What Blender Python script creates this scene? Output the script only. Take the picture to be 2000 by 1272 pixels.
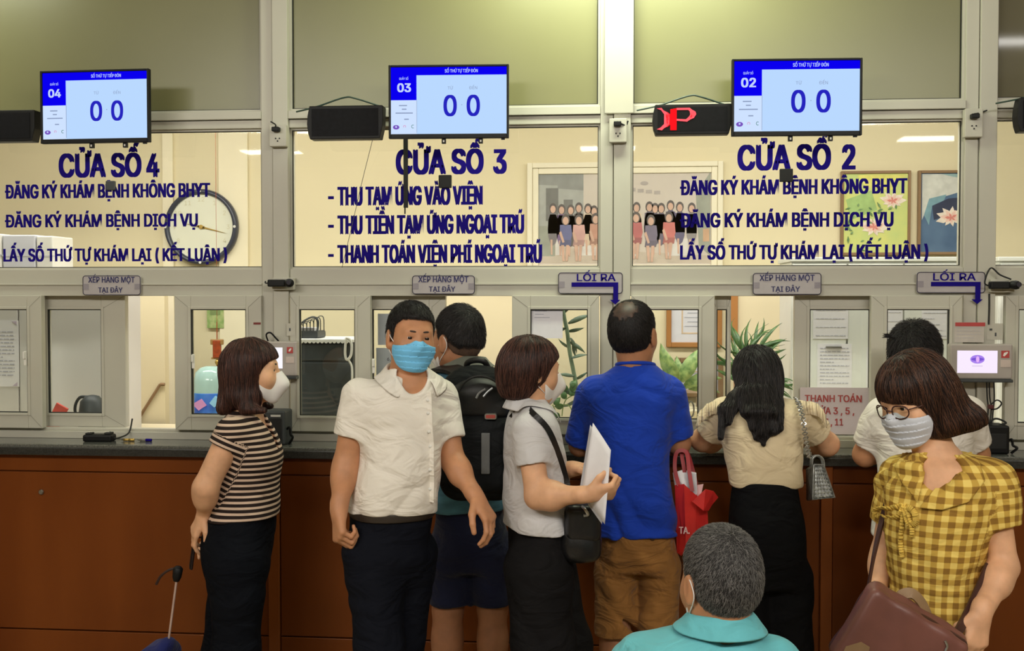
import bpy, bmesh, math, random
import numpy as np
import mathutils
from mathutils import Vector, Matrix

for _o in list(bpy.data.objects):
    bpy.data.objects.remove(_o)
S = bpy.context.scene
COL = S.collection
PI = math.pi

# ------------------------------------------------------------------ camera, light, exposure
FPX = 2160.0
YAW, PITCH, ROLL = math.radians(5.32), math.radians(-1.62), 0.0
CAM = Vector((0.419, -4.5, 1.66))
cd = bpy.data.cameras.new('camera')
cd.sensor_width = 36.0
cd.lens = 36.0 * FPX / 2000.0
cd.clip_start = 0.05
cam = bpy.data.objects.new('camera', cd)
COL.objects.link(cam)
RC = Matrix.Rotation(YAW, 3, 'Z') @ Matrix.Rotation(PI / 2 + PITCH, 3, 'X')
cam.matrix_world = Matrix.Translation(CAM) @ RC.to_4x4()
S.camera = cam

wd = bpy.data.worlds.new('world')
S.world = wd
wd.use_nodes = True
wd.node_tree.nodes['Background'].inputs[0].default_value = (1.0, 0.93, 0.84, 1)
wd.node_tree.nodes['Background'].inputs[1].default_value = 0.02
S.view_settings.view_transform = 'Standard'
S.view_settings.look = 'None'
S.view_settings.exposure = 0.0
S.view_settings.gamma = 1.0
S.view_settings.use_curve_mapping = False
S.cycles.use_denoising = True
S.cycles.max_bounces = 8
S.cycles.transparent_max_bounces = 16
S.cycles.caustics_reflective = False
S.cycles.caustics_refractive = False
S.cycles.sample_clamp_indirect = 4.0


def area(name, loc, size, sizey, power, col, aim):
    l = bpy.data.lights.new(name, 'AREA')
    l.shape = 'RECTANGLE'
    l.size, l.size_y = size, sizey
    l.energy = power
    l.color = col
    o = bpy.data.objects.new(name, l)
    o.location = loc
    o.rotation_euler = (Vector(aim) - Vector(loc)).to_track_quat('-Z', 'Y').to_euler()
    COL.objects.link(o)
    return o


WARM = (1.0, 0.95, 0.86)
# broad fill added in the lobby above the viewer, without fixtures, lamp close over the middle post, light in the office behind the glass
area('lobby_fill_a', (-1.9, -4.55, 3.22), 2.4, 0.5, 105, WARM, (-1.2, -1.2, 0.6))
area('lobby_fill_b', (1.9, -4.55, 3.22), 2.4, 0.5, 105, WARM, (1.2, -1.2, 0.6))
area('front_lamp_light', (0.45, -0.5, 3.22), 1.0, 0.25, 28, (0.92, 1.0, 0.74), (0.45, 0.0, 2.6))
area('front_lamp_light_b', (-2.75, -0.5, 3.22), 1.0, 0.25, 12, (0.95, 1.0, 0.8), (-2.75, 0.0, 2.5))
area('office_light_a', (-1.6, 0.3, 2.8), 2.6, 0.3, 44, (1.0, 0.965, 0.89), (-1.6, 1.0, 1.0))
area('office_light_b', (1.4, 0.3, 2.8), 2.6, 0.3, 44, (1.0, 0.965, 0.89), (1.4, 1.0, 1.0))


# ------------------------------------------------------------------ pixel -> world helpers
def ray(px, py):
    return RC @ Vector(((px - 1000.0) / FPX, (636.0 - py) / FPX, -1.0))


def wp(px, py, y=0.0):
    """world point on the plane Y=y seen at photo pixel (px, py)"""
    d = ray(px, py)
    t = (y - CAM.y) / d.y
    return CAM + d * t


def sc(px, y):
    """pixels per metre there"""
    return FPX / ((wp(px, 575, y) - CAM).dot(RC @ Vector((0, 0, -1))))


def X(px, y=0.0):
    return wp(px, 575, y).x


def Z(py, px=1000, y=0.0):
    return wp(px, py, y).z


# ------------------------------------------------------------------ materials
def lin(c):
    c = c / 255.0
    return c / 12.92 if c <= 0.04045 else ((c + 0.055) / 1.055) ** 2.4


def rgb(r, g, b):
    return (lin(r), lin(g), lin(b), 1.0)


MATS = {}


def mat(name, col, rough=0.5, var=0.06, scale=18.0, bump=0.0, bscale=120.0, metal=0.0, spec=0.5, col2=None, emit=None, estr=0.0, sheen=0.0, stretch=(1, 1, 1), sss=0.0):
    """procedural principled material: colour mottled by noise, optional noise bump"""
    if name in MATS:
        return MATS[name]
    m = bpy.data.materials.new(name)
    m.use_nodes = True
    nt = m.node_tree
    N, L = nt.nodes, nt.links
    b = N['Principled BSDF']
    b.inputs['Roughness'].default_value = rough
    b.inputs['Metallic'].default_value = metal
    b.inputs['Specular IOR Level'].default_value = spec
    if sheen:
        b.inputs['Sheen Weight'].default_value = sheen
    if sss:
        b.inputs['Subsurface Weight'].default_value = sss
        b.inputs['Subsurface Radius'].default_value = (0.012, 0.005, 0.003)
        b.inputs['Subsurface Scale'].default_value = 0.6
    tc = N.new('ShaderNodeTexCoord')
    mp = N.new('ShaderNodeMapping')
    mp.inputs['Scale'].default_value = stretch
    L.new(tc.outputs['Object'], mp.inputs['Vector'])
    no = N.new('ShaderNodeTexNoise')
    no.inputs['Scale'].default_value = scale
    no.inputs['Detail'].default_value = 4
    L.new(mp.outputs[0], no.inputs['Vector'])
    cr = N.new('ShaderNodeValToRGB')
    c2 = col2 or tuple(min(1, max(0, c * (1 - var * 2))) for c in col[:3]) + (1,)
    c1 = col if col2 else tuple(min(1, c * (1 + var)) for c in col[:3]) + (1,)
    cr.color_ramp.elements[0].color = c2
    cr.color_ramp.elements[1].color = c1
    cr.color_ramp.elements[0].position = 0.3
    cr.color_ramp.elements[1].position = 0.7
    L.new(no.outputs[0], cr.inputs[0])
    L.new(cr.outputs[0], b.inputs['Base Color'])
    if bump:
        n2 = N.new('ShaderNodeTexNoise')
        n2.inputs['Scale'].default_value = bscale
        n2.inputs['Detail'].default_value = 3
        L.new(mp.outputs[0], n2.inputs['Vector'])
        bp = N.new('ShaderNodeBump')
        bp.inputs['Strength'].default_value = bump
        bp.inputs['Distance'].default_value = 0.004
        L.new(n2.outputs[0], bp.inputs['Height'])
        L.new(bp.outputs[0], b.inputs['Normal'])
    if emit:
        b.inputs['Emission Color'].default_value = emit
        b.inputs['Emission Strength'].default_value = estr
    MATS[name] = m
    return m


def glass_mat(name, tint=(0.97, 0.98, 0.96, 1), ior=1.5, gloss=1.6):
    m = bpy.data.materials.new(name)
    m.use_nodes = True
    nt = m.node_tree
    N, L = nt.nodes, nt.links
    N.remove(N['Principled BSDF'])
    tr = N.new('ShaderNodeBsdfTransparent')
    tr.inputs[0].default_value = tint
    gl = N.new('ShaderNodeBsdfGlossy')
    gl.inputs['Roughness'].default_value = 0.02
    fr = N.new('ShaderNodeFresnel')
    fr.inputs[0].default_value = ior
    mx = N.new('ShaderNodeMixShader')
    mu = N.new('ShaderNodeMath')
    mu.operation = 'MULTIPLY'
    mu.inputs[1].default_value = gloss
    gm = N.new('ShaderNodeNewGeometry')          # a thin pane: reflect on the entering side only
    sb = N.new('ShaderNodeMath')
    sb.operation = 'SUBTRACT'
    sb.inputs[0].default_value = 1.0
    L.new(gm.outputs['Backfacing'], sb.inputs[1])
    m2 = N.new('ShaderNodeMath')
    m2.operation = 'MULTIPLY'
    L.new(mu.outputs[0], m2.inputs[0])
    L.new(sb.outputs[0], m2.inputs[1])
    L.new(fr.outputs[0], mu.inputs[0])
    L.new(m2.outputs[0], mx.inputs[0])
    L.new(tr.outputs[0], mx.inputs[1])
    L.new(gl.outputs[0], mx.inputs[2])
    L.new(mx.outputs[0], N['Material Output'].inputs[0])
    return m


def emit_mat(name, col, st):
    m = bpy.data.materials.new(name)
    m.use_nodes = True
    N, L = m.node_tree.nodes, m.node_tree.links
    N.remove(N['Principled BSDF'])
    e = N.new('ShaderNodeEmission')
    e.inputs[0].default_value = col
    e.inputs[1].default_value = st
    L.new(e.outputs[0], N['Material Output'].inputs[0])
    return m


def wood_mat(name, c1, c2, rough=0.35):
    m = mat(name, c1, rough, col2=c2, scale=3.0, stretch=(1.2, 1.2, 0.25), bump=0.05, bscale=40, spec=0.2)
    return m


M = dict(
    pvc=mat('pvc_white', rgb(186, 183, 170), 0.42, var=0.025, scale=3, bump=0.02, bscale=30),
    pvc_dark=mat('pvc_shadow_gap', rgb(88, 84, 66), 0.6),
    pvc_joint=mat('pvc_joint', rgb(140, 136, 122), 0.6),
    gasket=mat('rubber_gasket', rgb(28, 28, 24), 0.7),
    transom=mat('frosted_film', rgb(122, 120, 84), 0.33, var=0.05, scale=1.2, bump=0.015, bscale=4, col2=rgb(114, 112, 76)),
    transom_clear=mat('clear_film', rgb(112, 108, 88), 0.06, var=0.05, scale=1.2),
    cream=mat('cream_paint', rgb(224, 212, 178), 0.75, var=0.015, scale=1.5, bump=0.03, bscale=60),
    cream_light=mat('cream_paint_light', rgb(238, 228, 200), 0.7, var=0.01),
    ceiling=mat('ceiling_paint', rgb(225, 222, 210), 0.8, var=0.02),
    lobby=mat('lobby_paint', rgb(196, 188, 158), 0.75, var=0.03, scale=2),
    floor=mat('floor_tile', rgb(176, 160, 132), 0.3, var=0.05, scale=6),
    wood=wood_mat('counter_veneer', rgb(120, 63, 23), rgb(101, 49, 15)),
    wood_trim=wood_mat('counter_batten', rgb(138, 76, 33), rgb(120, 62, 24)),
    granite=mat('granite', rgb(112, 112, 106), 0.14, var=0.25, scale=160, spec=0.6, col2=rgb(66, 68, 66)),
    granite_edge=mat('granite_edge', rgb(50, 50, 48), 0.3, var=0.3, scale=150),
    black=mat('black_plastic', rgb(16, 16, 17), 0.5, spec=0.25, bump=0.05, bscale=300),
    black_rough=mat('black_matte', rgb(24, 24, 25), 0.75, bump=0.08, bscale=300),
    dgrey=mat('dark_grey_plastic', rgb(58, 62, 64), 0.5),
    grey=mat('grey_plastic', rgb(168, 160, 154), 0.45, var=0.02),
    white=mat('white_plastic', rgb(222, 220, 214), 0.4, var=0.015),
    paper=mat('paper', rgb(226, 224, 228), 0.8, var=0.015, scale=40),
    paper_grey=mat('paper_grey', rgb(196, 196, 204), 0.8, var=0.02),
    ink=mat('navy_vinyl', rgb(28, 16, 122), 0.6, var=0.08, scale=12, spec=0.05),
    inkd=mat('dark_ink', rgb(48, 44, 62), 0.6),
    ink_soft=mat('grey_ink', rgb(176, 176, 188), 0.7),
    red=mat('red_ink', rgb(196, 48, 44), 0.6),
    metal=mat('steel', rgb(190, 190, 190), 0.3, metal=1.0),
    gold=mat('gold', rgb(202, 168, 90), 0.35, metal=0.7),
    frame_wood=wood_mat('picture_wood', rgb(150, 122, 92), rgb(132, 104, 76)),
    frame_orange=wood_mat('certificate_wood', rgb(180, 128, 76), rgb(158, 106, 58)),
    leaf=mat('leaf', rgb(74, 112, 52), 0.45, var=0.3, scale=25, col2=rgb(46, 80, 38)),
    leaf_light=mat('leaf_variegated', rgb(176, 196, 120), 0.45, col2=rgb(70, 118, 60), scale=30),
    glass=glass_mat('clear_glass'),
    sash_glass=glass_mat('sash_glass', tint=(0.93, 0.95, 0.94, 1)),
)


# ------------------------------------------------------------------ object helpers
def tag(o, label=None, cat=None, group=None, kind=None):
    if label:
        o['label'] = label
    if cat:
        o['category'] = cat
    if group:
        o['group'] = group
    if kind:
        o['kind'] = kind
    return o


def empty(name, loc, rot=(0, 0, 0), label=None, cat=None, group=None, kind=None):
    o = bpy.data.objects.new(name, None)
    o.empty_display_size = 0.05
    COL.objects.link(o)
    o.location = loc
    o.rotation_euler = rot
    return tag(o, label, cat, group, kind)


def link(name, me, m, parent=None, loc=None, rot=None, bevel=0, smooth=False, local=True):
    """local=True: mesh coordinates are in the parent's frame; else they are world coordinates"""
    o = bpy.data.objects.new(name, me)
    if m is not None and not me.materials:
        me.materials.append(m)
    COL.objects.link(o)
    if loc is not None:
        o.location = loc
    if rot is not None:
        o.rotation_euler = rot
    if parent is not None:
        o.parent = parent
        if not local:
            o.matrix_parent_inverse = world_of(parent).inverted()
    if smooth:
        me.polygons.foreach_set('use_smooth', [True] * len(me.polygons))
    if bevel:
        b = o.modifiers.new('bevel', 'BEVEL')
        b.width = bevel
        b.segments = 2
        b.limit_method = 'ANGLE'
    return o


def world_of(o):
    mw = Matrix.LocRotScale(o.location, o.rotation_euler.to_quaternion(), o.scale)
    if o.parent:
        return world_of(o.parent) @ o.matrix_parent_inverse @ mw
    return mw


class MB:
    """collects boxes, tubes, lathes and polygons, then links them as ONE mesh"""

    def __init__(s):
        s.v, s.f = [], []

    def add(s, vs, fs):
        n = len(s.v)
        s.v += [tuple(v) for v in vs]
        s.f += [tuple(i + n for i in f) for f in fs]
        return s

    def box(s, x0, y0, z0, x1, y1, z1, R=None, c=None):
        vs = [Vector((x, y, z)) for z in (z0, z1) for y in (y0, y1) for x in (x0, x1)]
        if R is not None:
            c = Vector(c)
            vs = [R @ (v - c) + c for v in vs]
        return s.add(vs, [(0, 2, 3, 1), (4, 5, 7, 6), (0, 1, 5, 4), (2, 6, 7, 3), (0, 4, 6, 2), (1, 3, 7, 5)])

    def tube(s, pts, r, n=8, cap=True):
        pts = [Vector(p) for p in pts]
        rs = r if isinstance(r, (list, tuple)) else [r] * len(pts)
        vs, fs = [], []
        prev = None
        for i, p in enumerate(pts):
            t = (pts[min(i + 1, len(pts) - 1)] - pts[max(i - 1, 0)]).normalized()
            if prev is None:
                a = Vector((0, 0, 1)) if abs(t.z) < 0.9 else Vector((1, 0, 0))
                u = t.cross(a).normalized()
            else:
                u = (prev - t * prev.dot(t)).normalized()
            prev = u
            w = t.cross(u)
            for k in range(n):
                a = 2 * PI * k / n
                vs.append(p + (u * math.cos(a) + w * math.sin(a)) * rs[i])
        for i in range(len(pts) - 1):
            for k in range(n):
                k2 = (k + 1) % n
                fs.append((i * n + k, i * n + k2, (i + 1) * n + k2, (i + 1) * n + k))
        if cap:
            fs.append(tuple(range(n))[::-1])
            fs.append(tuple((len(pts) - 1) * n + k for k in range(n)))
        return s.add(vs, fs)

    def lathe(s, prof, c=(0, 0, 0), n=24, axis='z'):
        vs, fs = [], []
        for (r, h) in prof:
            for k in range(n):
                a = 2 * PI * k / n
                if axis == 'z':
                    vs.append((c[0] + r * math.cos(a), c[1] + r * math.sin(a), c[2] + h))
                else:
                    vs.append((c[0] + r * math.cos(a), c[1] + h, c[2] + r * math.sin(a)))
        for i in range(len(prof) - 1):
            for k in range(n):
                k2 = (k + 1) % n
                q = (i * n + k, i * n + k2, (i + 1) * n + k2, (i + 1) * n + k)
                fs.append(q if axis == 'z' else q[::-1])
        fs.append(tuple(range(n))[::-1])
        fs.append(tuple((len(prof) - 1) * n + k for k in range(n)))
        return s.add(vs, fs)

    def prism(s, poly, y0, y1):
        """polygon of (x, z) extruded from y0 (front) to y1"""
        n = len(poly)
        vs = [(x, y0, z) for x, z in poly] + [(x, y1, z) for x, z in poly]
        fs = [tuple(range(n)), tuple(range(2 * n - 1, n - 1, -1))]
        fs += [(i, i + n, (i + 1) % n + n, (i + 1) % n) for i in range(n)]
        return s.add(vs, fs)

    def ring(s, x0, z0, x1, z1, w, y0, y1):
        """rectangular picture-frame ring of bar width w (single or l,r,b,t)"""
        l, r, b, t = w if isinstance(w, (tuple, list)) else (w,) * 4
        s.box(x0, y0, z0, x0 + l, y1, z1)
        s.box(x1 - r, y0, z0, x1, y1, z1)
        s.box(x0 + l, y0, z0, x1 - r, y1, z0 + b)
        s.box(x0 + l, y0, z1 - t, x1 - r, y1, z1)
        return s

    def mesh(s, name='mesh'):
        me = bpy.data.meshes.new(name)
        me.from_pydata(s.v, [], s.f)
        me.validate()
        bm = bmesh.new()
        bm.from_mesh(me)
        bmesh.ops.recalc_face_normals(bm, faces=bm.faces)
        bm.to_mesh(me)
        bm.free()
        return me

    def obj(s, name, m, parent=None, **k):
        return link(name, s.mesh(name), m, parent, **k)


def rrect(x0, z0, x1, z1, r, n=5):
    pts = []
    for cx, cz, a0 in ((x1 - r, z0 + r, -PI / 2), (x1 - r, z1 - r, 0), (x0 + r, z1 - r, PI / 2), (x0 + r, z0 + r, PI)):
        for k in range(n):
            a = a0 + PI / 2 * k / (n - 1)
            pts.append((cx + r * math.cos(a), cz + r * math.sin(a)))
    return pts


def arc(pts, n=12):
    """Catmull-Rom through points"""
    P = [Vector(p) for p in pts]
    P = [P[0] * 2 - P[1]] + P + [P[-1] * 2 - P[-2]]
    out = []
    for i in range(1, len(P) - 2):
        for k in range(n):
            t = k / n
            out.append(0.5 * ((2 * P[i]) + (P[i + 1] - P[i - 1]) * t + (2 * P[i - 1] - 5 * P[i] + 4 * P[i + 1] - P[i + 2]) * t * t + (3 * P[i] - P[i - 1] - 3 * P[i + 1] + P[i + 2]) * t ** 3))
    out.append(P[-2])
    return out


_dg = bpy.context.evaluated_depsgraph_get
_CAPH = {}
try:                                  # the sans serif that ships with Blender, if it is there
    FONT = bpy.data.fonts.load(bpy.utils.system_resource('DATAFILES', path='fonts') + '/Inter.woff2')
except Exception:
    FONT = None


def text_mesh(body, w=None, h=0.1, bold=0.0, shear=0.0, thick=0.0015, align='l'):
    """lettering as flat mesh in the XZ plane, front towards -Y; h = capital height, w = total width, bold = stroke gain / capital height"""
    def make(t):
        """closed outlines of the glyphs, each outer one with the holes inside it, as separate fills"""
        c = bpy.data.curves.new('text', 'FONT')
        c.body = t
        if FONT:
            c.font = FONT
        c.shear = shear
        c.fill_mode = 'NONE'
        c.resolution_u = 4
        o = bpy.data.objects.new('text', c)
        COL.objects.link(o)
        bpy.context.view_layer.update()
        me = bpy.data.meshes.new_from_object(o.evaluated_get(_dg()))
        bpy.data.objects.remove(o)
        nb = {}
        for e in me.edges:
            i, j = e.vertices
            nb.setdefault(i, []).append(j)
            nb.setdefault(j, []).append(i)
        seen, loops = set(), []
        for i in nb:
            if i in seen:
                continue
            lp, cur, prv = [], i, None
            while cur not in seen:
                seen.add(cur)
                lp.append(cur)
                nx = [k for k in nb[cur] if k != prv and k not in seen]
                if not nx:
                    break
                prv, cur = cur, nx[0]
            if len(lp) > 2:
                loops.append(np.array([me.vertices[k].co[:2] for k in lp]))

        def inside(pt, L):
            x, y = L[:, 0], L[:, 1]
            x2, y2 = np.roll(x, -1), np.roll(y, -1)
            cr = (y > pt[1]) != (y2 > pt[1])
            xx = x + (pt[1] - y) / np.where(y2 == y, 1e-9, y2 - y) * (x2 - x)
            return int(np.sum(cr & (pt[0] < xx))) % 2 == 1
        ar = [0.5 * np.sum(L[:, 0] * np.roll(L[:, 1], -1) - np.roll(L[:, 0], -1) * L[:, 1]) for L in loops]
        holes = {}
        for i, L in enumerate(loops):
            # a hole lies wholly inside one larger outline; overlapping strokes do not
            for j, K in enumerate(loops):
                if i != j and abs(ar[j]) > abs(ar[i]) and all(inside(p_, K) for p_ in L[::max(1, len(L) // 8)]):
                    holes[i] = j
                    break
        vs, fs = [], []
        for i, L in enumerate(loops):
            if i in holes:
                continue
            polys = [L] + [loops[j] for j in holes if holes[j] == i]
            tri = mathutils.geometry.tessellate_polygon([[Vector((x, y, 0)) for x, y in P] for P in polys])
            n = len(vs)
            for P in polys:
                vs += P.tolist()
            fs += [tuple(k + n for k in f) for f in tri]
        return np.array(vs), fs
    if not _CAPH:
        V, F = make('H')
        _CAPH[0] = V[:, 1].max() - V[:, 1].min()
    V, F = make(body)
    x0, x1 = V[:, 0].min(), V[:, 0].max()
    sz = h / _CAPH[0]
    g = bold * h * 1.4
    sx = ((w - g) / (x1 - x0)) if w else sz
    off = {'l': g / 2 / sx, 'c': -(x1 - x0) / 2, 'r': -(x1 - x0) - g / 2 / sx}[align]
    B = np.stack([(V[:, 0] - x0 + off) * sx, np.zeros(len(V)), V[:, 1] * sz], 1)
    vs, fs = [], []
    for k, (dx, dz) in enumerate(((0, 0), (-g / 2, g / 4), (g / 2, g / 4), (-g / 2, -g / 4), (g / 2, -g / 4)) if g else ((0, 0),)):
        Q = B + np.array([dx, -0.00004 * k - thick, dz])
        n = len(vs)
        vs += Q.tolist()
        fs += [tuple(i + n for i in f) for f in F]
    out = bpy.data.meshes.new('text')
    out.from_pydata(vs, [], fs)
    return out


def text(name, body, m, parent, loc, w=None, h=0.1, bold=0.0, align='l', local=True, rot=None, thick=0.0015, shear=0.0):
    return link(name, text_mesh(body, w, h, bold, shear, thick, align), m, parent, loc=loc, rot=rot, local=local)


# ------------------------------------------------------------------ room shell
ZTOP = 3.3
MB().box(-6, -9.5, -0.1, 6, 2.2, 0.0).obj('floor', M['floor']).__setitem__('kind', 'structure')
MB().box(-6, -9.5, ZTOP, 6, 0.0, ZTOP + 0.1).obj('ceiling', M['ceiling']).__setitem__('kind', 'structure')
tag(MB().box(-6, 0.09, 2.85, 6, 2.2, 2.95).obj('ceiling', M['ceiling']), kind='structure')
YB = 1.8
tag(MB().box(-6, YB, 0, 6, YB + 0.1, 2.85).obj('wall_back', M['cream']), kind='structure')
tag(MB().box(-6.1, -9.5, 0, -6, 2.2, ZTOP).obj('wall_left', M['lobby']), kind='structure')
tag(MB().box(6, -9.5, 0, 6.1, 2.2, ZTOP).obj('wall_right', M['lobby']), kind='structure')
tag(MB().box(-6, -9.6, 0, 6, -9.5, ZTOP).obj('wall_front', M['lobby']), kind='structure')

# ------------------------------------------------------------------ glazed front of the counter hall
ZA, ZA2, ZG, ZB, ZR, ZC = Z(210), Z(226), Z(243.5), Z(524.5), Z(554), Z(578.5)
ZD = Z(866.5)            # counter top level at the window line
ZS = Z(846)              # bottom of sashes
ZT = 3.3
POSTS = [(513, 566, 'trim_1'), (1172, 1231, 'trim_2'), (1881, 1941, 'trim_3')]
for a, b, n in POSTS:
    xa, xb = X(a), X(b)
    xm = xa + (xb - xa) * 0.42
    q = MB()
    q.box(xa, -0.005, ZD, xm, 0.09, ZT)
    q.box(xm + 0.003, -0.018, ZD, xb, 0.09, ZT)
    q.box(xm - 0.002, 0.004, ZD, xm + 0.005, 0.08, ZT)
    tag(q.obj(n, M['pvc'], bevel=0.002), kind='structure')
# wider cover strip on the upper half of the middle post
tag(MB().box(X(1180), -0.03, Z(227), X(1236), -0.0185, ZT).obj('trim_4', M['pvc'], bevel=0.003), kind='structure')

BAYS = {4: (-260, 513), 3: (566, 1172), 2: (1231, 1881), 1: (1941, 2330)}
WIN = {}
for n, (a, b) in BAYS.items():
    xa, xb = X(a), X(b)
    w = WIN[n] = empty('window_%d' % n, (xa, 0, ZD), kind='structure')

    def part(name, mb, m, parent=w, **k):
        return mb.obj(name, m, parent, local=False, **k)
    fr = MB()
    fr.box(xa, -0.012, ZA2, xb, 0.09, ZA)
    fr.box(xa, 0.0, ZG, xb, 0.09, ZA2 - 0.003)
    fr.box(xa, 0.0, ZR, xb, 0.09, ZB)
    fr.box(xa, -0.006, ZC, xb, 0.09, ZR - 0.003)
    fr.box(xa, -0.014, ZR - 0.006, xb, 0.0, ZR + 0.002)
    fr.box(xa, -0.012, ZD, xb, 0.09, ZS - 0.012)
    fr.box(xa, 0.0, ZS - 0.012, xb, 0.04, ZS)
    part('frame', fr, M['pvc'], bevel=0.002)
    # thin glazing beads round the big pane and the transom
    bd = MB()
    bd.ring(xa, ZB, xb, ZG, 0.008, 0.016, 0.03)
    bd.ring(xa, ZA, xb, ZT, 0.010, 0.012, 0.03)
    part('glazing_bead', bd, M['pvc'])
    part('gasket', MB().ring(xa + 0.008, ZB + 0.008, xb - 0.008, ZG - 0.008, 0.003, 0.022, 0.03).ring(xa + 0.01, ZA + 0.01, xb - 0.01, ZT, 0.004, 0.022, 0.03), M['gasket'])
    part('glass_pane', MB().box(xa, 0.03, ZB, xb, 0.036, ZG), M['glass'])
    part('transom_panel', MB().box(xa, 0.03, ZA, xb, 0.05, ZT), M['transom'] if n > 1 else M['transom_clear'])
    WIN[n] = w


def sash(n, x0, x1, gx0, gx1, y, glass=True):
    """one sliding sash: profile ring with mitred look, gasket, pane"""
    w = WIN[n]
    X0, X1, G0, G1 = X(x0, y), X(x1, y), X(gx0, y), X(gx1, y)
    pm = (gx0 + gx1) / 2
    z1, z0 = Z(577.5, pm, y) if y > 0.02 else ZC + 0.002, ZS
    gz1, gz0 = Z(604.5, pm, y), Z(811, 500, y)
    q = MB().ring(X0, z0, X1, z1, (G0 - X0, X1 - G1, gz0 - z0, z1 - gz1), y, y + 0.034)
    q.ring(G0 - 0.012, gz0 - 0.012, G1 + 0.012, gz1 + 0.012, 0.012, y - 0.004, y)
    o = q.obj('sash', M['pvc'], w, local=False, bevel=0.002)
    mt = MB()
    for xo, zo, xi, zi in ((X0, z0, G0, gz0), (X1, z0, G1, gz0), (X0, z1, G0, gz1), (X1, z1, G1, gz1)):
        n_ = Vector((zi - zo, 0, xo - xi)).normalized() * 0.0009
        A, B = Vector((xo, y - 0.0008, zo)), Vector((xi, y - 0.0008, zi))
        A, B = A.lerp(B, 0.06), A.lerp(B, 0.9)
        mt.add([A - n_, A + n_, B + n_, B - n_], [(0, 1, 2, 3)])
    mt.obj('mitre_joint', M['pvc_joint'], o, local=False)['kind'] = 'stuff'
    MB().ring(G0, gz0, G1, gz1, 0.0035, y + 0.002, y + 0.016).obj('gasket', M['gasket'], o, local=False)
    MB().box(G0, y + 0.016, gz0, G1, y + 0.021, gz1).obj('glass_pane', M['sash_glass'], o, local=False)
    return o


YF, YK = -0.03, 0.042
s41 = sash(4, -120, 80, -60, 52, YF)
s42 = sash(4, 70, 244, 92, 197, YK)
s43 = sash(4, 340, 510, 372, 480, YF)
s31 = sash(3, 566, 723, 584, 693, YF)
s32 = sash(3, 715, 870, 727, 838, YK)
s33 = sash(3, 1000, 1170, 1036, 1148, YF)
s21 = sash(2, 1233, 1396, 1262, 1365, YF)
s22 = sash(2, 1390, 1428, 1400, 1420, YK)
s23 = sash(2, 1552, 1712, 1582, 1700, YK)
s24 = sash(2, 1702, 1880, 1733, 1855, YF)
s11 = sash(1, 1965, 2140, 1990, 2110, YF)
# handles of the sashes
for so, px, py in ((s41, 50, 700), (s43, 378, 706), (s32, 730, 715)):
    p = wp(px, py, YF - 0.01)
    MB().box(p.x - 0.006, p.y - 0.006, p.z - 0.03, p.x + 0.006, p.y, p.z + 0.03).box(p.x - 0.004, p.y - 0.018, p.z - 0.002, p.x + 0.004, p.y - 0.004, p.z + 0.028).obj('handle', M['white'], so, local=False, bevel=0.002)

# lettering on the big panes
def pane_text(n, body, px0, px1, pybase, pytop, bold=0.085):
    pm = (px0 + px1) / 2
    y = 0.0285
    a, b = wp(px0, pybase, y), wp(px1, pybase, y)
    h = Z(pytop, pm, y) - Z(pybase, pm, y)
    zb = Z(pybase, pm, y)
    return text('lettering', body, M['ink'], WIN[n], (a.x, y, zb), w=b.x - a.x, h=h, bold=bold, local=False)


pane_text(4, 'CỬA SỐ', 115, 277, 345, 301, 0.09)
pane_text(4, '4', 286, 312, 345, 301, 0.09)
pane_text(4, 'ĐĂNG KÝ KHÁM BỆNH KHÔNG BHYT', 10, 411, 386, 360)
pane_text(4, 'ĐĂNG KÝ KHÁM BỆNH DỊCH VỤ', 10, 387, 443, 419)
pane_text(4, 'LẤY SỐ THỨ TỰ KHÁM LẠI ( KẾT LUẬN )', 7, 444, 510, 486)
pane_text(3, 'CỬA SỐ', 773, 945, 339, 293, 0.09)
pane_text(3, '3', 963, 990, 338, 293, 0.09)
pane_text(3, '- THU TẠM ỨNG VÀO VIỆN', 641, 943, 400, 365)
pane_text(3, '- THU TIỀN TẠM ỨNG NGOẠI TRÚ', 641, 1024, 456, 421)
pane_text(3, '- THANH TOÁN VIỆN PHÍ NGOẠI TRÚ', 641, 1059, 513, 479)
pane_text(2, 'CỬA SỐ', 1440, 1623, 331, 284, 0.09)
pane_text(2, '2', 1644, 1671, 330, 284, 0.09)
pane_text(2, 'ĐĂNG KÝ KHÁM BỆNH KHÔNG BHYT', 1328, 1772, 379, 351)
pane_text(2, 'ĐĂNG KÝ KHÁM BỆNH DỊCH VỤ', 1328, 1745, 443, 416)
pane_text(2, 'LẤY SỐ THỨ TỰ KHÁM LẠI ( KẾT LUẬN )', 1328, 1813, 506, 479)

# ------------------------------------------------------------------ the counter below
XL, XR = X(-300), X(2360)
YCF = -0.2
ct = empty('service_counter', (0, YCF, 0), label='long reddish brown wooden service counter with dark granite edge under the glazed windows', cat='counter')
MB().box(XL, YCF, ZD - 0.02, XR, 0.0, ZD).obj('countertop', M['granite'], ct, local=False, bevel=0.003)
MB().box(XL, YCF - 0.004, ZD - 0.045, XR, YCF + 0.02, ZD - 0.012).obj('granite_edge', M['granite_edge'], ct, local=False, bevel=0.004)
MB().box(XL, YCF + 0.045, 0.1, XR, -0.02, ZD - 0.02).obj('counter_body', M['wood'], ct, local=False)
MB().box(XL, YCF + 0.075, 0.0, XR, -0.02, 0.1).obj('plinth', M['granite_edge'], ct, local=False)
zseam = Z(1236, 300, YCF + 0.03)
zfas = Z(923, 200, YCF + 0.03)
xs = [XL, X(-20, YCF), X(540, YCF), X(1100, YCF), X(1632, YCF), X(2160, YCF), XR]
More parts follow.
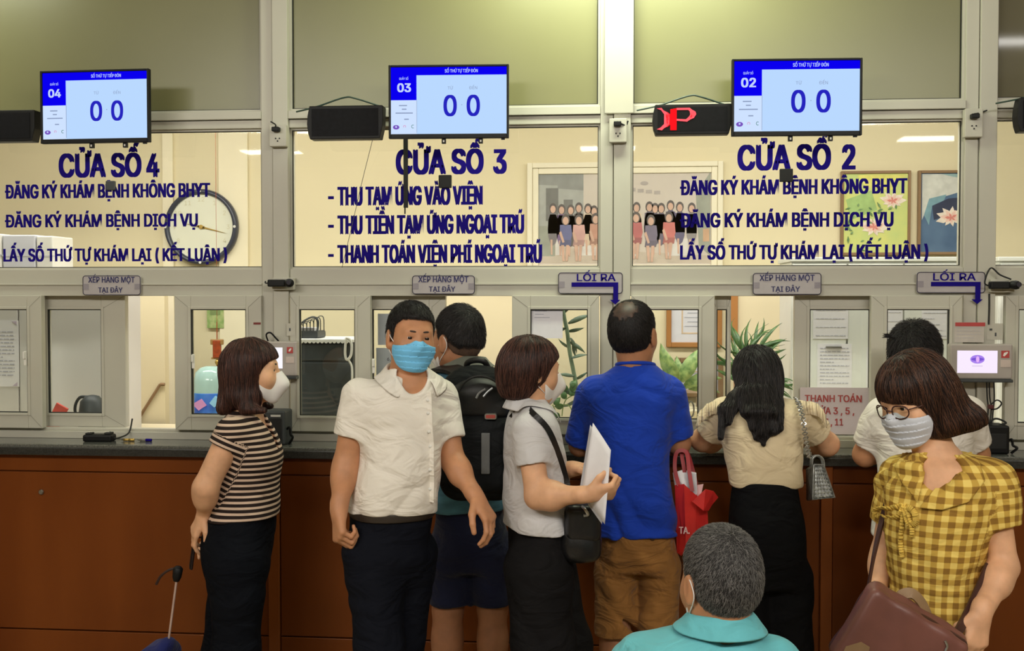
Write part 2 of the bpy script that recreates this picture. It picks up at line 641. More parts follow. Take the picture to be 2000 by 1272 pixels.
for i in range(len(xs) - 1):
    MB().box(xs[i] + 0.002, YCF + 0.036, zfas + 0.002, xs[i + 1] - 0.002, YCF + 0.046, ZD - 0.045).obj('fascia_board', M['wood'], ct, local=False, bevel=0.002)
    MB().box(xs[i] + 0.002, YCF + 0.03, zseam + 0.003, xs[i + 1] - 0.002, YCF + 0.046, zfas - 0.002).obj('wood_panel', M['wood'], ct, local=False, bevel=0.002)
    MB().box(xs[i] + 0.002, YCF + 0.028, 0.1, xs[i + 1] - 0.002, YCF + 0.046, zseam - 0.003).obj('wood_panel', M['wood'], ct, local=False, bevel=0.002)
for i in range(1, len(xs) - 1):
    MB().box(xs[i] - 0.045, YCF + 0.014, 0.1, xs[i] - 0.002, YCF + 0.03, ZD - 0.045).obj('batten', M['wood_trim'], ct, local=False, bevel=0.002)
p = wp(79, 962, YCF + 0.02)
MB().lathe([(0.008, 0.0), (0.011, 0.004), (0.011, 0.008)], (p.x, p.y, p.z), axis='y', n=12).obj('lock', M['metal'], ct, local=False)
# ------------------------------------------------------------------ queue screens
SCR_BLUE = emit_mat('screen_blue', (0.003, 0.0, 0.86, 1), 1.0)
SCR_SKY = emit_mat('screen_sky', rgb(186, 217, 255), 1.0)
SCR_PALE = emit_mat('screen_pale', rgb(206, 226, 255), 1.0)
SCR_TXT = emit_mat('screen_digits', rgb(38, 36, 190), 1.0)
SCR_WHITE = emit_mat('screen_white', rgb(196, 212, 255), 1.0)
SCR_GREY = emit_mat('screen_grey', rgb(140, 156, 190), 1.0)
SCR_PURPLE = emit_mat('screen_purple', rgb(120, 82, 190), 1.0)
SCR_PINK = emit_mat('screen_pink', rgb(214, 150, 196), 1.0)
SCR_GREEN = emit_mat('screen_green', rgb(70, 130, 120), 1.0)


def oval(rx, rz, cx=0, cz=0, y=0.0, n=24):
    q = MB()
    q.prism([(cx + rx * math.cos(2 * PI * k / n), cz + rz * math.sin(2 * PI * k / n)) for k in range(n)], y - 0.0012, y)
    return q


def queue_screen(px0, py0, px1, py1, num, yaw, lab):
    y = -0.2
    c = wp((px0 + px1) / 2, (py0 + py1) / 2, y)
    s_ = sc((px0 + px1) / 2, y)
    W, H = (px1 - px0) / s_ - 0.006, (py1 - py0) / s_
    t = empty('queue_screen', c, (0, 0, yaw), lab, 'screen', 'queue number screens above the windows')
    q = MB().ring(-W / 2, -H / 2, W / 2, H / 2, (0.0085, 0.0085, 0.017, 0.0085), -0.012, 0.0)
    q.box(-W / 2, 0, -H / 2, W / 2, 0.012, H / 2)
    q.obj('bezel', M['black'], t, bevel=0.002)
    MB().box(-W * 0.36, 0.012, -H * 0.42, W * 0.36, 0.04, H * 0.30).obj('back_cover', M['black_rough'], t, bevel=0.006)
    # wall arm behind the set
    b = MB().box(-0.05, 0.04, -0.05, 0.05, 0.052, 0.05).box(-0.018, 0.052, -0.018, 0.018, -y - 0.024, 0.018)
    b.box(-0.06, -y - 0.024, -0.05, 0.06, -y - 0.012, 0.05)
    b.obj('wall_bracket', M['black_rough'], t)
    w, h = W - 0.017, H - 0.0255
    x0, z0 = -W / 2 + 0.0085, -H / 2 + 0.017
    yf = -0.0045
    sx = lambda u: x0 + u * w
    sz = lambda v: z0 + (1 - v) * h
    MB().box(x0, -0.004, z0, x0 + w, 0.0, z0 + h).obj('screen_panel', SCR_SKY, t)
    MB().box(x0, yf - 0.001, sz(0.118), x0 + w, yf, z0 + h).box(x0, yf - 0.001, sz(0.49), sx(0.222), yf, sz(0.11)).obj('screen_banner', SCR_BLUE, t)
    MB().box(x0, yf - 0.001, z0, sx(0.222), yf, sz(0.49)).obj('screen_side_box', SCR_PALE, t)
    MB().box(sx(0.2225), yf - 0.0012, z0 + 0.006, sx(0.2255), yf, sz(0.49)).obj('screen_line', SCR_GREY, t)
    k = w / 0.45
    text('screen_number', num, SCR_WHITE, t, (sx(0.115), yf - 0.001, sz(0.365)), h=0.032 * k, bold=0.09, align='c', thick=0.0005)
    text('screen_caption', 'QUẦY SỐ', SCR_WHITE, t, (sx(0.112), yf - 0.001, sz(0.185)), w=0.036 * k, h=0.0085 * k, bold=0.02, align='c', thick=0.0005)
    text('screen_title', 'SỐ THỨ TỰ TIẾP ĐÓN', SCR_WHITE, t, (sx(0.61), yf - 0.001, sz(0.082)), w=0.128 * k, h=0.0125 * k, bold=0.03, align='c', thick=0.0005)
    for u, s_t in ((0.515, 'TỪ'), (0.712, 'ĐẾN')):
        text('screen_word', s_t, SCR_GREY, t, (sx(u), yf - 0.001, sz(0.335)), h=0.0115 * k, align='c', thick=0.0005)
    for u in (0.513, 0.713):
        text('screen_digit', '0', SCR_TXT, t, (sx(u), yf - 0.001, sz(0.728)), w=0.052 * k, h=0.078 * k, bold=0.05, align='c', thick=0.0005)
    MB().box(sx(0.61), yf - 0.0016, sz(0.57), sx(0.617), yf, sz(0.56)).obj('screen_dash', SCR_GREY, t)
    q = MB()
    for v, a, b_ in ((0.57, 0.07, 0.14), (0.625, 0.095, 0.135), (0.683, 0.04, 0.19), (0.775, 0.115, 0.155)):
        q.box(sx(a), yf - 0.0014, sz(v + 0.008), sx(b_), yf, sz(v - 0.008))
    q.obj('screen_small_print', SCR_GREY, t)
    oval(0.0125 * k, 0.0085 * k, sx(0.045), sz(0.895), yf - 0.001).obj('screen_logo', SCR_PURPLE, t)
    oval(0.0035 * k, 0.0035 * k, sx(0.045), sz(0.89), yf - 0.0022).obj('screen_logo_dot', SCR_WHITE, t)
    MB().tube([(sx(0.118) + 0.0045 * k * math.cos(a), yf - 0.001, sz(0.885) + 0.0045 * k * math.sin(a)) for a in np.linspace(-0.9, PI + 0.9, 9)], 0.0011, 5).obj('screen_logo', SCR_PINK, t)
    MB().tube([(sx(0.19) + 0.005 * k * math.cos(a), yf - 0.001, sz(0.885) + 0.006 * k * math.sin(a)) for a in np.linspace(0.8, 2 * PI - 0.9, 9)], 0.0012, 5).obj('screen_logo', SCR_GREEN, t)
    # the two cable plugs below the set, the sensor at its right end
    for u in (-0.01, 0.062):
        MB().box(u * k * 2 - 0.008, 0.0, -H / 2 - 0.019, u * k * 2 + 0.008, 0.014, -H / 2).obj('cable_plug', M['black'], t)
        MB().box(u * k * 2 - 0.003, -0.001, -H / 2 - 0.014, u * k * 2 + 0.003, 0.0, -H / 2 - 0.006).obj('plug_label', M['white'], t)
    MB().box(W / 2 - 0.03, -0.004, -H / 2 - 0.006, W / 2 - 0.016, 0.006, -H / 2).obj('sensor', M['black'], t)
    return t


queue_screen(74, 138, 299, 279, '04', math.radians(-1.5), 'wall screen with blue banner showing number 04 above window four')
queue_screen(758, 128, 995, 270, '03', math.radians(2.5), 'wall screen with blue banner showing number 03 above window three')
queue_screen(1429, 116, 1682, 265, '02', math.radians(2.5), 'wall screen with blue banner showing number 02 above window two')

# ------------------------------------------------------------------ running-text boxes beside the screens
LED = emit_mat('led_red', (1.0, 0.006, 0.01, 1), 1.6)
LED2 = emit_mat('led_rose', (1.0, 0.10, 0.12, 1), 1.4)


def ticker(px0, py0, px1, py1, lab, lit=False, cable=True):
    y = -0.14
    c = wp((px0 + px1) / 2, (py0 + py1) / 2, y)
    s_ = sc((px0 + px1) / 2, y)
    W, H = (px1 - px0) / s_, (py1 - py0) / s_
    t = empty('text_display', c, (0, 0, 0), lab, 'display', 'running text boxes between the screens')
    prof = [(-W / 2 + 0.012, -H / 2), (W / 2 - 0.014, -H / 2), (W / 2 - 0.002, -H * 0.1), (W / 2, H / 2 - 0.004), (W / 2 - 0.004, H / 2), (-W / 2 + 0.010, H / 2), (-W / 2 + 0.002, H * 0.2), (-W / 2, -H * 0.05), (-W / 2 + 0.004, -H * 0.3)]
    MB().prism(prof, -0.03, 0.03).obj('case', M['black'], t, bevel=0.003)
    MB().box(-W / 2 + 0.02, -0.0325, -H / 2 + 0.012, W / 2 - 0.02, -0.03, H / 2 - 0.012).obj('front_window', mat('led_window', rgb(16, 16, 20), 0.6, spec=0.15, var=0.2, scale=60), t)
    MB().box(-0.03, 0.03, -0.03, 0.03, -y - 0.01, 0.03).obj('wall_bracket', M['black_rough'], t)
    if cable:
        MB().tube(arc([(-W / 2 - 0.06, 0.03, H / 2 - 0.012), (-W / 2 + 0.03, 0.01, H / 2 + 0.004), (-W / 2 + 0.14, 0.01, H / 2 + 0.038), (W / 2 - 0.12, 0.01, H / 2 + 0.034), (W / 2 - 0.02, 0.03, H / 2 + 0.004)]), 0.0035, 6).obj('cable', mat('cable_green', rgb(58, 78, 70), 0.5), t)
    if lit:
        sx = lambda px: (px - (px0 + px1) / 2) / s_
        sz = lambda py: ((py0 + py1) / 2 - py) / s_
        poly = lambda pts, m: MB().prism([(sx(a), sz(b)) for a, b in pts], -0.0345, -0.0325).obj('lit_letter', m, t)
        # ")" stroke, stem and bowl of the P as they stand half scrolled
        poly([(1283, 214), (1292, 213), (1296, 218), (1302, 221), (1307, 226), (1307, 244), (1303, 249), (1297, 252), (1293, 256), (1283, 254), (1290, 251), (1297, 244), (1297, 225), (1291, 217)], LED2)
        poly([(1303, 221), (1309, 226), (1309, 245), (1303, 250), (1300, 244), (1300, 226)], LED)
        poly([(1309, 216), (1321, 214), (1321, 256), (1309, 256)], LED)
        poly([(1321, 213.5), (1346, 213.5), (1350, 217), (1357, 221), (1358.5, 226), (1354, 233), (1347, 236), (1341, 240), (1321, 238), (1321, 234.5), (1339, 235.5), (1345, 230), (1347, 226), (1346, 220), (1343, 217.5), (1321, 217.5)], LED2)
        poly([(1349, 220), (1356, 223), (1356, 227), (1350, 232), (1346, 233), (1349, 227)], LED)
    return t


ticker(-70, 218, 78, 278, 'black running text box cut by the picture edge, left of the screen showing 04', cable=False)
ticker(602, 209, 752, 273, 'black running text box, unlit, left of the screen showing 03')
ticker(1275, 206, 1428, 264, 'black running text box with glowing red letters left of the screen showing 02', lit=True)
ticker(1985, 192, 2140, 258, 'black running text box cut by the picture edge, right of the third post')

# ------------------------------------------------------------------ power sockets on the posts
def socket(px, py0, py1, y, lab, cablepts):
    a = wp(px, (py0 + py1) / 2, y)
    s_ = sc(px, y)
    W, H = 34 / s_, (py1 - py0) / s_
    t = empty('power_socket', a, (0, 0, 0), lab, 'socket', 'power sockets high on the window posts')
    MB().box(-W / 2, -0.034, -H / 2, W / 2, 0, H / 2).obj('box', M['pvc'], t, bevel=0.003)
    h = MB()
    for dx, dz in ((-0.008, 0.0), (0.008, 0.0), (0.0, -0.011)):
        h.lathe([(0.003, -0.0365), (0.003, -0.033)], (dx, 0, dz - 0.012), n=8, axis='y')
    h.obj('pin_holes', M['black'], t)
    MB().box(-0.017, -0.064, 0.014, 0.013, -0.034, 0.032).obj('plug', M['black'], t, bevel=0.003)
    MB().tube(arc([(-0.004, -0.05, 0.032)] + [(a.x * 0 + dx, -0.03, dz) for dx, dz in cablepts], 6), 0.003, 6).obj('cable', M['black_rough'], t)


socket(547, 246, 288, -0.018, 'grey power socket with black plug on the post right of window four', [(-0.01, 0.045), (-0.03, 0.058)])
socket(1207, 234, 280, -0.018, 'grey power socket with black plug on the post below the wide cover strip', [(0.03, 0.02), (0.04, 0.038)])
socket(1897, 215, 270, -0.005, 'grey power socket with black plug on the post right of window two', [(0.02, 0.038), (0.05, 0.048)])

# ------------------------------------------------------------------ tilted cameras on the posts
def post_camera(px, py, y, lab, cable):
    c = wp(px, py, y)
    t = empty('webcam', c, (0, 0, 0), lab, 'camera', 'small black cameras on the window posts')
    MB().box(-0.05, -0.022, -0.015, 0.022, 0.014, 0.014).obj('body', M['black'], t, bevel=0.005)
    MB().tube([(0.022, -0.006, 0), (0.032, -0.012, 0), (0.044, -0.02, 0), (0.052, -0.026, 0)], [0.012, 0.016, 0.018, 0.015], 14).obj('lens', M['black'], t, smooth=True)
    MB().lathe([(0.010, -0.002), (0.008, 0.0), (0.001, 0.001)], (0.047, -0.042, 0.002), n=14, axis='y').obj('lens_glass', mat('lens_glass', rgb(60, 58, 66), 0.08), t)
    MB().box(-0.04, 0.014, -0.028, 0.05, -y - 0.006, 0.022).obj('mount_plate', M['pvc'], t, bevel=0.002)
    if cable:
        MB().tube(arc([(-0.048, -0.006, -0.005), (-0.07, -0.01, 0.01), (-0.045, 0.0, 0.066), (-0.01, 0.0, 0.04), (0.03, -0.006, 0.022)], 8), 0.0032, 6).obj('cable', M['black_rough'], t)
    else:
        MB().tube(arc([(-0.05, -0.006, 0.0), (-0.062, -0.006, 0.0), (-0.062, -0.004, 0.008)], 5), 0.003, 6).obj('cable', M['black_rough'], t)


post_camera(548, 553, -0.055, 'small black camera on the post between windows four and three', False)
post_camera(1958, 557, -0.055, 'small black camera with looped cable on the post right of window two', True)
MB().tube(arc([wp(1932, 574, -0.021), wp(1932, 600, -0.021), wp(1931, 634, -0.021)], 6), 0.0035, 6).obj('cable', M['gasket'])
tag(bpy.context.scene.objects['cable.%03d' % 0] if False else COL.objects[-1], 'thin black cable running down the post below the looped camera', 'cable')

# small squares stuck on / behind the big panes
for px, py, r, m_, lab in ((870, 355, 12.5, 'black_rough', 'small black square pad on the glass of window three'), (1535, 343, 12.5, 'black_rough', 'small black square pad on the glass of window two'), (218, 363, 9, 'dgrey', 'small dark pad on the glass of window four')):
    c = wp(px, py, 0.028)
    d = r / sc(px, 0.028)
    o = MB().box(c.x - d, 0.012, c.z - d, c.x + d, 0.0298, c.z + d).obj('sensor_pad', M[m_], bevel=0.003)
    tag(o, lab, 'sensor', 'square pads stuck on the big panes')
# dark strap hanging in front of window three
MB().box(X(787), 0.018, Z(405, 790), X(795), 0.03, Z(262, 790)).tube([wp(791, 404, 0.02), wp(791, 418, 0.02)], 0.003, 6).obj('cable_strip', M['black_rough'])
tag(COL.objects[-1], 'black cable strip hanging from the screen in front of window three', 'cable')
MB().tube(arc([wp(728, 272, -0.06), wp(706, 360, 0.01), wp(690, 430, 0.015), wp(668, 523, 0.015)], 8), 0.0013, 5).obj('thin_wire', M['granite'])
tag(COL.objects[-1], 'thin grey wire slanting across the left of window three', 'wire')

# ------------------------------------------------------------------ small signs on the rail
SIGN = mat('sign_acrylic', rgb(176, 170, 172), 0.25, var=0.03)
TAPE = mat('clear_tape', rgb(150, 144, 152), 0.2)


def sign(px0, py0, px1, py1, lines, lab, grp, arrow=False):
    y = -0.0225
    s_ = sc((px0 + px1) / 2, y)
    c = wp((px0 + px1) / 2, (py0 + py1) / 2, y)
    W, H = (px1 - px0) / s_, (py1 - py0) / s_
    t = empty('sign', c, (0, 0, 0), lab, 'sign', grp)
    MB().prism(rrect(-W / 2, -H / 2, W / 2, H / 2, 0.012), 0, 0.003).obj('plate', SIGN, t)
    pts = [(x, -0.0005, z) for x, z in rrect(-W / 2 + 0.002, -H / 2 + 0.002, W / 2 - 0.002, H / 2 - 0.002, 0.011)]
    MB().tube(pts + pts[:2], 0.0016, 5, cap=False).obj('border', M['inkd'], t)
    for sg in ((-1, 1) if not arrow else (-1,)):
        MB().box(sg * (W / 2 - 0.014) - 0.013, -0.0012, -0.018, sg * (W / 2 - 0.014) + 0.013, 0, 0.006).obj('tape', TAPE, t)
    for s_t, u, v, w, h in lines:
        text('lettering', s_t, M['ink'] if arrow else mat('sign_ink', rgb(40, 40, 92), 0.5), t, (u * W, -0.0006, v * H), w=w * W, h=h, bold=0.05, align='c', thick=0.001)
    if arrow:
        MB().prism([(-0.29 * W, -0.17 * H), (0.355 * W, -0.17 * H), (0.355 * W, -0.36 * H), (0.355 * W, -0.78 * H), (0.30 * W, -0.78 * H), (0.385 * W, -1.0 * H), (0.465 * W, -0.78 * H), (0.43 * W, -0.78 * H), (0.43 * W, 0.03 * H), (-0.29 * W, 0.03 * H)], -0.003, -0.001).obj('arrow', M['ink'], t)
    return t


QG, XG = 'signs telling people to queue', 'exit signs with a bent arrow'
ql = [('XẾP HÀNG MỘT', 0.0, 0.14, 0.80, 0.0235), ('TẠI ĐÂY', -0.02, -0.36, 0.42, 0.021)]
sign(159, 538, 277, 577, ql, 'grey plate reading XẾP HÀNG MỘT TẠI ĐÂY under window four', QG)
sign(804, 538, 928, 575, ql, 'grey plate reading XẾP HÀNG MỘT TẠI ĐÂY under window three', QG)
sign(1471, 533, 1603, 576, ql, 'grey plate reading XẾP HÀNG MỘT TẠI ĐÂY under window two', QG)
sign(1090, 532, 1216, 574, [('LỐI RA', 0.09, 0.1, 0.60, 0.028)], 'grey plate reading LỐI RA with bent blue arrow beside window three', XG, True)
sign(1792, 531, 1922, 573, [('LỐI RA', 0.05, 0.1, 0.62, 0.028)], 'grey plate reading LỐI RA with bent blue arrow beside window two', XG, True)

# ------------------------------------------------------------------ rating tablets, black boxes, cables
CARD_RED = mat('card_red', rgb(176, 62, 60), 0.5)


def tablet(px0, py0, px1, py1, sx0, sy0, sx1, sy1, y, lab, lit):
    c = wp((px0 + px1) / 2, (py0 + py1) / 2, y)
    s_ = sc((px0 + px1) / 2, y)
    W, H = (px1 - px0) / s_, (py1 - py0) / s_
    u = lambda px: (px - (px0 + px1) / 2) / s_
    v = lambda py: ((py0 + py1) / 2 - py) / s_
    t = empty('rating_tablet', c, (0, 0, 0), lab, 'tablet', 'rating tablets on the posts')
    MB().box(-W / 2, 0, -H / 2, W / 2, 0.04, H / 2).obj('case', M['grey'], t, bevel=0.006)
    MB().box(-W / 2 + 0.01, -0.01, -H / 2 - 0.012, W / 2, 0.03, -H / 2).obj('holder_lip', M['dgrey'], t, bevel=0.003)
    MB().box(-0.03, 0.04, -0.03, 0.03, -y - 0.016, 0.03).obj('mount', M['grey'], t)
    MB().box(u(sx0), -0.001, v(sy1), u(sx1), 0.002, v(sy0)).obj('screen', emit_mat('tablet_screen', rgb(250, 236, 255) if lit else rgb(252, 250, 255), 1.0), t)
    if lit:
        mx, my = (sx0 + sx1) / 2, (sy0 + sy1) / 2
        oval(13.5 / s_, 8.5 / s_, u(mx), v(my - 5), -0.0012).obj('screen_emblem', emit_mat('emblem_purple', rgb(168, 130, 236), 1), t)
        oval(12 / s_, 3.2 / s_, u(mx), v(my - 5), -0.0026).obj('screen_emblem_band', emit_mat('emblem_dark', rgb(122, 84, 208), 1), t)
        oval(3.2 / s_, 6 / s_, u(mx), v(my - 5), -0.004).obj('screen_emblem_centre', emit_mat('emblem_pink', rgb(232, 180, 250), 1), t)
        MB().box(u(mx - 10), -0.002, v(my + 9), u(mx + 10), -0.001, v(my + 7.5)).obj('screen_caption', emit_mat('emblem_caption', rgb(216, 200, 232), 1), t)
    return t, u, v, s_


t, u, v, s_ = tablet(1857, 672, 1976, 741, 1871, 685, 1947, 729, -0.075, 'grey rating tablet with lilac screen and oval emblem at the right', True)
def cards(t, u, v, x0, y0, x1, y1, x2, y2, x3, y3):
    MB().box(u(x0), -0.002, v(y1), u(x1), 0, v(y0)).obj('red_card', CARD_RED, t)
    MB().prism([(u(x0 + 3), v(y1 - 4)), (u(x0 + 6), v(y1 - 3)), (u(x1 - 2.5), v(y0 + 3.5)), (u(x1 - 4), v(y0 + 2)), (u(x0 + 5), v(y0 + 4))], -0.003, -0.002).obj('card_mark', M['white'], t)
    MB().box(u(x2), -0.0015, v(y3), u(x3), 0, v(y2)).obj('pale_card', mat('card_pale', rgb(196, 180, 172), 0.6), t)
cards(t, u, v, 1954, 685, 1969, 699, 1953, 703, 1972, 717)
t2, u, v, s_ = tablet(505, 667, 581, 735, 515, 679, 552, 720, -0.075, 'grey rating tablet with white screen behind the woman in stripes', False)
cards(t2, u, v, 561, 678, 573, 690, 559, 697, 575, 709)

def black_box(px0, py0, px1, py1, y, m_, lab, label_white=False):
    a, b = wp(px0, py1, y), wp(px1, py0, y)
    t = empty('black_speaker_box', ((a.x + b.x) / 2, y, ZD), (0, 0, 0), lab, 'box')
    W, H = b.x - a.x, b.z - ZD
    MB().box(-W / 2, 0, 0, W / 2, 0.11, H).obj('case', m_, t, bevel=0.008)
    MB().box(-W / 2 + 0.012, -0.002, 0.02, W / 2 - 0.012, 0.004, H - 0.03).obj('grille', M['black_rough'], t, bevel=0.003)
    if label_white:
        MB().box(-0.01, -0.003, H - 0.024, 0.03, 0, H - 0.016).obj('badge', M['white'], t)
    MB().tube(arc([(W / 2, 0.03, H * 0.45), (W / 2 + 0.014, 0.02, H * 0.5), (W / 2 + 0.018, 0.02, H * 0.3), (W / 2 + 0.03, 0.01, H * 0.22), (W / 2 + 0.012, 0.02, 0.003)], 6), 0.005, 6).obj('cable', M['black'], t)
    return t


black_box(512, 803, 556, 884, -0.14, M['dgrey'], 'dark grey speaker box on the counter behind the woman in stripes', True)
bb = black_box(1912, 832, 1973, 892, -0.14, M['black'], 'black box with looped cables on the counter at the right')
q = MB()
for x0_, x1_ in ((1932, 1936), (1941, 1940), (1927, 1930)):
    q.tube(arc([wp(x0_, 742, -0.07), wp(x0_ + 1, 775, -0.06), wp(x1_, 800, -0.08), wp(x1_ - 4, 832, -0.1)], 6), 0.0028, 6)
q.tube(arc([wp(1930, 796, -0.08), wp(1946, 782, -0.09), wp(1956, 788, -0.09), wp(1948, 798, -0.09), wp(1936, 800, -0.08)], 8), 0.003, 6)
q.tube(arc([wp(1928, 828, -0.1), wp(1945, 818, -0.09), wp(1965, 826, -0.1), wp(1950, 831, -0.1)], 8), 0.004, 6)
tag(q.obj('cable_bundle', M['black_rough']), 'bundle of black cables from the lilac tablet down to the black box', 'cable')
tag(MB().box(wp(1930, 799, -0.09).x, -0.1, wp(1930, 799, -0.09).z, wp(1940, 791, -0.09).x, -0.075, wp(1930, 791, -0.09).z).obj('cable_clip', mat('dark_red', rgb(70, 16, 20), 0.5), bevel=0.003), 'dark red clip on the cables above the black box', 'clip')
tag(MB().tube(arc([wp(524, 668, -0.05), wp(520, 654, -0.07), wp(528, 650, -0.07), wp(538, 660, -0.06), wp(544, 668, -0.05), wp(530, 667, -0.05)], 6), 0.0035, 6).obj('cable', M['black']), 'small loop of black cable on top of the white screened tablet', 'cable')

# stickers and notices on the frames
def sticker(name, px0, py0, px1, py1, y, m_, lab, cat='sticker', rot=0, grp=None):
    a, b = wp(px0, py1, y), wp(px1, py0, y)
    o = MB().box(-(b.x - a.x) / 2, 0, -(b.z - a.z) / 2, (b.x - a.x) / 2, 0.0012, (b.z - a.z) / 2).obj(name, m_, None, loc=((a.x + b.x) / 2, y, (a.z + b.z) / 2), rot=(0, rot, 0))
    return tag(o, lab, cat, grp)


def lines_on(o, W, H, rows, m_=None, x0=-0.42, x1=0.42, seed=0, th=0.05):
    """rows of faint print on a sheet whose centre is its origin"""
    rnd = random.Random(seed)
    q = MB()
    for k in range(rows):
        z = H * (0.40 - 0.8 * k / max(1, rows - 1))
        xe = x1 if rnd.random() < 0.7 else x0 + (x1 - x0) * rnd.uniform(0.4, 0.9)
        x = x0
        while x < xe - 0.02:
            d = rnd.uniform(0.05, 0.16)
            q.box(x * W, -0.0008, z - H * th / 2 * 0.4, min(xe, x + d) * W, 0, z + H * th / 2 * 0.4)
            x += d + 0.025
    return q.obj('print', m_ or M['ink_soft'], o)


o = sticker('notice_card', 1864, 631, 1922, 669, -0.032, mat('notice_lilac', rgb(186, 178, 170), 0.6), 'pale notice card with red heading above the lilac tablet', 'notice')
MB().box(-0.053, -0.001, 0.025, 0.06, 0, 0.04).obj('red_heading', CARD_RED, o)
lines_on(o, 0.11, 0.05, 4, seed=3)
o = sticker('instruction_card', 1927, 632, 1959, 664, -0.02, mat('notice_grey', rgb(184, 180, 168), 0.6), 'pale card with small marks on the post above the lilac tablet', 'notice')
MB().box(-0.02, -0.001, 0.004, -0.01, 0, 0.012).box(0.0, -0.001, -0.018, 0.006, 0, -0.004).obj('print', M['dgrey'], o)
o = sticker('warning_sticker', 495, 630, 509, 634, -0.032, mat('dark_red2', rgb(116, 34, 28), 0.5), 'tiny dark red sticker on the frame right of the water bottle')
o = sticker('instruction_card', 560, 632, 577, 656, -0.032, mat('notice_grey', rgb(184, 180, 168), 0.6), 'pale square card above the white screened tablet', 'notice')
MB().box(-0.008, -0.001, -0.006, -0.002, 0, 0.006).obj('print', M['dgrey'], o)
# red printed payment notice under the sash of window two
yN = 0.036
o = sticker('payment_notice', 1562, 758, 1712, 848, yN - 0.012, mat('notice_mauve', rgb(206, 194, 198), 0.6, var=0.01), 'mauve notice with red letters reading THANH TOÁN CỬA 3, 5, 7, 11', 'notice')
W_ = 150 / sc(1637, yN)
NRED = mat('notice_red', rgb(170, 72, 70), 0.6)


def serif_text(body, cx, zb, w, h, parent):
    me = text_mesh(body, w, h, 0.06, 0, 0.0012, 'c')
    link('lettering', me, NRED, parent, loc=(cx, -0.0005, zb))


s_ = sc(1637, yN)
for bt, px0, px1, pyb, hh in (('THANH TOÁN', 1573, 1682, 785, 13), ('CỬA 3 , 5 ,', 1590, 1668, 809, 13), ('7 , 11', 1611, 1647, 831, 13)):
    cx = ((px0 + px1) / 2 - 1637) / s_
    serif_text(bt, cx, (803 - pyb) / s_, (px1 - px0) / s_, hh / s_, o)
# items on the countertop
p = wp(195, 857, -0.09)
t = empty('counter_receiver', (p.x, -0.09, ZD), (0, 0, 0.05), 'small black receiver with two bright ends on the counter under window four', 'device')
MB().box(-0.062, -0.03, 0, 0.06, 0.03, 0.03).obj('case', M['black'], t, bevel=0.008)
MB().box(0.025, -0.02, 0.03, 0.052, 0.02, 0.038).box(-0.055, -0.02, 0.03, -0.03, 0.02, 0.036).obj('raised_end', M['black_rough'], t, bevel=0.004)
MB().box(0.036, -0.008, 0.038, 0.044, 0.004, 0.041).box(-0.046, -0.008, 0.036, -0.038, 0.004, 0.039).obj('stud', M['metal'], t, bevel=0.001)
MB().tube(arc([(0.06, 0, 0.012), (0.085, 0, 0.016), (0.10, 0.06, 0.03), (0.105, 0.085, 0.085)], 6), 0.0035, 6).obj('cable', M['gasket'], t)
def pen(px0, px1, py, y, m_, lab):
    a, b = wp(px0, py, y), wp(px1, py, y)
    t = empty('pen', (a.x, y, ZD + 0.006), (0, 0, 0), lab, 'pen', 'pens lying on the counter')
    L = b.x - a.x
    MB().tube([(0.012, 0, 0), (L * 0.6, 0, 0)], 0.0055, 8).obj('barrel', m_, t, smooth=True)
    MB().tube([(L * 0.6, 0, 0), (L, 0, 0)], 0.006, 8).obj('cap', M['ink'] if m_ is not M['gold'] else M['gold'], t, smooth=True)
    MB().tube([(0.012, 0, 0), (0.0, 0, 0)], [0.004, 0.001], 8).obj('tip', M['metal'], t)
pen(236, 262, 860, -0.08, M['gold'], 'tan pen lying on the counter right of the black receiver')
pen(268, 296, 860, -0.08, mat('pen_grey', rgb(120, 116, 104), 0.4), 'grey pen with dark blue cap on the counter right of the tan pen')
# ------------------------------------------------------------------ office behind the glass
# worktop behind the panes carries what stands there
wt = empty('office_worktop', (0, 0.5, 0), label='pale inner worktop running behind the sliding panes', cat='worktop')
MB().box(XL, 0.1, 0.96, XR, 1.05, 0.985).obj('top', M['cream_light'], wt, local=False)
for xx in np.linspace(-2.6, 2.8, 7):
    MB().box(xx - 0.015, 0.12, 0.0, xx + 0.015, 1.03, 0.96).obj('support_panel', M['cream_light'], wt, local=False)
ZW = 0.985

# pilaster strips on the back wall seen through window four
for n_, (a, b) in enumerate(((322, 342), (431, 487))):
    tag(MB().box(X(a, YB), YB - 0.02, 0.0, X(b, YB), YB, 2.85).obj('trim_%d' % (5 + n_), M['cream_light']), kind='structure')


def on_wall(name, px0, py0, px1, py1, y=YB, lab='', cat='', grp=None):
    a, b = wp(px0, py1, y), wp(px1, py0, y)
    t = empty(name, ((a.x + b.x) / 2, y, (a.z + b.z) / 2), (0, 0, 0), lab, cat, grp)
    return t, b.x - a.x, b.z - a.z


# wall clock
t, W, H = on_wall('wall_clock', 325, 370, 467, 517, YB - 0.02, 'round wall clock with dark rim and gold hands, seen behind window four', 'clock')
r = W / 2
MB().lathe([(r - 0.002, 0.0), (r, -0.02), (r - 0.006, -0.04), (r - 0.02, -0.045), (r - 0.03, -0.03), (r - 0.03, 0.0)], n=48, axis='y').obj('rim', mat('clock_rim', rgb(58, 62, 78), 0.3), t, smooth=True)
MB().lathe([(r - 0.026, -0.02), (r - 0.026, -0.018)], n=48, axis='y').obj('dial', mat('clock_dial', rgb(226, 226, 208), 0.5, var=0.01), t)
for k in range(12):
    a = 2 * PI * k / 12
    n_ = str(12 if k == 0 else k)
    text('numeral', n_, mat('clock_numeral', rgb(212, 206, 172), 0.5), t, ((r - 0.06) * math.sin(a), -0.0202, (r - 0.06) * math.cos(a) - 0.013), h=0.026, align='c', thick=0.001)
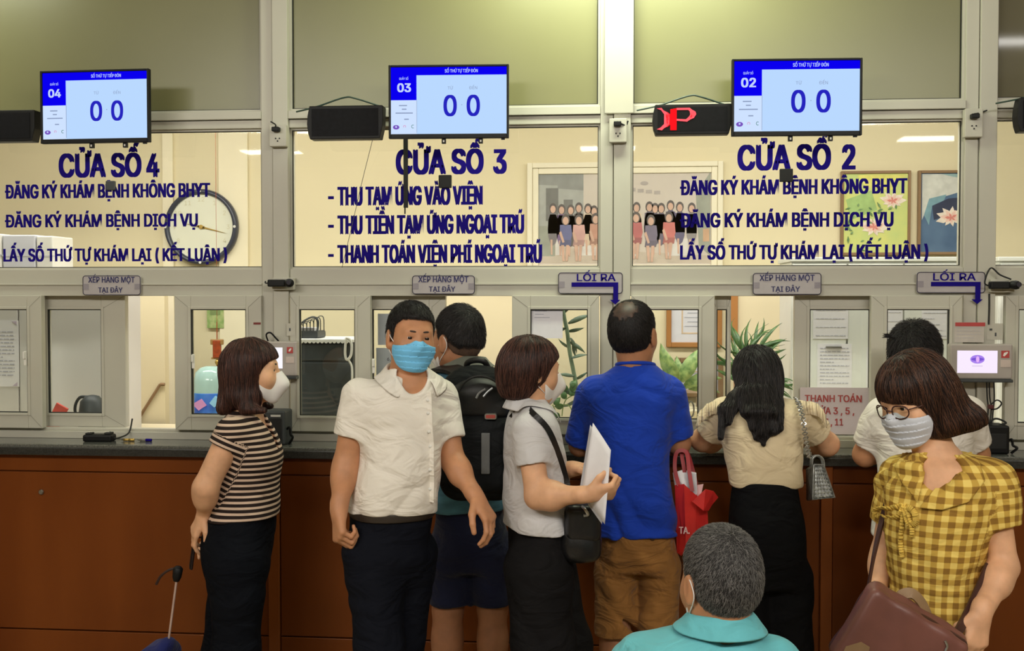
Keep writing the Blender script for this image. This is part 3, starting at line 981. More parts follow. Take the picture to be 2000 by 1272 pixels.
for k in range(4):
    a = PI / 2 * k + 0.0
    oval(0.008, 0.008, (r - 0.014) * math.sin(a), (r - 0.014) * math.cos(a), -0.0445).obj('rim_dot', M['white'], t)
def hand(name, ang, L, w):
    d = Vector((math.sin(ang), 0, math.cos(ang)))
    n_ = Vector((d.z, 0, -d.x))
    P = [d * L, n_ * w - d * 0.02, -n_ * w - d * 0.02]
    MB().prism([(q.x, q.z) for q in P], -0.026, -0.023).obj(name, M['gold'], t)
hand('hour_hand', math.radians(282), r * 0.42, 0.008)
hand('minute_hand', math.radians(104), r * 0.72, 0.006)
MB().lathe([(0.012, -0.03), (0.012, -0.02)], n=16, axis='y').obj('hub', M['gold'], t)

# storage cabinet (white back panel) behind the left sashes with boxes on it
y = 0.5
a, b = X(-160, y), X(239, y)
t = empty('storage_cabinet', ((a + b) / 2, y, ZW), label='tall grey white storage cabinet standing behind the left sashes of window four', cat='cabinet')
zc = Z(531, 120, y)
GW = mat('cabinet_greywhite', rgb(206, 203, 200), 0.55, var=0.01, scale=1.5)
MB().box(a, y, ZW, b, y + 0.2, zc).obj('body', GW, t, local=False, bevel=0.004)
for k in range(2):
    MB().box(a + (b - a) * k / 2 + 0.004, y - 0.012, ZW + 0.01, a + (b - a) * (k + 1) / 2 - 0.004, y, zc - 0.01).obj('panel', GW, t, local=False, bevel=0.002)
for px0, px1, py0, dy, m_, lab in ((-40, 4, 457, 0.0, 'white', 'white carton on the storage cabinet, at the picture edge'), (6, 70, 459, 0.0, 'paper_grey', 'translucent grey bag of papers between two cartons on the storage cabinet'), (72, 104, 461, 0.0, 'white', 'upright white carton on the storage cabinet beside the grey bag')):
    xa_, xb_ = X(px0, y), X(px1, y)
    zt = Z(py0, px0, y + dy)
    t = empty('carton', ((xa_ + xb_) / 2, y + dy + 0.1, zc), label=lab, cat='carton', group='cartons on the storage cabinet')
    q = MB()
    q.box(-(xb_ - xa_) / 2, -0.1, 0, (xb_ - xa_) / 2, 0.1, zt - zc)
    q.obj('body', M[m_], t, bevel=0.006)
    MB().box(-(xb_ - xa_) / 2 - 0.001, -0.101, (zt - zc) * 0.42, (xb_ - xa_) / 2 + 0.001, 0.101, (zt - zc) * 0.46).obj('flap_edge', M['paper_grey'], t)
# dark bag and red label lying on the worktop, seen low in the second pane
p = wp(172, 800, 0.3)
t = empty('headset', (p.x, 0.3, ZW), label='dark grey bag with a loop handle seen low behind the second sash', cat='bag')
q = MB()
q.lathe([(0.03, 0.0), (0.055, 0.04), (0.06, 0.13), (0.052, 0.19), (0.03, 0.214), (0.01, 0.219)], (0.02, 0, 0), n=20)
q.obj('body', M['dgrey'], t, smooth=True)
MB().tube(arc([(-0.035, 0, 0.06), (-0.062, 0, 0.15), (-0.04, 0, 0.205), (0.01, 0, 0.21)], 8), 0.007, 8).obj('handle', M['dgrey'], t, smooth=True)
t.name = 'loop_bag'
p = wp(117, 802, 0.26)
tag(MB().box(-0.03, 0, -0.2, 0.03, 0.012, 0.022).obj('red_folder', mat('coral', rgb(226, 92, 80), 0.5), None, loc=(p.x, 0.26, p.z + 0.002), rot=(0, math.radians(28), 0), bevel=0.002), 'coral red folder corner poking up behind the second sash', 'folder')

# stair-like cream partition seen through the opening of window four
y = 1.1
a, b = X(225, y), X(321, y)
tag(MB().box(a, y, 0, b, y + 0.05, Z(548, 270, y)).obj('wall_partition', M['cream']), kind='structure')
p0, p1, p2 = wp(258, 838, y - 0.012), wp(313, 751, y - 0.012), wp(322, 751, y - 0.012)
q = MB().tube([p0, p1], 0.008, 4).tube([p1, p2], 0.008, 4)
q.obj('trim_7', M['frame_wood'])
tag(COL.objects[-1], kind='structure')

# calendar, charm and water bottle behind the right sash of window four
t, W, H = on_wall('wall_calendar', 405, 590, 437, 641, YB - 0.021, 'small green wall calendar hanging above the red charm', 'calendar')
MB().box(-W / 2, -0.004, -H / 2, W / 2, 0, H / 2).obj('sheet', mat('calendar_green', rgb(190, 196, 140), 0.7, col2=rgb(120, 160, 84), scale=30), t)
MB().box(-W / 2 + 0.02, -0.006, 0.0, W / 2 - 0.02, -0.004, 0.03).obj('print', mat('calendar_dark', rgb(130, 150, 96), 0.7), t)
c = wp(424, 682, 1.0)
t = empty('hanging_charm', c, label='red and gold hanging charm with dark tassel behind window four', cat='charm')
CH = mat('charm_red', rgb(170, 70, 26), 0.5, var=0.2, scale=60)
MB().tube([(0, 0, 0.05), (0, 0, 0.14)], 0.0025, 6).obj('cord', CH, t)
MB().box(-0.02, -0.012, -0.045, 0.02, 0.012, 0.045).obj('plaque', CH, t, bevel=0.004)
MB().box(-0.034, -0.008, 0.022, 0.034, 0.008, 0.05).box(-0.03, -0.008, -0.052, 0.03, 0.008, -0.042).obj('end_bar', mat('charm_brown', rgb(168, 128, 74), 0.5), t, bevel=0.004)
MB().lathe([(0.004, -0.052), (0.013, -0.066), (0.004, -0.085)], n=10).obj('bead', M['gold'], t, smooth=True)
MB().tube([(0, 0, -0.085), (0, 0, -0.12), (0, 0, -0.2)], [0.004, 0.009, 0.007], 8).obj('tassel', mat('tassel_dark', rgb(84, 50, 44), 0.8), t)
# cord up to the ceiling
MB().tube([(0, 0, 0.13), (0, 0, 2.85 - c.z)], 0.001, 4).obj('cord', CH, t)

p = wp(404, 760, 0.62)
r = 52 / sc(404, 0.62) / 2 * 1.25
t = empty('water_bottle', (p.x + 0.02, 0.62, ZW), label='large pale blue water cooler bottle with blue label behind window four', cat='bottle')
BOT = mat('bottle_blue', rgb(176, 208, 204), 0.12, var=0.06, scale=8)
zt = Z(718, 404, 0.62) - ZW
MB().lathe([(r * 0.9, 0), (r, 0.02), (r, zt * 0.45), (r * 0.97, zt * 0.5), (r, zt * 0.55), (r, zt * 0.8), (r * 0.9, zt * 0.93), (r * 0.6, zt), (r * 0.3, zt * 1.02)], n=36).obj('body', BOT, t, smooth=True)
lz = Z(768, 404, 0.62) - ZW
MB().lathe([(r + 0.001, 0.03), (r + 0.002, 0.04), (r + 0.002, lz), (r + 0.001, lz + 0.004)], n=36).obj('label_band', mat('label_blue', rgb(70, 150, 224), 0.4, col2=rgb(40, 70, 186), scale=9), t, smooth=True)
MB().prism([(-0.06, lz - 0.045), (-0.015, lz - 0.02), (0.01, lz - 0.05), (-0.03, lz - 0.075)], -r - 0.004, -r + 0.02).obj('label_mark', mat('label_pink', rgb(214, 150, 206), 0.4), t)
MB().prism([(0.022, lz - 0.04), (0.05, lz - 0.006), (0.07, lz - 0.04), (0.045, lz - 0.06)], -r - 0.002, -r + 0.03).obj('label_mark', mat('label_white', rgb(150, 206, 246), 0.4), t)

# dark document cabinet with wire basket in the left pane of window three
y = 0.45
a, b = X(578, y), X(690, y)
zt = Z(668, 640, y)
t = empty('document_cabinet', ((a + b) / 2, y, ZW), label='dark grey cabinet with white cloth on top behind the left pane of window three', cat='cabinet')
DG = mat('cabinet_dark', rgb(54, 60, 64), 0.4, var=0.12, scale=14, bump=0.1, bscale=80)
MB().box(a, y, ZW, b, y + 0.4, zt).obj('body', DG, t, local=False, bevel=0.006)
zm = Z(706, 640, y)
MB().box(a + 0.01, y - 0.01, zm + 0.004, b - 0.01, y, zt - 0.012).obj('door', DG, t, local=False, bevel=0.004)
MB().box(a + 0.01, y - 0.01, ZW + 0.01, b - 0.01, y, zm - 0.004).obj('door', DG, t, local=False, bevel=0.004)
q = MB()
q.box(a - 0.004, y - 0.014, zt, b + 0.004, y + 0.36, zt + 0.012)
for k in range(14):
    xx = a + (b - a) * (k + 0.5) / 14
    q.lathe([(0.008, -0.015), (0.009, -0.012)], (xx, y, zt + 0.002), n=8, axis='y')
q.obj('lace_cloth', mat('cloth_white', rgb(236, 236, 232), 0.8), t, local=False)
c = wp(606, 655, y + 0.14)
t = empty('wire_basket', (c.x, y + 0.14, zt + 0.012), label='dark wire basket of papers on top of the dark cabinet', cat='basket')
q = MB()
for k in range(7):
    xx = -0.05 + 0.10 * k / 6
    q.tube(arc([(xx, -0.06, 0.03), (xx, -0.05, 0.06 + 0.006 * k), (xx, 0.05, 0.06 + 0.006 * k), (xx, 0.06, 0.03)], 4), 0.0025, 5)
q.tube(arc([(-0.055, -0.062, 0.03), (-0.02, -0.062, 0.075), (0.03, -0.062, 0.10), (0.055, -0.062, 0.08), (0.05, -0.062, 0.03)], 6), 0.005, 6)
q.obj('wire_frame', M['dgrey'], t)
MB().prism(rrect(-0.07, 0, 0.055, 0.035, 0.01), -0.07, 0.07).obj('tray', M['dgrey'], t)
MB().box(-0.05, -0.05, 0.035, 0.03, 0.05, 0.05).obj('papers', M['paper'], t)
t = empty('white_cable', wp(680, 690, y - 0.03), label='white folded cable hanging at the right of the dark cabinet', cat='cable')
MB().tube(arc([(-0.01, 0, 0.07), (-0.014, 0, 0.0), (-0.006, 0, -0.03), (0.012, 0, -0.01), (0.016, 0, 0.03), (0.01, 0, 0.06), (-0.01, 0, 0.07)], 6), 0.006, 8).obj('loop', M['white'], t, smooth=True)
MB().tube(arc([(0.0, 0, -0.03), (0.016, 0, -0.06), (0.018, 0, -0.12)], 5), 0.005, 6).obj('tail', M['white'], t, smooth=True)

# sheets taped to the inside of the panes
def sheet(px0, py0, px1, py1, y, lab, rows=8, seed=0, m_='paper', grp='sheets taped inside the panes', txt=None, name='paper_sheet'):
    o = sticker(name, px0, py0, px1, py1, y, M[m_], lab, 'paper', grp=grp)
    W, H = abs(wp(px1, py0, y).x - wp(px0, py0, y).x), abs(wp(px0, py0, y).z - wp(px0, py1, y).z)
    if rows:
        lines_on(o, W, H, rows, seed=seed)
    if txt:
        for s_t, u, v, h in txt:
            text('lettering', s_t, M['inkd'], o, (u * W, -0.0006, v * H), h=h, bold=0.02, align='c', thick=0.0008)
    return o


YP = YF + 0.013
o = sheet(-40, 626, 36, 755, 0.5 - 0.0135, 'printed notice sheet taped on the left pane of window four', 0)
W, H = 76 / sc(0, 0.49), 129 / sc(0, 0.49)
lines_on(o, W, H * 0.82, 13, seed=5)
for sx in (-1, 1):
    for sz in (-1, 1):
        MB().prism([(sx * W * 0.49, sz * H * 0.49), (sx * W * 0.36, sz * H * 0.49), (sx * W * 0.49, sz * H * 0.43)], -0.001, 0).obj('corner_mark', mat('lilac_print', rgb(190, 176, 196), 0.7), o)
YQ = YK + 0.0225
sheet(738, 613, 790, 674, YQ, 'grey notice sheet with numbers, upper one behind the man in white', 0, m_='paper_grey', txt=[('1,2', -0.1, 0.02, 0.014), ('3,4', -0.1, -0.27, 0.014), ('6', 0.12, 0.28, 0.014)])
sheet(735, 680, 790, 742, YQ, 'grey notice sheet, lower one behind the man in white', 0, m_='paper_grey', txt=[('6,7', 0.0, 0.1, 0.014)])
sheet(1037, 604, 1099, 661, YP, 'white notice sheet in the pane with the bamboo', 0)
o = COL.objects[-1]
q = MB()
for k, (u0, u1) in enumerate(((-0.4, 0.0), (-0.4, -0.1), (-0.42, 0.1))):
    q.box(u0 * 0.12, -0.001, 0.05 - 0.013 * k, u1 * 0.12, 0, 0.053 - 0.013 * k)
q.obj('print', M['ink_soft'], o)
YC = 0.62 - 0.0135
sheet(1588, 600, 1657, 662, YC, 'white sheet, upper one in the pane beside the payment notice', 4, 8)
o = sheet(1596, 672, 1664, 757, YC, 'white form on a clip, lower one in the pane beside the payment notice', 11, 9)
MB().box(-0.04, -0.006, 0.078, 0.03, 0, 0.088).obj('clip', M['metal'], o, bevel=0.001)
sheet(1692, 680, 1706, 757, YC, 'narrow white sheet edge right of the clipped form', 0)
sheet(1728, 606, 1763, 650, YC, 'white sheet edge in the pane behind the man at the right, left one', 3, 12)
sheet(1800, 606, 1853, 662, YC, 'white sheet in the pane behind the man at the right, right one', 5, 13)

# white cabinets behind window two and one
for k, (px0, px1, y, py, lab) in enumerate(((1545, 1875, 0.62, 503, 'long white filing cabinet behind the right half of window two'), (1950, 2300, 0.62, 502, 'white filing cabinet behind window one at the picture edge'))):
    a, b = X(px0, y), X(px1, y)
    zt = Z(py, px0, y)
    t = empty('filing_cabinet', ((a + b) / 2, y, ZW), label=lab, cat='cabinet', group='white filing cabinets behind the right windows')
    CW = mat('cabinet_white', rgb(222, 224, 218), 0.4, var=0.01)
    MB().box(a, y, ZW, b, y + 0.35, zt - 0.02).obj('body', CW, t, local=False, bevel=0.003)
    MB().box(a - 0.008, y - 0.014, zt - 0.02, b + 0.008, y + 0.36, zt).obj('top_board', CW, t, local=False, bevel=0.003)
    n_ = 3 if k == 0 else 3
    for i in range(n_):
        o = MB().box(a + (b - a) * i / n_ + 0.004, y - 0.012, ZW + 0.01, a + (b - a) * (i + 1) / n_ - 0.004, y, zt - 0.03).obj('door', CW, t, local=False, bevel=0.002)
        del o

# certificates behind window two's left pane, wooden frame edge in its opening
def certificate(px0, py0, px1, py1, lab, y=YB - 0.002, m_='frame_orange'):
    t, W, H = on_wall('certificate_frame', px0, py0, px1, py1, y, lab, 'picture frame', 'wooden certificate frames on the back wall')
    MB().ring(-W / 2, -H / 2, W / 2, H / 2, 0.028, -0.03, 0).obj('frame', M[m_], t, bevel=0.004)
    MB().box(-W / 2 + 0.02, -0.012, -H / 2 + 0.02, W / 2 - 0.02, 0, H / 2 - 0.02).obj('mat_board', mat('mat_board', rgb(216, 214, 222), 0.6, var=0.02), t)
    MB().ring(-W / 2 + 0.085, -H / 2 + 0.075, W / 2 - 0.085, H / 2 - 0.075, 0.008, -0.014, -0.012).obj('border_line', mat('border_tan', rgb(214, 188, 160), 0.6), t)
    q = MB()
    for k in range(4):
        w_ = W * (0.12 + 0.05 * (k % 2))
        q.box(-w_, -0.0135, 0.02 - 0.025 * k, w_, -0.012, 0.025 - 0.025 * k)
    q.obj('print', M['ink_soft'], t)
    return t
certificate(1301, 560, 1410, 678, 'orange wooden framed certificate behind the left pane of window two')
certificate(1318, 699, 1412, 775, 'brown wooden framed picture below the certificate behind window two', m_='frame_wood')
t, W, H = on_wall('wooden_strip', 1426, 545, 1441, 664, YB - 0.001, 'orange wooden strip on the back wall at the left of the opening of window two', 'strip')
MB().box(-W / 2, -0.02, -H / 2, W / 2, 0, H / 2).obj('board', M['frame_orange'], t, bevel=0.003)
COL.objects[-1]
# bamboo, variegated plant, dracaena
def leaf_mesh(L, w, curl=0.3, n=7, fold=0.25):
    vs, fs = [], []
    for i in range(n):
        t_ = i / (n - 1)
        ww = w * math.sin(PI * (0.06 + 0.94 * t_) ** 0.8) * (1 if t_ < 1 else 0)
        x = L * t_ * math.cos(curl * t_)
        z = -L * t_ * math.sin(curl * t_) * t_
        for k, s_ in enumerate((-1, 0, 1)):
            vs.append((x, s_ * ww, z + abs(s_) * ww * fold))
    for i in range(n - 1):
        for k in range(2):
            fs.append((i * 3 + k, i * 3 + k + 1, (i + 1) * 3 + k + 1, (i + 1) * 3 + k))
    me = bpy.data.meshes.new('leaf')
    me.from_pydata(vs, [], fs)
    me.polygons.foreach_set('use_smooth', [True] * len(fs))
    return me


def put_leaf(me, m_, parent, loc, yaw, pitch, roll=0.0, s_=1.0):
    if not me.materials:
        me.materials.append(m_)
    o = bpy.data.objects.new('leaf', me)
    COL.objects.link(o)
    o.parent = parent
    o.location = loc
    o.rotation_euler = (roll, pitch, yaw)
    o.scale = (s_,) * 3
    md = o.modifiers.new('thick', 'SOLIDIFY')
    md.thickness = 0.0012
    return o


def pot(t, r, h, m_):
    MB().lathe([(r * 0.75, 0), (r, h), (r * 1.05, h), (r * 1.05, h * 0.9), (r * 0.95, h * 0.88)], n=24).obj('pot', m_, t, smooth=True)


rnd = random.Random(4)
y = 0.42
base = wp(1132, 811, y)
t = empty('bamboo_plant', (base.x, y, ZW), label='tall lucky bamboo with dark green leaves in the middle pane', cat='plant')
pot(t, 0.06, 0.12, M['white'])
stem = [Vector((wp(px, py, y).x - base.x, 0, wp(px, py, y).z - ZW)) for px, py in ((1132, 811), (1128, 770), (1122, 735), (1113, 690), (1108, 650), (1102, 620), (1096, 585))]
stem[0] = Vector((stem[0].x, 0, 0.1))
STEM = mat('bamboo_stem', rgb(110, 130, 108), 0.5, var=0.15)
MB().tube(arc(stem, 5), 0.009, 8).obj('stem', STEM, t, smooth=True)
lm = leaf_mesh(0.115, 0.012, 0.3)
LD = mat('bamboo_leaf', rgb(84, 104, 84), 0.45, var=0.25, scale=20)
for px, py, an, s_ in ((1106, 640, 200, 1.0), (1104, 622, 140, 0.8), (1110, 632, 25, 1.0), (1108, 648, 10, 0.7), (1113, 680, 150, 0.6), (1112, 668, -30, 0.8), (1116, 700, 20, 0.7), (1122, 735, 170, 0.7), (1124, 742, 30, 0.6), (1126, 758, 200, 0.9), (1128, 770, 165, 1.0), (1130, 772, 0, 0.7), (1128, 780, 215, 0.8), (1102, 612, 60, 0.9), (1100, 604, 110, 0.8), (1114, 660, -60, 0.7), (1118, 672, -80, 0.6)):
    p = wp(px, py, y)
    put_leaf(lm, LD, t, (p.x - base.x, rnd.uniform(-0.02, 0.02), p.z - ZW), 0.0, -math.radians(an), rnd.uniform(0.9, 1.9), s_)
# ivy-like sprig lower left
q = MB()
for P in ([(1098, 812), (1100, 795), (1106, 780), (1118, 772)], [(1085, 812), (1084, 800), (1080, 790)], [(1098, 790), (1112, 792), (1122, 812)]):
    q.tube(arc([(wp(a_, b_, y).x - base.x, -0.02, wp(a_, b_, y).z - ZW) for a_, b_ in P], 5), 0.0025, 5)
q.obj('vine', mat('vine', rgb(120, 140, 84), 0.6), t)
lm2 = leaf_mesh(0.05, 0.017, 0.5)
for px, py, an in ((1080, 785, 160), (1084, 790, 60), (1076, 800, 200), (1082, 806, 320), (1106, 778, 120), (1112, 770, 30), (1100, 790, 200), (1118, 764, 80), (1122, 768, 10), (1110, 760, 150), (1116, 756, 60)):
    p = wp(px, py, y)
    put_leaf(lm2, M['leaf'], t, (p.x - base.x, -0.03, p.z - ZW), 0.0, -math.radians(an), 1.3, 0.9)

y = 0.55
base = wp(1335, 780, y)
t = empty('variegated_plant', (base.x, y, ZW), label='broad leaved variegated plant behind the left pane of window two', cat='plant')
pot(t, 0.08, 0.16, M['cream_light'])
lm3 = leaf_mesh(0.22, 0.04, 0.35)
for px, py, an, s_, ro in ((1325, 745, 122, 0.9, 1.2), (1330, 745, 62, 0.85, 1.4), (1328, 750, 95, 0.6, 1.6), (1340, 752, 20, 0.8, 1.0), (1322, 752, 165, 0.6, 1.0), (1345, 760, 5, 0.7, 0.8), (1335, 758, 35, 0.6, 1.2)):
    p = wp(px, py, y)
    put_leaf(lm3, M['leaf_light'], t, (p.x - base.x, rnd.uniform(-0.03, 0.03), p.z - ZW), 0.0, -math.radians(an), ro, s_)
MB().tube([(0, 0, 0.15), (-0.01, 0, wp(1328, 755, y).z - ZW)], 0.012, 8).obj('stem', STEM, t)
tag(MB().box(X(1300, 0.75), 0.75, Z(775, 1340, 0.75), X(1372, 0.75), 0.95, Z(768, 1340, 0.75)).box(X(1302, 0.75), 0.77, ZW, X(1306, 0.75), 0.93, Z(772, 1340, 0.75)).box(X(1366, 0.75), 0.77, ZW, X(1370, 0.75), 0.93, Z(772, 1340, 0.75)).obj('small_shelf', M['frame_wood'], bevel=0.002), 'small wooden shelf stand behind the left pane of window two', 'shelf')
c = wp(1349, 800, 0.4)
t = empty('ring_ornament', (c.x, 0.4, ZW), label='small scrolled grey ornament behind the left pane of window two', cat='ornament')
MB().tube([(0.014 * math.cos(a), 0, c.z - ZW + 0.035 * math.sin(a)) for a in np.linspace(0, 2 * PI, 17)], 0.004, 6).tube([(0, 0, 0), (0, 0, c.z - ZW - 0.03)], 0.004, 6).obj('scroll', M['granite'], t)
MB().lathe([(0.03, 0), (0.03, 0.01), (0.006, 0.014)], n=16).obj('foot', M['granite'], t)

y = 0.5
base = wp(1462, 760, y)
t = empty('dracaena_plant', (base.x, y, ZW), label='spiky green dracaena plant in the opening of window two', cat='plant')
pot(t, 0.09, 0.16, M['frame_wood'])
MB().tube([(0, 0, 0.15), (0.0, 0, wp(1462, 730, y).z - ZW)], 0.012, 8).obj('stem', STEM, t)
lm4 = leaf_mesh(0.24, 0.011, 0.55, 9)
for k in range(46):
    an = rnd.uniform(10, 170) if k % 4 else rnd.uniform(-25, 200)
    zz = rnd.uniform(0.72, 1.0)
    p = wp(1462 + rnd.uniform(-12, 12), 715 + rnd.uniform(-25, 45), y)
    put_leaf(lm4, M['leaf'], t, (p.x - base.x, rnd.uniform(-0.03, 0.03), p.z - ZW), rnd.uniform(-0.7, 0.7), -math.radians(an), rnd.uniform(0.3, 1.8), zz)
for k in range(8):
    p = wp(1500 + rnd.uniform(-15, 10), 745 + rnd.uniform(-5, 15), y)
    put_leaf(lm4, M['leaf'], t, (p.x - base.x, rnd.uniform(-0.03, 0.03), p.z - ZW), rnd.uniform(-0.4, 0.4), -math.radians(rnd.uniform(-40, 35)), rnd.uniform(0.3, 1.8), 0.6)

# framed group photograph
t, W, H = on_wall('group_photograph', 1030, 315, 1412, 540, YB - 0.001, 'white framed group photograph behind the post between windows three and two', 'picture')
u = lambda px: (px - 1221) / 382 * W
v = lambda py: (427.5 - py) / 225 * H
FRW = mat('frame_cream', rgb(232, 224, 200), 0.5, var=0.01)
MB().ring(-W / 2, -H / 2, W / 2, H / 2, 0.03, -0.03, 0).ring(-W / 2 + 0.03, -H / 2 + 0.03, W / 2 - 0.03, H / 2 - 0.03, 0.034, -0.02, 0).obj('frame', FRW, t, bevel=0.004)
MB().box(-W / 2 + 0.05, -0.008, -H / 2 + 0.05, W / 2 - 0.05, 0, H / 2 - 0.05).obj('print_wall', mat('print_wall', rgb(202, 192, 182), 0.6, var=0.02, scale=6), t)


def flat(name, parts, m_, lay):
    q = MB()
    for P in parts:
        if P[0] == 'o':
            _, cx, cy, rx, ry = P
            q.prism([(u(cx + rx * math.cos(a)), v(cy + ry * math.sin(a))) for a in np.linspace(0, 2 * PI, 13)[:-1]], -0.0085 - lay * 0.0004, -0.008)
        else:
            q.prism([(u(a), v(b)) for a, b in P[1]], -0.0085 - lay * 0.0004, -0.008)
    return q.obj(name, m_, t)


pm = lambda n_, *c: mat('print_' + n_, rgb(*[c_ * 0.72 + 0.28 * k_ for c_, k_ in zip(c, (205, 195, 186))]), 0.6)
flat('print_background', [('p', [(1051, 336), (1141, 336), (1141, 420), (1051, 420)])], pm('slate', 118, 124, 124), 1)
flat('print_background', [('p', [(1051, 358), (1090, 360), (1090, 440), (1051, 440)]), ('p', [(1092, 366), (1141, 370), (1141, 420), (1092, 420)])], pm('grey', 152, 158, 156), 2)
flat('print_background', [('p', [(1067, 365), (1091, 365), (1091, 430), (1067, 430)]), ('p', [(1102, 388), (1120, 388), (1120, 430), (1102, 430)])], pm('dark', 84, 88, 88), 3)
flat('print_background', [('p', [(1051, 480), (1390, 500), (1390, 514), (1051, 514)])], pm('floor', 186, 172, 156), 1)
flat('print_background', [('p', [(1051, 440), (1085, 440), (1085, 500), (1051, 500)]), ('p', [(1360, 380), (1388, 335), (1388, 500), (1366, 480)])], pm('olive', 132, 140, 128), 2)
flat('print_background', [('p', [(1086, 452), (1104, 452), (1104, 498), (1086, 498)]), ('p', [(1131, 468), (1175, 468), (1175, 499), (1131, 499)]), ('p', [(1231, 470), (1246, 470), (1246, 500), (1231, 500)]), ('p', [(1306, 468), (1345, 466), (1345, 500), (1306, 500)])], pm('cube', 216, 214, 212), 3)
flat('print_background', [('p', [(1374, 447), (1386, 447), (1386, 472), (1374, 472)])], pm('orange', 196, 148, 110), 4)
flat('print_lettering', [('p', [(1231 + 16 * k, 366 + 2 * k), (1243 + 16 * k, 366 + 2 * k), (1243 + 16 * k, 373 + 2 * k), (1231 + 16 * k, 373 + 2 * k)]) for k in range(4)] + [('o', 1260, 357, 8, 4)], pm('letter', 158, 150, 148), 3)
SKIN, HAIRP = pm('skin', 206, 160, 138), pm('hair', 52, 46, 48)
for cx, cy, top, cl in ((1081, 405, 'charcoal', (92, 88, 96)), (1098, 407, 'violet', (96, 66, 124)), (1116, 408, 'black', (58, 56, 58)), (1132, 404, 'black', (50, 50, 52)), (1150, 406, 'cream', (214, 188, 158)), (1162, 410, 'cream', (214, 188, 158)), (1245, 404, 'cream', (214, 198, 180)), (1270, 403, 'navy', (70, 64, 90)), (1281, 406, 'navy', (70, 64, 90)), (1293, 406, 'navy', (70, 64, 90)), (1311, 401, 'indigo', (62, 58, 100)), (1329, 404, 'indigo', (62, 58, 100)), (1352, 406, 'slate2', (120, 116, 120))):
    flat('print_person', [('o', cx, cy + 40, 10.5, 34), ('p', [(cx - 9, cy + 12), (cx + 9, cy + 12), (cx + 10, cy + 50), (cx - 10, cy + 50)])], pm(top, *cl), 5)
    flat('print_person', [('o', cx, cy, 7.6, 10.5)], HAIRP, 6)
    flat('print_person', [('o', cx, cy + 2, 5.2, 7.4), ('p', [(cx - 5, cy + 62), (cx - 1, cy + 62), (cx - 1, cy + 92), (cx - 4, cy + 92)])], SKIN, 7)
for cx, cy, top, cl in ((1106, 428, 'blue', (70, 78, 138)), (1132, 428, 'rose', (206, 150, 146)), (1165, 426, 'print', (190, 130, 108)), (1244, 424, 'red', (176, 76, 80)), (1273, 430, 'purple', (92, 84, 116)), (1308, 424, 'red2', (196, 88, 84))):
    flat('print_person', [('p', [(cx - 11, cy + 10), (cx + 11, cy + 10), (cx + 13, cy + 30), (cx + 9, cy + 44), (cx - 9, cy + 44), (cx - 12, cy + 30)])], pm(top, *cl), 8)
    flat('print_person', [('p', [(cx - 10, cy + 40), (cx + 12, cy + 40), (cx + 10, cy + 52), (cx - 12, cy + 52)])], pm('skirt' + top, *(int(c_ * 0.8) for c_ in cl)), 9)
    flat('print_person', [('o', cx, cy, 8.4, 11.5)], HAIRP, 9)
    flat('print_person', [('o', cx, cy + 2, 5.8, 8), ('p', [(cx - 9, cy + 50), (cx - 3, cy + 50), (cx - 2, cy + 82), (cx - 6, cy + 82)]), ('p', [(cx + 1, cy + 50), (cx + 7, cy + 50), (cx + 4, cy + 82), (cx, cy + 82)]), ('p', [(cx - 13, cy + 26), (cx - 9, cy + 22), (cx - 2, cy + 44), (cx - 6, cy + 46)])], SKIN, 10)

# two lotus prints
def lotus(px0, py0, px1, py1, lab, bg, bg2, blobs, flowers):
    t, W, H = on_wall('lotus_picture', px0, py0, px1, py1, YB - 0.001, lab, 'picture', 'lotus flower pictures in thin wooden frames')
    cx, cy = (px0 + px1) / 2, (py0 + py1) / 2
    u = lambda px: (px - cx) / (px1 - px0) * W
    v = lambda py: (cy - py) / (py1 - py0) * H
    MB().ring(-W / 2, -H / 2, W / 2, H / 2, 0.015, -0.03, 0).obj('frame', M['frame_wood'], t, bevel=0.002)
    MB().box(-W / 2 + 0.01, -0.02, -H / 2 + 0.01, W / 2 - 0.01, 0, H / 2 - 0.01).obj('canvas', mat('canvas_' + bg2[0], bg, 0.7, col2=bg2[1], scale=7), t)
    for k, (c_, pts) in enumerate(blobs):
        q = MB()
        q.prism([(u(a), v(b)) for a, b in pts], -0.0205 - 0.0003 * k, -0.02)
        q.obj('painted_patch', mat('paint_%d_%d_%d' % c_, rgb(*c_), 0.7, var=0.1, scale=20), t)
    rn = random.Random(int(px0))
    for (fx, fy, R_) in flowers:
        for ring_, (n_, l_, col) in enumerate(((9, 1.0, (236, 222, 208)), (7, 0.72, (236, 200, 186)), (5, 0.42, (222, 138, 128)))):
            for k in range(n_):
                a = PI * 2 * k / n_ + 0.3 * ring_ + rn.uniform(-0.1, 0.1)
                L = R_ * l_ * (1.0 if math.sin(a) > -0.3 else 0.75) / (px1 - px0) * W
                d = Vector((math.cos(a), 0, math.sin(a) * 0.75))
                n2 = Vector((-d.z, 0, d.x))
                c0 = Vector((u(fx), 0, v(fy)))
                P = [c0 + n2 * L * 0.08, c0 + d * L * 0.55 + n2 * L * 0.22, c0 + d * L, c0 + d * L * 0.55 - n2 * L * 0.22, c0 - n2 * L * 0.08]
                MB().prism([(q_.x, q_.z) for q_ in P], -0.0225 - 0.0006 * ring_ - 0.00005 * k, -0.02).obj('painted_petal', mat('petal_%d' % ring_, rgb(*col), 0.7, var=0.06, scale=30), t)
    return t


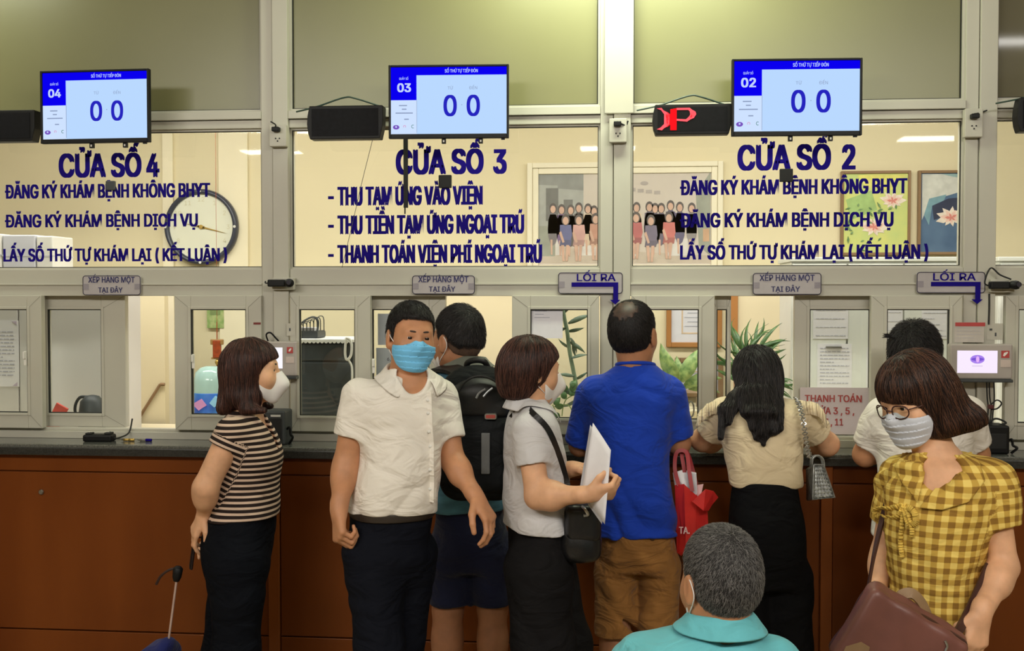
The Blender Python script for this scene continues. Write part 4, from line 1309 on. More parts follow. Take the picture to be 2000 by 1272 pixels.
rn = random.Random(9)
gl = []
for k in range(26):
    a_, b_ = rn.uniform(1652, 1762), rn.uniform(400, 488)
    r_ = rn.uniform(3, 8)
    an = rn.uniform(0, PI)
    gl.append(((92, 128, 84) if k % 2 else (120, 150, 104), [(a_ + r_ * math.cos(an), b_ + r_ * math.sin(an)), (a_ - 2 * math.sin(an), b_ + 2 * math.cos(an)), (a_ - r_ * math.cos(an), b_ - r_ * math.sin(an)), (a_ + 2 * math.sin(an), b_ - 2 * math.cos(an))]))
lotus(1640, 334, 1777, 499, 'green lotus picture with two pink flowers, behind window two', rgb(188, 206, 132), ('green', rgb(220, 218, 128)), [((166, 196, 124), [(1650, 390), (1700, 372), (1712, 410), (1660, 430)]), ((226, 220, 120), [(1672, 342), (1768, 342), (1740, 372), (1690, 366)])] + gl, [(1742, 393, 28), (1706, 444, 34)])
lotus(1790, 333, 1912, 498, 'dark blue lotus picture with one pale flower, behind window two', rgb(92, 120, 152), ('blue', rgb(66, 92, 128)), [((206, 206, 200), [(1798, 340), (1904, 340), (1904, 366), (1850, 382), (1815, 390), (1798, 430)]), ((120, 158, 172), [(1802, 420), (1812, 388), (1846, 380), (1840, 396), (1818, 404), (1812, 440)]), ((150, 180, 182), [(1836, 340), (1904, 340), (1904, 350), (1860, 346)]), ((48, 56, 84), [(1818, 402), (1850, 388), (1904, 384), (1904, 440), (1880, 420), (1850, 420), (1822, 430)])], [(1856, 426, 32), (1893, 396, 18)])

# ------------------------------------------------------------------ ceiling lamps of the lobby (their reflections show in the panes) and the lamp over the post
LAMP = emit_mat('lamp_tube', (1.0, 0.97, 0.9, 1), 16.0)


def lamp(x0, x1, y, lab, grp='ceiling lamps of the lobby', dpt=0.10):
    t = empty('ceiling_lamp', ((x0 + x1) / 2, y, ZTOP), label=lab, cat='lamp', group=grp)
    w = (x1 - x0) / 2
    MB().box(-w - 0.02, -dpt / 2 - 0.03, -0.05, w + 0.02, dpt / 2 + 0.03, 0).obj('housing', M['white'], t, bevel=0.004)
    MB().box(-w, -dpt / 2, -0.062, w, dpt / 2, -0.05).obj('diffuser', LAMP, t)


def mirror(px, py, zl=ZTOP - 0.06):
    d = ray(px, py)
    k = (zl - CAM.z) / d.z
    p = CAM + d * k
    return p.x, 2 * 0.03 - p.y


for k, (pa, pb, py) in enumerate(((476, 585, 298), (1134, 1240, 291), (1760, 1868, 272))):
    (xa_, ya_), (xb_, yb_) = mirror(pa, py), mirror(pb, py)
    lamp(xa_, xb_, (ya_ + yb_) / 2, 'fluorescent ceiling lamp in the lobby row behind the viewer, %s' % ('left one', 'middle one', 'right one')[k], dpt=0.3)
(xa_, ya_), (xb_, yb_) = mirror(1938, 84), mirror(2060, 84)
lamp(xa_, xb_, ya_, 'fluorescent ceiling lamp in the lobby nearest to the glazed front', dpt=0.14)
# ------------------------------------------------------------------ smooth-surface modelling: signed distance fields meshed by surface nets
def V3(*a):
    return np.array(a, float)


def nrm(v):
    v = np.asarray(v, float)
    return v / (np.linalg.norm(v) + 1e-12)


class Pr:
    """primitive: field f, blend radius k, bounding sphere"""
    __slots__ = ('f', 'k', 'c', 'r')

    def __init__(s, f, k, c, r):
        s.f, s.k, s.c, s.r = f, k, np.asarray(c, float), r


def rc(a, b, ra, rb, k=0.012):
    a, b = np.asarray(a, float), np.asarray(b, float)
    ab = b - a
    L2 = ab @ ab + 1e-12

    def f(p):
        t = np.clip((p - a) @ ab / L2, 0, 1)
        q = p - a - t[:, None] * ab
        return np.sqrt((q * q).sum(1)) - (ra + (rb - ra) * t)
    return Pr(f, k, (a + b) / 2, np.sqrt(L2) / 2 + max(ra, rb))


def el(c, r, R=None, k=0.012):
    """ellipsoid; R rows = its axes"""
    c, r = np.asarray(c, float), np.asarray(r, float)

    def f(p):
        q = p - c
        if R is not None:
            q = q @ R.T
        k0 = np.sqrt(((q / r) ** 2).sum(1))
        k1 = np.sqrt(((q / r ** 2) ** 2).sum(1)) + 1e-9
        return k0 * (k0 - 1) / k1
    return Pr(f, k, c, r.max())


def rbox(c, hs, R=None, rad=0.02, k=0.01):
    c, hs = np.asarray(c, float), np.asarray(hs, float)

    def f(p):
        q = p - c
        if R is not None:
            q = q @ R.T
        d = np.abs(q) - (hs - rad)
        return np.sqrt((np.maximum(d, 0) ** 2).sum(1)) + np.minimum(d.max(1), 0) - rad
    return Pr(f, k, c, np.linalg.norm(hs))


def smin(a, b, k):
    h = np.clip(0.5 + 0.5 * (b - a) / k, 0, 1)
    return b + (a - b) * h - k * h * (1 - h)


def smax(a, b, k):
    return -smin(-a, -b, k)


class Uni:
    """smooth union of primitives, minus smooth cuts, with culling per chunk of points"""

    def __init__(s, pr=(), cuts=()):
        s.pr, s.cuts, s.post = list(pr), list(cuts), []

    def add(s, *q):
        s.pr += q
        return s

    def __call__(s, p):
        cc = p.mean(0)
        cr = np.sqrt(((p - cc) ** 2).sum(1).max())
        keep = [q for q in s.pr if np.linalg.norm(cc - q.c) - q.r - cr < 0.06]
        if not keep:
            q = min(s.pr, key=lambda q: np.linalg.norm(cc - q.c) - q.r)
            return np.sqrt(((p - q.c) ** 2).sum(1)) - q.r
        d = keep[0].f(p)
        for q in keep[1:]:
            d = smin(d, q.f(p), q.k)
        for q in s.cuts:
            if np.linalg.norm(cc - q.c) - q.r - cr < 0.06:
                d = smax(d, -q.f(p), q.k)
        for g in s.post:
            d = g(p, d)
        return d

    def bounds(s, pad=0.02):
        lo = np.min([q.c - q.r for q in s.pr], 0) - pad
        hi = np.max([q.c + q.r for q in s.pr], 0) + pad
        return lo, hi


def _eval(f, P, n=6000):
    return np.concatenate([f(P[i:i + n]) for i in range(0, len(P), n)]) if len(P) else np.zeros(0)


_OFF8 = np.array([(i, j, k) for i in (0, 1) for j in (0, 1) for k in (0, 1)])
_EDG = [(a, b) for a in range(8) for b in range(8) if a < b and bin(a ^ b).count('1') == 1]


def surface(f, lo, hi, h, name='mesh', levels=4, slack=1.5):
    """surface nets on the cells that the surface can cross, found coarse to fine"""
    lo, hi = np.asarray(lo, float), np.asarray(hi, float)
    H = h * 2 ** levels
    n = np.ceil((hi - lo) / H).astype(int) + 1
    C = np.stack(np.meshgrid(*[np.arange(k) for k in n], indexing='ij'), -1).reshape(-1, 3)
    for L in range(levels, -1, -1):
        s_ = h * 2 ** L
        ctr = lo + (C + 0.5) * s_
        d = _eval(f, ctr)
        C = C[np.abs(d) < (slack + (0.2 if L else 1.3)) * 0.87 * s_ + (0.006 if L else 0.0)]
        if L:
            C = (C[:, None, :] * 2 + _OFF8[None]).reshape(-1, 3)
    B = int(C.max()) + 3
    key = lambda q: (q[..., 0].astype(np.int64) * B + q[..., 1]) * B + q[..., 2]
    CK = key(C[:, None, :] + _OFF8[None])
    uq, inv = np.unique(CK, return_inverse=True)
    inv = inv.reshape(CK.shape)
    U = np.stack([uq // (B * B), uq // B % B, uq % B], 1)
    val = _eval(f, lo + U * h)
    cv = val[inv]
    neg = cv < 0
    act = neg.any(1) & ~neg.all(1)
    C, cv, neg = C[act], cv[act], neg[act]
    pos = np.zeros((len(C), 3))
    cnt = np.zeros(len(C))
    for a, b in _EDG:
        m = neg[:, a] != neg[:, b]
        t = cv[:, a] / (cv[:, a] - cv[:, b] + 1e-20)
        p = _OFF8[a] + (_OFF8[b] - _OFF8[a]) * t[:, None]
        pos[m] += p[m]
        cnt[m] += 1
    verts = lo + (C + pos / cnt[:, None]) * h
    ck = key(C)
    order = np.argsort(ck)
    sk = ck[order]

    def find(q):
        k = key(q)
        i = np.clip(np.searchsorted(sk, k), 0, len(sk) - 1)
        return np.where(sk[i] == k, order[i], -1)
    quads = []
    ax = {0: 4, 1: 2, 2: 1}
    for a in range(3):
        b, c = (a + 1) % 3, (a + 2) % 3
        eb, ec = np.zeros(3, int), np.zeros(3, int)
        eb[b], ec[c] = 1, 1
        m = np.nonzero(neg[:, 0] != neg[:, ax[a]])[0]
        q = np.stack([m, find(C[m] - eb), find(C[m] - eb - ec), find(C[m] - ec)], 1)
        flip = ~neg[m, 0]
        q[flip] = q[flip][:, ::-1]
        quads.append(q[(q >= 0).all(1)])
    Q = np.concatenate(quads)
    me = bpy.data.meshes.new(name)
    me.vertices.add(len(verts))
    me.vertices.foreach_set('co', verts.astype(np.float32).ravel())
    me.loops.add(len(Q) * 4)
    me.loops.foreach_set('vertex_index', Q.astype(np.int32).ravel())
    me.polygons.add(len(Q))
    me.polygons.foreach_set('loop_start', np.arange(0, len(Q) * 4, 4, dtype=np.int32))
    me.update(calc_edges=True)
    me.polygons.foreach_set('use_smooth', np.ones(len(Q), bool))
    return me, verts


def grad(f, P, e=0.0015):
    g = np.stack([_eval(f, P + e * np.eye(3)[i]) - _eval(f, P - e * np.eye(3)[i]) for i in range(3)], 1)
    return g / (np.linalg.norm(g, axis=1, keepdims=True) + 1e-9)


def wrinkle(amp, seed=0, f1=34.0, dirn=(0.25, 0.2, 1.0)):
    """fold relief: warped, elongated ridges"""
    r = np.random.RandomState(seed)
    d = nrm(dirn) * f1
    A = [r.randn(3) * 9 for _ in range(3)]
    B = [r.randn(3) * 16 for _ in range(2)]
    ph = r.uniform(0, 6, 6)

    def g(p):
        w = 1.3 * np.sin(p @ A[0] + ph[0]) + 0.9 * np.sin(p @ A[1] + ph[1]) + 0.6 * np.sin(p @ B[0] + ph[4])
        m = 0.5 + 0.5 * np.sin(p @ A[2] + ph[2])
        return amp * (m * (1.0 - 1.9 * np.abs(np.sin((p @ d + 2.2 * w) / 2))) + 0.35 * np.sin(p @ B[1] + w + ph[3]))
    return g


def table(zs, vals, n=90):
    """smooth (cubic Hermite) table of row values over z"""
    zs, vals = np.asarray(zs, float), np.asarray(vals, float)
    o = np.argsort(zs)
    zs, vals = zs[o], vals[o]
    m = np.gradient(vals, zs, axis=0)
    zz = np.linspace(zs[0], zs[-1], n)
    i = np.clip(np.searchsorted(zs, zz) - 1, 0, len(zs) - 2)
    hh = (zs[i + 1] - zs[i])
    t = ((zz - zs[i]) / hh)[:, None]
    hh = hh[:, None]
    v = (2 * t ** 3 - 3 * t ** 2 + 1) * vals[i] + (t ** 3 - 2 * t ** 2 + t) * hh * m[i] + (-2 * t ** 3 + 3 * t ** 2) * vals[i + 1] + (t ** 3 - t ** 2) * hh * m[i + 1]
    return zz, v


class Loft:
    """stack of elliptical sections over z"""

    def __init__(s, rows, a):
        # rows: z, cx, cy, ru, rv ; a: facing angle in degrees
        R = np.array(rows, float)
        s.zz, s.t = table(R[:, 0], R[:, 1:])
        s.side = V3(math.cos(math.radians(a)), -math.sin(math.radians(a)), 0)
        s.fwd = V3(math.sin(math.radians(a)), math.cos(math.radians(a)), 0)
        s.z0, s.z1 = s.zz[0], s.zz[-1]
        g = np.abs(np.gradient(s.t[:, 2:], s.zz, axis=0)).max(1)
        s.lip = 1.0 / np.sqrt(1.0 + np.minimum(np.maximum.reduce([g, np.roll(g, 1), np.roll(g, -1)]), 8.0) ** 2)

    def at(s, z):
        return np.stack([np.interp(z, s.zz, s.t[:, i]) for i in range(4)], -1)

    def prim(s, off=0.0, z0=None, z1=None, k=0.03, cap=0.02, n=2.3):
        z0, z1 = s.z0 if z0 is None else z0, s.z1 if z1 is None else z1

        def f(p):
            q = s.at(p[:, 2])
            dx, dy = p[:, 0] - q[:, 0], p[:, 1] - q[:, 1]
            u = np.abs(dx * s.side[0] + dy * s.side[1]) + 1e-6
            v = np.abs(dx * s.fwd[0] + dy * s.fwd[1]) + 1e-6
            ru, rv = np.maximum(q[:, 2] + off, 0.01), np.maximum(q[:, 3] + off, 0.01)
            k0 = ((u / ru) ** n + (v / rv) ** n) ** (1 / n)
            k1 = np.sqrt((u / ru ** 2) ** 2 + (v / rv ** 2) ** 2) / np.sqrt((u / ru) ** 2 + (v / rv) ** 2)
            d = (k0 - 1) / (k1 + 1e-9) * np.interp(p[:, 2], s.zz, s.lip)
            d = smax(d, p[:, 2] - z1, cap)
            return smax(d, z0 - p[:, 2], cap)
        rr = float(max(s.t[:, 2].max(), s.t[:, 3].max())) + max(off, 0)
        c = V3(s.t[:, 0].mean(), s.t[:, 1].mean(), (z0 + z1) / 2)
        ext = max(np.abs(s.t[:, 0] - c[0]).max(), np.abs(s.t[:, 1] - c[1]).max())
        return Pr(f, k, c, math.hypot(rr + ext, (z1 - z0) / 2))


# ------------------------------------------------------------------ heads, hands
def basis(a, pitch=0.0, roll=0.0):
    """rows: right, forward, up. a: 0 faces away from the viewer, 90 faces right, 180 faces the viewer"""
    a, pitch, roll = map(math.radians, (a, pitch, roll))
    f0 = V3(math.sin(a), math.cos(a), 0)
    r0 = V3(math.cos(a), -math.sin(a), 0)
    u0 = V3(0, 0, 1)
    f = f0 * math.cos(pitch) - u0 * math.sin(pitch)
    u = u0 * math.cos(pitch) + f0 * math.sin(pitch)
    r = r0 * math.cos(roll) + u * math.sin(roll)
    u = np.cross(r, f)
    return np.stack([r, f, u])


class Head:
    def __init__(s, c, a, pitch=0, roll=0, sc_=1.0, fem=False):
        s.c, s.R, s.s, s.fem = np.asarray(c, float), basis(a, pitch, roll), sc_, fem

    def w(s, *q):
        return s.c + (np.array(q, float) * s.s) @ s.R

    def loc(s, p):
        return ((p - s.c) @ s.R.T) / s.s

    def lf(s, f):
        return lambda p: f(s.loc(p)) * s.s

    def wrap(s, pr):
        return Pr(s.lf(pr.f), pr.k * s.s, s.w(*pr.c), pr.r * s.s)

    def skin(s):
        j = 0.93 if s.fem else 1.0
        P = [el((0, -0.012, 0.035), (0.0755, 0.094, 0.083)),
             el((0, 0.026, -0.022), (0.064 * j, 0.064, 0.088), k=0.03),
             el((0, 0.058, -0.088), (0.026 * j, 0.02, 0.02), k=0.03),
             rc((0.05 * j, 0.0, -0.056), (0.016, 0.062, -0.094), 0.014, 0.014, k=0.03), rc((-0.05 * j, 0.0, -0.056), (-0.016, 0.062, -0.094), 0.014, 0.014, k=0.03),
             rc((-0.034, 0.074, 0.024), (0.034, 0.074, 0.024), 0.013, 0.013, k=0.02),
             el((0.038, 0.052, -0.03), (0.024, 0.026, 0.026), k=0.04), el((-0.038, 0.052, -0.03), (0.024, 0.026, 0.026), k=0.04),
             rc((0, 0.084, 0.008), (0, 0.104, -0.03), 0.0085, 0.0125, k=0.014),
             el((0.014, 0.094, -0.034), (0.0095, 0.011, 0.0085), k=0.007), el((-0.014, 0.094, -0.034), (0.0095, 0.011, 0.0085), k=0.007),
             el((0, 0.082, -0.058), (0.024, 0.013, 0.006), k=0.008), el((0, 0.081, -0.068), (0.021, 0.013, 0.007), k=0.008)]
        out = [s.wrap(q) for q in P]
        for sx in (-1, 1):     # eyelids over the eye balls, ears
            out.append(s.wrap(el((sx * 0.031, 0.073, 0.004), (0.0165, 0.0145, 0.0125), k=0.006)))
            Re = basis(sx * 14)
            out.append(s.wrap(el((sx * 0.0815, -0.010, -0.006), (0.0085, 0.020, 0.032), Re, k=0.008)))
            out.append(s.wrap(rc((sx * 0.076, 0.0, -0.03), (sx * 0.078, -0.006, -0.036), 0.009, 0.008, k=0.008)))
        return out

    def cuts(s):
        out = []
        for sx in (-1, 1):
            out.append(s.wrap(el((sx * 0.031, 0.092, 0.0035), (0.0135, 0.014, 0.0042), k=0.003)))
            out.append(s.wrap(el((sx * 0.094, -0.006, -0.002), (0.0085, 0.0105, 0.02), k=0.006)))
        return out

    def neck(s, base, r0=0.052, r1=0.06):
        return [rc(s.w(0, -0.02, -0.05), base, r0 * s.s, r1 * s.s, k=0.03)]

    def short_hair(s, ts=0.004, tt=0.012, line=None, front=0.078):
        Y = [-0.13, -0.07, -0.04, -0.018, -0.004, 0.012, 0.024, 0.03, 0.05, 0.07, 0.13]
        Zl = line or [-0.06, -0.06, -0.05, -0.012, -0.008, -0.014, -0.004, 0.046, 0.066, front - 0.004, front]
        e1 = el((0, -0.014, 0.042), (0.0775 + ts, 0.097 + ts, 0.082 + tt)).f
        e2 = el((0, -0.03, -0.005), (0.070 + ts, 0.072 + ts, 0.07)).f
        ears = [el((sx * 0.092, -0.009, -0.006), (0.021, 0.026, 0.036)).f for sx in (-1, 1)]

        def f(p):
            d = smin(e1(p), e2(p), 0.03)
            d = smax(d, (np.interp(p[:, 1], Y, Zl) - p[:, 2]) * 0.75, 0.01)
            for e in ears:
                d = smax(d, -e(p), 0.006)
            return d
        return Pr(s.lf(f), 0.01, s.w(0, 0, 0.03), 0.15 * s.s)

    def mask_prim(s, kind='pleat'):
        base = Uni([el((0, 0.02, -0.05), (0.066, 0.062, 0.075)), el((0, 0.062, -0.088), (0.03, 0.022, 0.024), k=0.04), el((0, 0.092, -0.028), (0.014, 0.018, 0.016), k=0.035), el((0.036, 0.05, -0.035), (0.03, 0.034, 0.03), k=0.03), el((-0.036, 0.05, -0.035), (0.03, 0.034, 0.03), k=0.03)])
        if kind == 'beak':
            base = Uni([el((0, 0.022, -0.05), (0.059, 0.056, 0.068)), rc((0, 0.092, -0.008), (0, 0.108, -0.05), 0.008, 0.009, k=0.04), rc((0, 0.106, -0.052), (0, 0.07, -0.1), 0.009, 0.012, k=0.04)])

        def f(p):
            d = base(p) - (0.0065 if kind == 'pleat' else 0.009)
            if kind == 'pleat':
                z = p[:, 2]
                fade = np.clip((p[:, 1] - 0.035) / 0.03, 0, 1)
                saw = ((z + 0.1) / 0.02) % 1.0
                d = d - fade * 0.0028 * (saw - 0.5)
            d = np.maximum(d, -(d + 0.004))
            ztop = np.interp(np.abs(p[:, 0]), [0, 0.012, 0.03, 0.055, 0.08], [0.0, -0.002, -0.014, -0.022, -0.026])
            zbot = np.interp(p[:, 1], [0.0, 0.03, 0.06, 0.1], [-0.078, -0.092, -0.112, -0.125]) if kind != 'beak' else np.interp(p[:, 1], [0.0, 0.03, 0.06, 0.12], [-0.07, -0.092, -0.124, -0.13])
            yb = np.interp(p[:, 2], [-0.12, -0.09, -0.05, -0.02, 0], [0.05, 0.034, 0.028, 0.03, 0.04])
            d = smax(d, p[:, 2] - ztop, 0.003)
            d = smax(d, zbot - p[:, 2], 0.003)
            return smax(d, yb - p[:, 1], 0.003)
        return Pr(s.lf(f), 0.01, s.w(0, 0.05, -0.05), 0.11 * s.s)


def hand(W, d, n, thumb, curl=(25, 30, 20), s=1.0, spread=0.0, fist=False):
    """palm, four jointed fingers of different length and a thumb from the palm's side. d: finger direction, n: palm faces, thumb: +1/-1"""
    W = np.asarray(W, float)
    d = nrm(d)
    n = nrm(np.asarray(n, float) - d * (d @ np.asarray(n, float)))
    t = np.cross(d, n) * thumb
    out = [rc(W - d * 0.02 * s, W + d * 0.02 * s, 0.026 * s, 0.024 * s, k=0.012)]
    lat = [0.029, 0.010, -0.009, -0.026]
    Lm = [0.086, 0.090, 0.085, 0.076]
    Lf = [(0.040, 0.025, 0.021), (0.045, 0.029, 0.022), (0.041, 0.027, 0.021), (0.032, 0.020, 0.019)]
    rf = [0.0092, 0.0095, 0.009, 0.008]
    for i in range(4):
        kn = W + (d * Lm[i] + t * lat[i]) * s
        out.append(rc(W + (d * 0.02 + t * lat[i] * 0.55) * s, kn, 0.0155 * s, 0.012 * s, k=0.012))
        a, p = 0.0, kn
        for j in range(3):
            a += math.radians(curl[j] + (4 * i if not fist else 0))
            dd = d * math.cos(a) + n * math.sin(a) + t * (spread * (1.5 - i) * 0.08)
            q = p + nrm(dd) * Lf[i][j] * s
            out.append(rc(p, q, rf[i] * s * (1.0 - 0.1 * j), rf[i] * s * (0.92 - 0.1 * j), k=0.0035))
            p = q
    p = W + (d * 0.022 + t * 0.024 + n * 0.004) * s
    dirs = [t * 0.62 + d * 0.72 + n * 0.35, t * 0.22 + d * 0.9 + n * 0.42, d * 0.85 + n * 0.5 - t * 0.12] if not fist else [t * 0.55 + d * 0.72 + n * 0.55, d * 0.72 + n * 0.7 - t * 0.05, d * 0.45 + n * 0.75 - t * 0.45]
    for j, (L, r) in enumerate(((0.042, 0.0145), (0.032, 0.0115), (0.026, 0.0098))):
        q = p + nrm(dirs[j]) * L * s
        out.append(rc(p, q, r * s, r * 0.86 * s, k=0.010 if j == 0 else 0.004))
        p = q
    return out


# ------------------------------------------------------------------ strands of hair as curves lying on a hair volume
def strands(name, f, seeds, parent, m, flow, n=7, length=0.05, lift=0.0, lay=(-0.004, 0.003), rad=0.0006, seed=0, tip=0.25, jit=0.25, zmin=None):
    r = np.random.RandomState(seed)
    P = np.array(seeds, float)
    N0 = len(P)
    lay_ = r.uniform(lay[0], lay[1], N0)
    L = length * r.uniform(0.6, 1.15, N0)
    pts = []
    J = r.randn(N0, 3) * jit
    for k in range(n):
        g = grad(f, P)
        d = _eval(f, P)
        if lift:
            P = P + g * ((lift * k / (n - 1)) - 0.0)[None] if False else P
        P = P - g * np.clip(d - lay_ - lift * (k / (n - 1)), -0.02, 0.02)[:, None]
        pts.append(P.copy())
        fl = flow(P) + J
        fl = fl - g * (fl * g).sum(1, keepdims=True)
        fl = fl / (np.linalg.norm(fl, axis=1, keepdims=True) + 1e-9)
        P = P + fl * (L / (n - 1))[:, None]
    A = np.stack(pts, 1)
    hc = bpy.data.hair_curves.new(name)
    hc.add_curves([n] * N0)
    hc.attributes['position'].data.foreach_set('vector', A.reshape(-1).astype(np.float32))
    ra = hc.attributes.get('radius') or hc.attributes.new('radius', 'FLOAT', 'POINT')
    prof = np.linspace(1, tip, n) * rad
    ra.data.foreach_set('value', np.tile(prof, N0).astype(np.float32))
    hc.materials.append(m)
    o = bpy.data.objects.new(name, hc)
    COL.objects.link(o)
    o.parent = parent
    o['kind'] = 'stuff'
    return o


def hair_mat(name, root, tipc, rough=0.42, spread=0.5):
    m = bpy.data.materials.new(name)
    m.use_nodes = True
    N, L = m.node_tree.nodes, m.node_tree.links
    b = N['Principled BSDF']
    b.inputs['Roughness'].default_value = rough
    b.inputs['Specular IOR Level'].default_value = 0.35
    hi = N.new('ShaderNodeHairInfo')
    cr = N.new('ShaderNodeValToRGB')
    cr.color_ramp.elements[0].color = root
    cr.color_ramp.elements[1].color = tipc
    cr.color_ramp.elements[0].position = 0.5 - spread / 2
    cr.color_ramp.elements[1].position = 0.5 + spread / 2
    L.new(hi.outputs['Random'], cr.inputs[0])
    L.new(cr.outputs[0], b.inputs['Base Color'])
    return m
# ------------------------------------------------------------------ fabrics, skin, hair colours
def skin_mat(name, c):
    return mat(name, c, 0.5, var=0.07, scale=26, bump=0.03, bscale=260, spec=0.35, sss=0.12)


def folds(m, dist=0.012, scale=7.0, strength=0.55):
    """soft creases: stretched, distorted noise added below the weave bump"""
    N, L = m.node_tree.nodes, m.node_tree.links
    b = N['Principled BSDF']
    tc = N.new('ShaderNodeTexCoord')
    mp = N.new('ShaderNodeMapping')
    mp.inputs['Scale'].default_value = (1.0, 1.0, 1.9)
    mp.inputs['Rotation'].default_value = (0.3, 0.5, 0.2)
    n = N.new('ShaderNodeTexNoise')
    n.inputs['Scale'].default_value = scale
    n.inputs['Detail'].default_value = 2.5
    n.inputs['Distortion'].default_value = 1.6
    L.new(tc.outputs['Object'], mp.inputs['Vector'])
    L.new(mp.outputs[0], n.inputs['Vector'])
    bp = N.new('ShaderNodeBump')
    bp.inputs['Strength'].default_value = strength
    bp.inputs['Distance'].default_value = dist
    L.new(n.outputs[0], bp.inputs['Height'])
    old = b.inputs['Normal'].links[0].from_node if b.inputs['Normal'].links else None
    if old is not None:
        L.new(bp.outputs[0], old.inputs['Normal'])
    else:
        L.new(bp.outputs[0], b.inputs['Normal'])
    return m


def cloth(name, c, var=0.06, bump=0.12, rough=0.85, sheen=0.1, scale=9, fold=0.03):
    new = name not in MATS
    dark = max(c[:3]) < 0.02
    m = mat(name, c, rough, var=var, scale=scale, bump=bump, bscale=420, spec=0.08 if dark else 0.2, sheen=0.0 if dark else sheen)
    return folds(m, fold) if new else m


def pattern_mat(name, kind, cols, pu, pv, duty=0.5):
    """woven stripes / gingham from the garment's own cloth coordinates (attributes pu, pv)"""
    m = bpy.data.materials.new(name)
    m.use_nodes = True
    N, L = m.node_tree.nodes, m.node_tree.links
    b = N['Principled BSDF']
    b.inputs['Roughness'].default_value = 0.85
    b.inputs['Specular IOR Level'].default_value = 0.2

    def stripe(attr, period, dt, soft=0.06):
        a = N.new('ShaderNodeAttribute')
        a.attribute_name = attr
        no = N.new('ShaderNodeTexNoise')
        no.inputs['Scale'].default_value = 14
        d = N.new('ShaderNodeMath')
        d.operation = 'DIVIDE'
        d.inputs[1].default_value = period
        L.new(a.outputs['Fac'], d.inputs[0])
        f = N.new('ShaderNodeMath')
        f.operation = 'FRACT'
        L.new(d.outputs[0], f.inputs[0])
        r = N.new('ShaderNodeValToRGB')
        e = r.color_ramp.elements
        e[0].position, e[0].color = 0.0, (0, 0, 0, 1)
        e[1].position, e[1].color = soft, (1, 1, 1, 1)
        for p_, v_ in ((dt, 1), (dt + soft, 0)):
            q = e.new(p_)
            q.color = (v_, v_, v_, 1)
        L.new(f.outputs[0], r.inputs[0])
        return r.outputs[0]
    mix = N.new('ShaderNodeMix')
    mix.data_type = 'RGBA'
    if kind == 'stripe':
        mix.inputs[6].default_value, mix.inputs[7].default_value = cols
        L.new(stripe('pv', pv, duty), mix.inputs[0])
        out = mix.outputs[2]
    else:
        ad = N.new('ShaderNodeMath')
        ad.operation = 'ADD'
        L.new(stripe('pu', pu, duty), ad.inputs[0])
        L.new(stripe('pv', pv, duty), ad.inputs[1])
        hf = N.new('ShaderNodeMath')
        hf.operation = 'MULTIPLY'
        hf.inputs[1].default_value = 0.5
        L.new(ad.outputs[0], hf.inputs[0])
        r = N.new('ShaderNodeValToRGB')
        e = r.color_ramp.elements
        e[0].position, e[0].color = 0.1, cols[0]
        e[1].position, e[1].color = 0.9, cols[2]
        e.new(0.5).color = cols[1]
        L.new(hf.outputs[0], r.inputs[0])
        out = r.outputs[0]
    L.new(out, b.inputs['Base Color'])
    n2 = N.new('ShaderNodeTexNoise')
    n2.inputs['Scale'].default_value = 300
    bp = N.new('ShaderNodeBump')
    bp.inputs['Strength'].default_value = 0.1
    bp.inputs['Distance'].default_value = 0.003
    L.new(n2.outputs[0], bp.inputs['Height'])
    L.new(bp.outputs[0], b.inputs['Normal'])
    return folds(m, 0.02)


SK1 = skin_mat('skin_light', rgb(218, 168, 132))
SK2 = skin_mat('skin_tan', rgb(190, 136, 100))
SK3 = skin_mat('skin_brown', rgb(174, 122, 90))
BLACKH = mat('hair_base_black', rgb(22, 20, 21), 0.55, spec=0.3)
BROWH = mat('brow_brown', rgb(58, 42, 36), 0.7)
BROWNH = mat('hair_base_brown', rgb(50, 32, 28), 0.5, spec=0.3)
AUBURNH = mat('hair_base_auburn', rgb(52, 36, 30), 0.5, spec=0.3)
GREYH = mat('hair_base_grey', rgb(44, 42, 42), 0.6, spec=0.2)
H_BLACK = hair_mat('hair_black', rgb(14, 13, 14), rgb(46, 40, 40))
H_BROWN = hair_mat('hair_brown', rgb(34, 20, 18), rgb(92, 58, 48))
H_AUBURN = hair_mat('hair_auburn', rgb(26, 19, 19), rgb(92, 60, 44))
H_GREY = hair_mat('hair_grey', rgb(22, 22, 24), rgb(136, 133, 130), spread=0.9)
MASK_W = mat('mask_white', rgb(226, 222, 220), 0.8, var=0.02)
MASK_B = mat('mask_blue', rgb(116, 194, 240), 0.75, var=0.03, scale=30, bump=0.1, bscale=200)
MASK_G = mat('mask_grey_white', rgb(200, 204, 214), 0.8, var=0.02)
EYE_W = mat('eye_white', rgb(225, 218, 210), 0.2)
EYE_D = mat('eye_iris', rgb(34, 22, 18), 0.1)


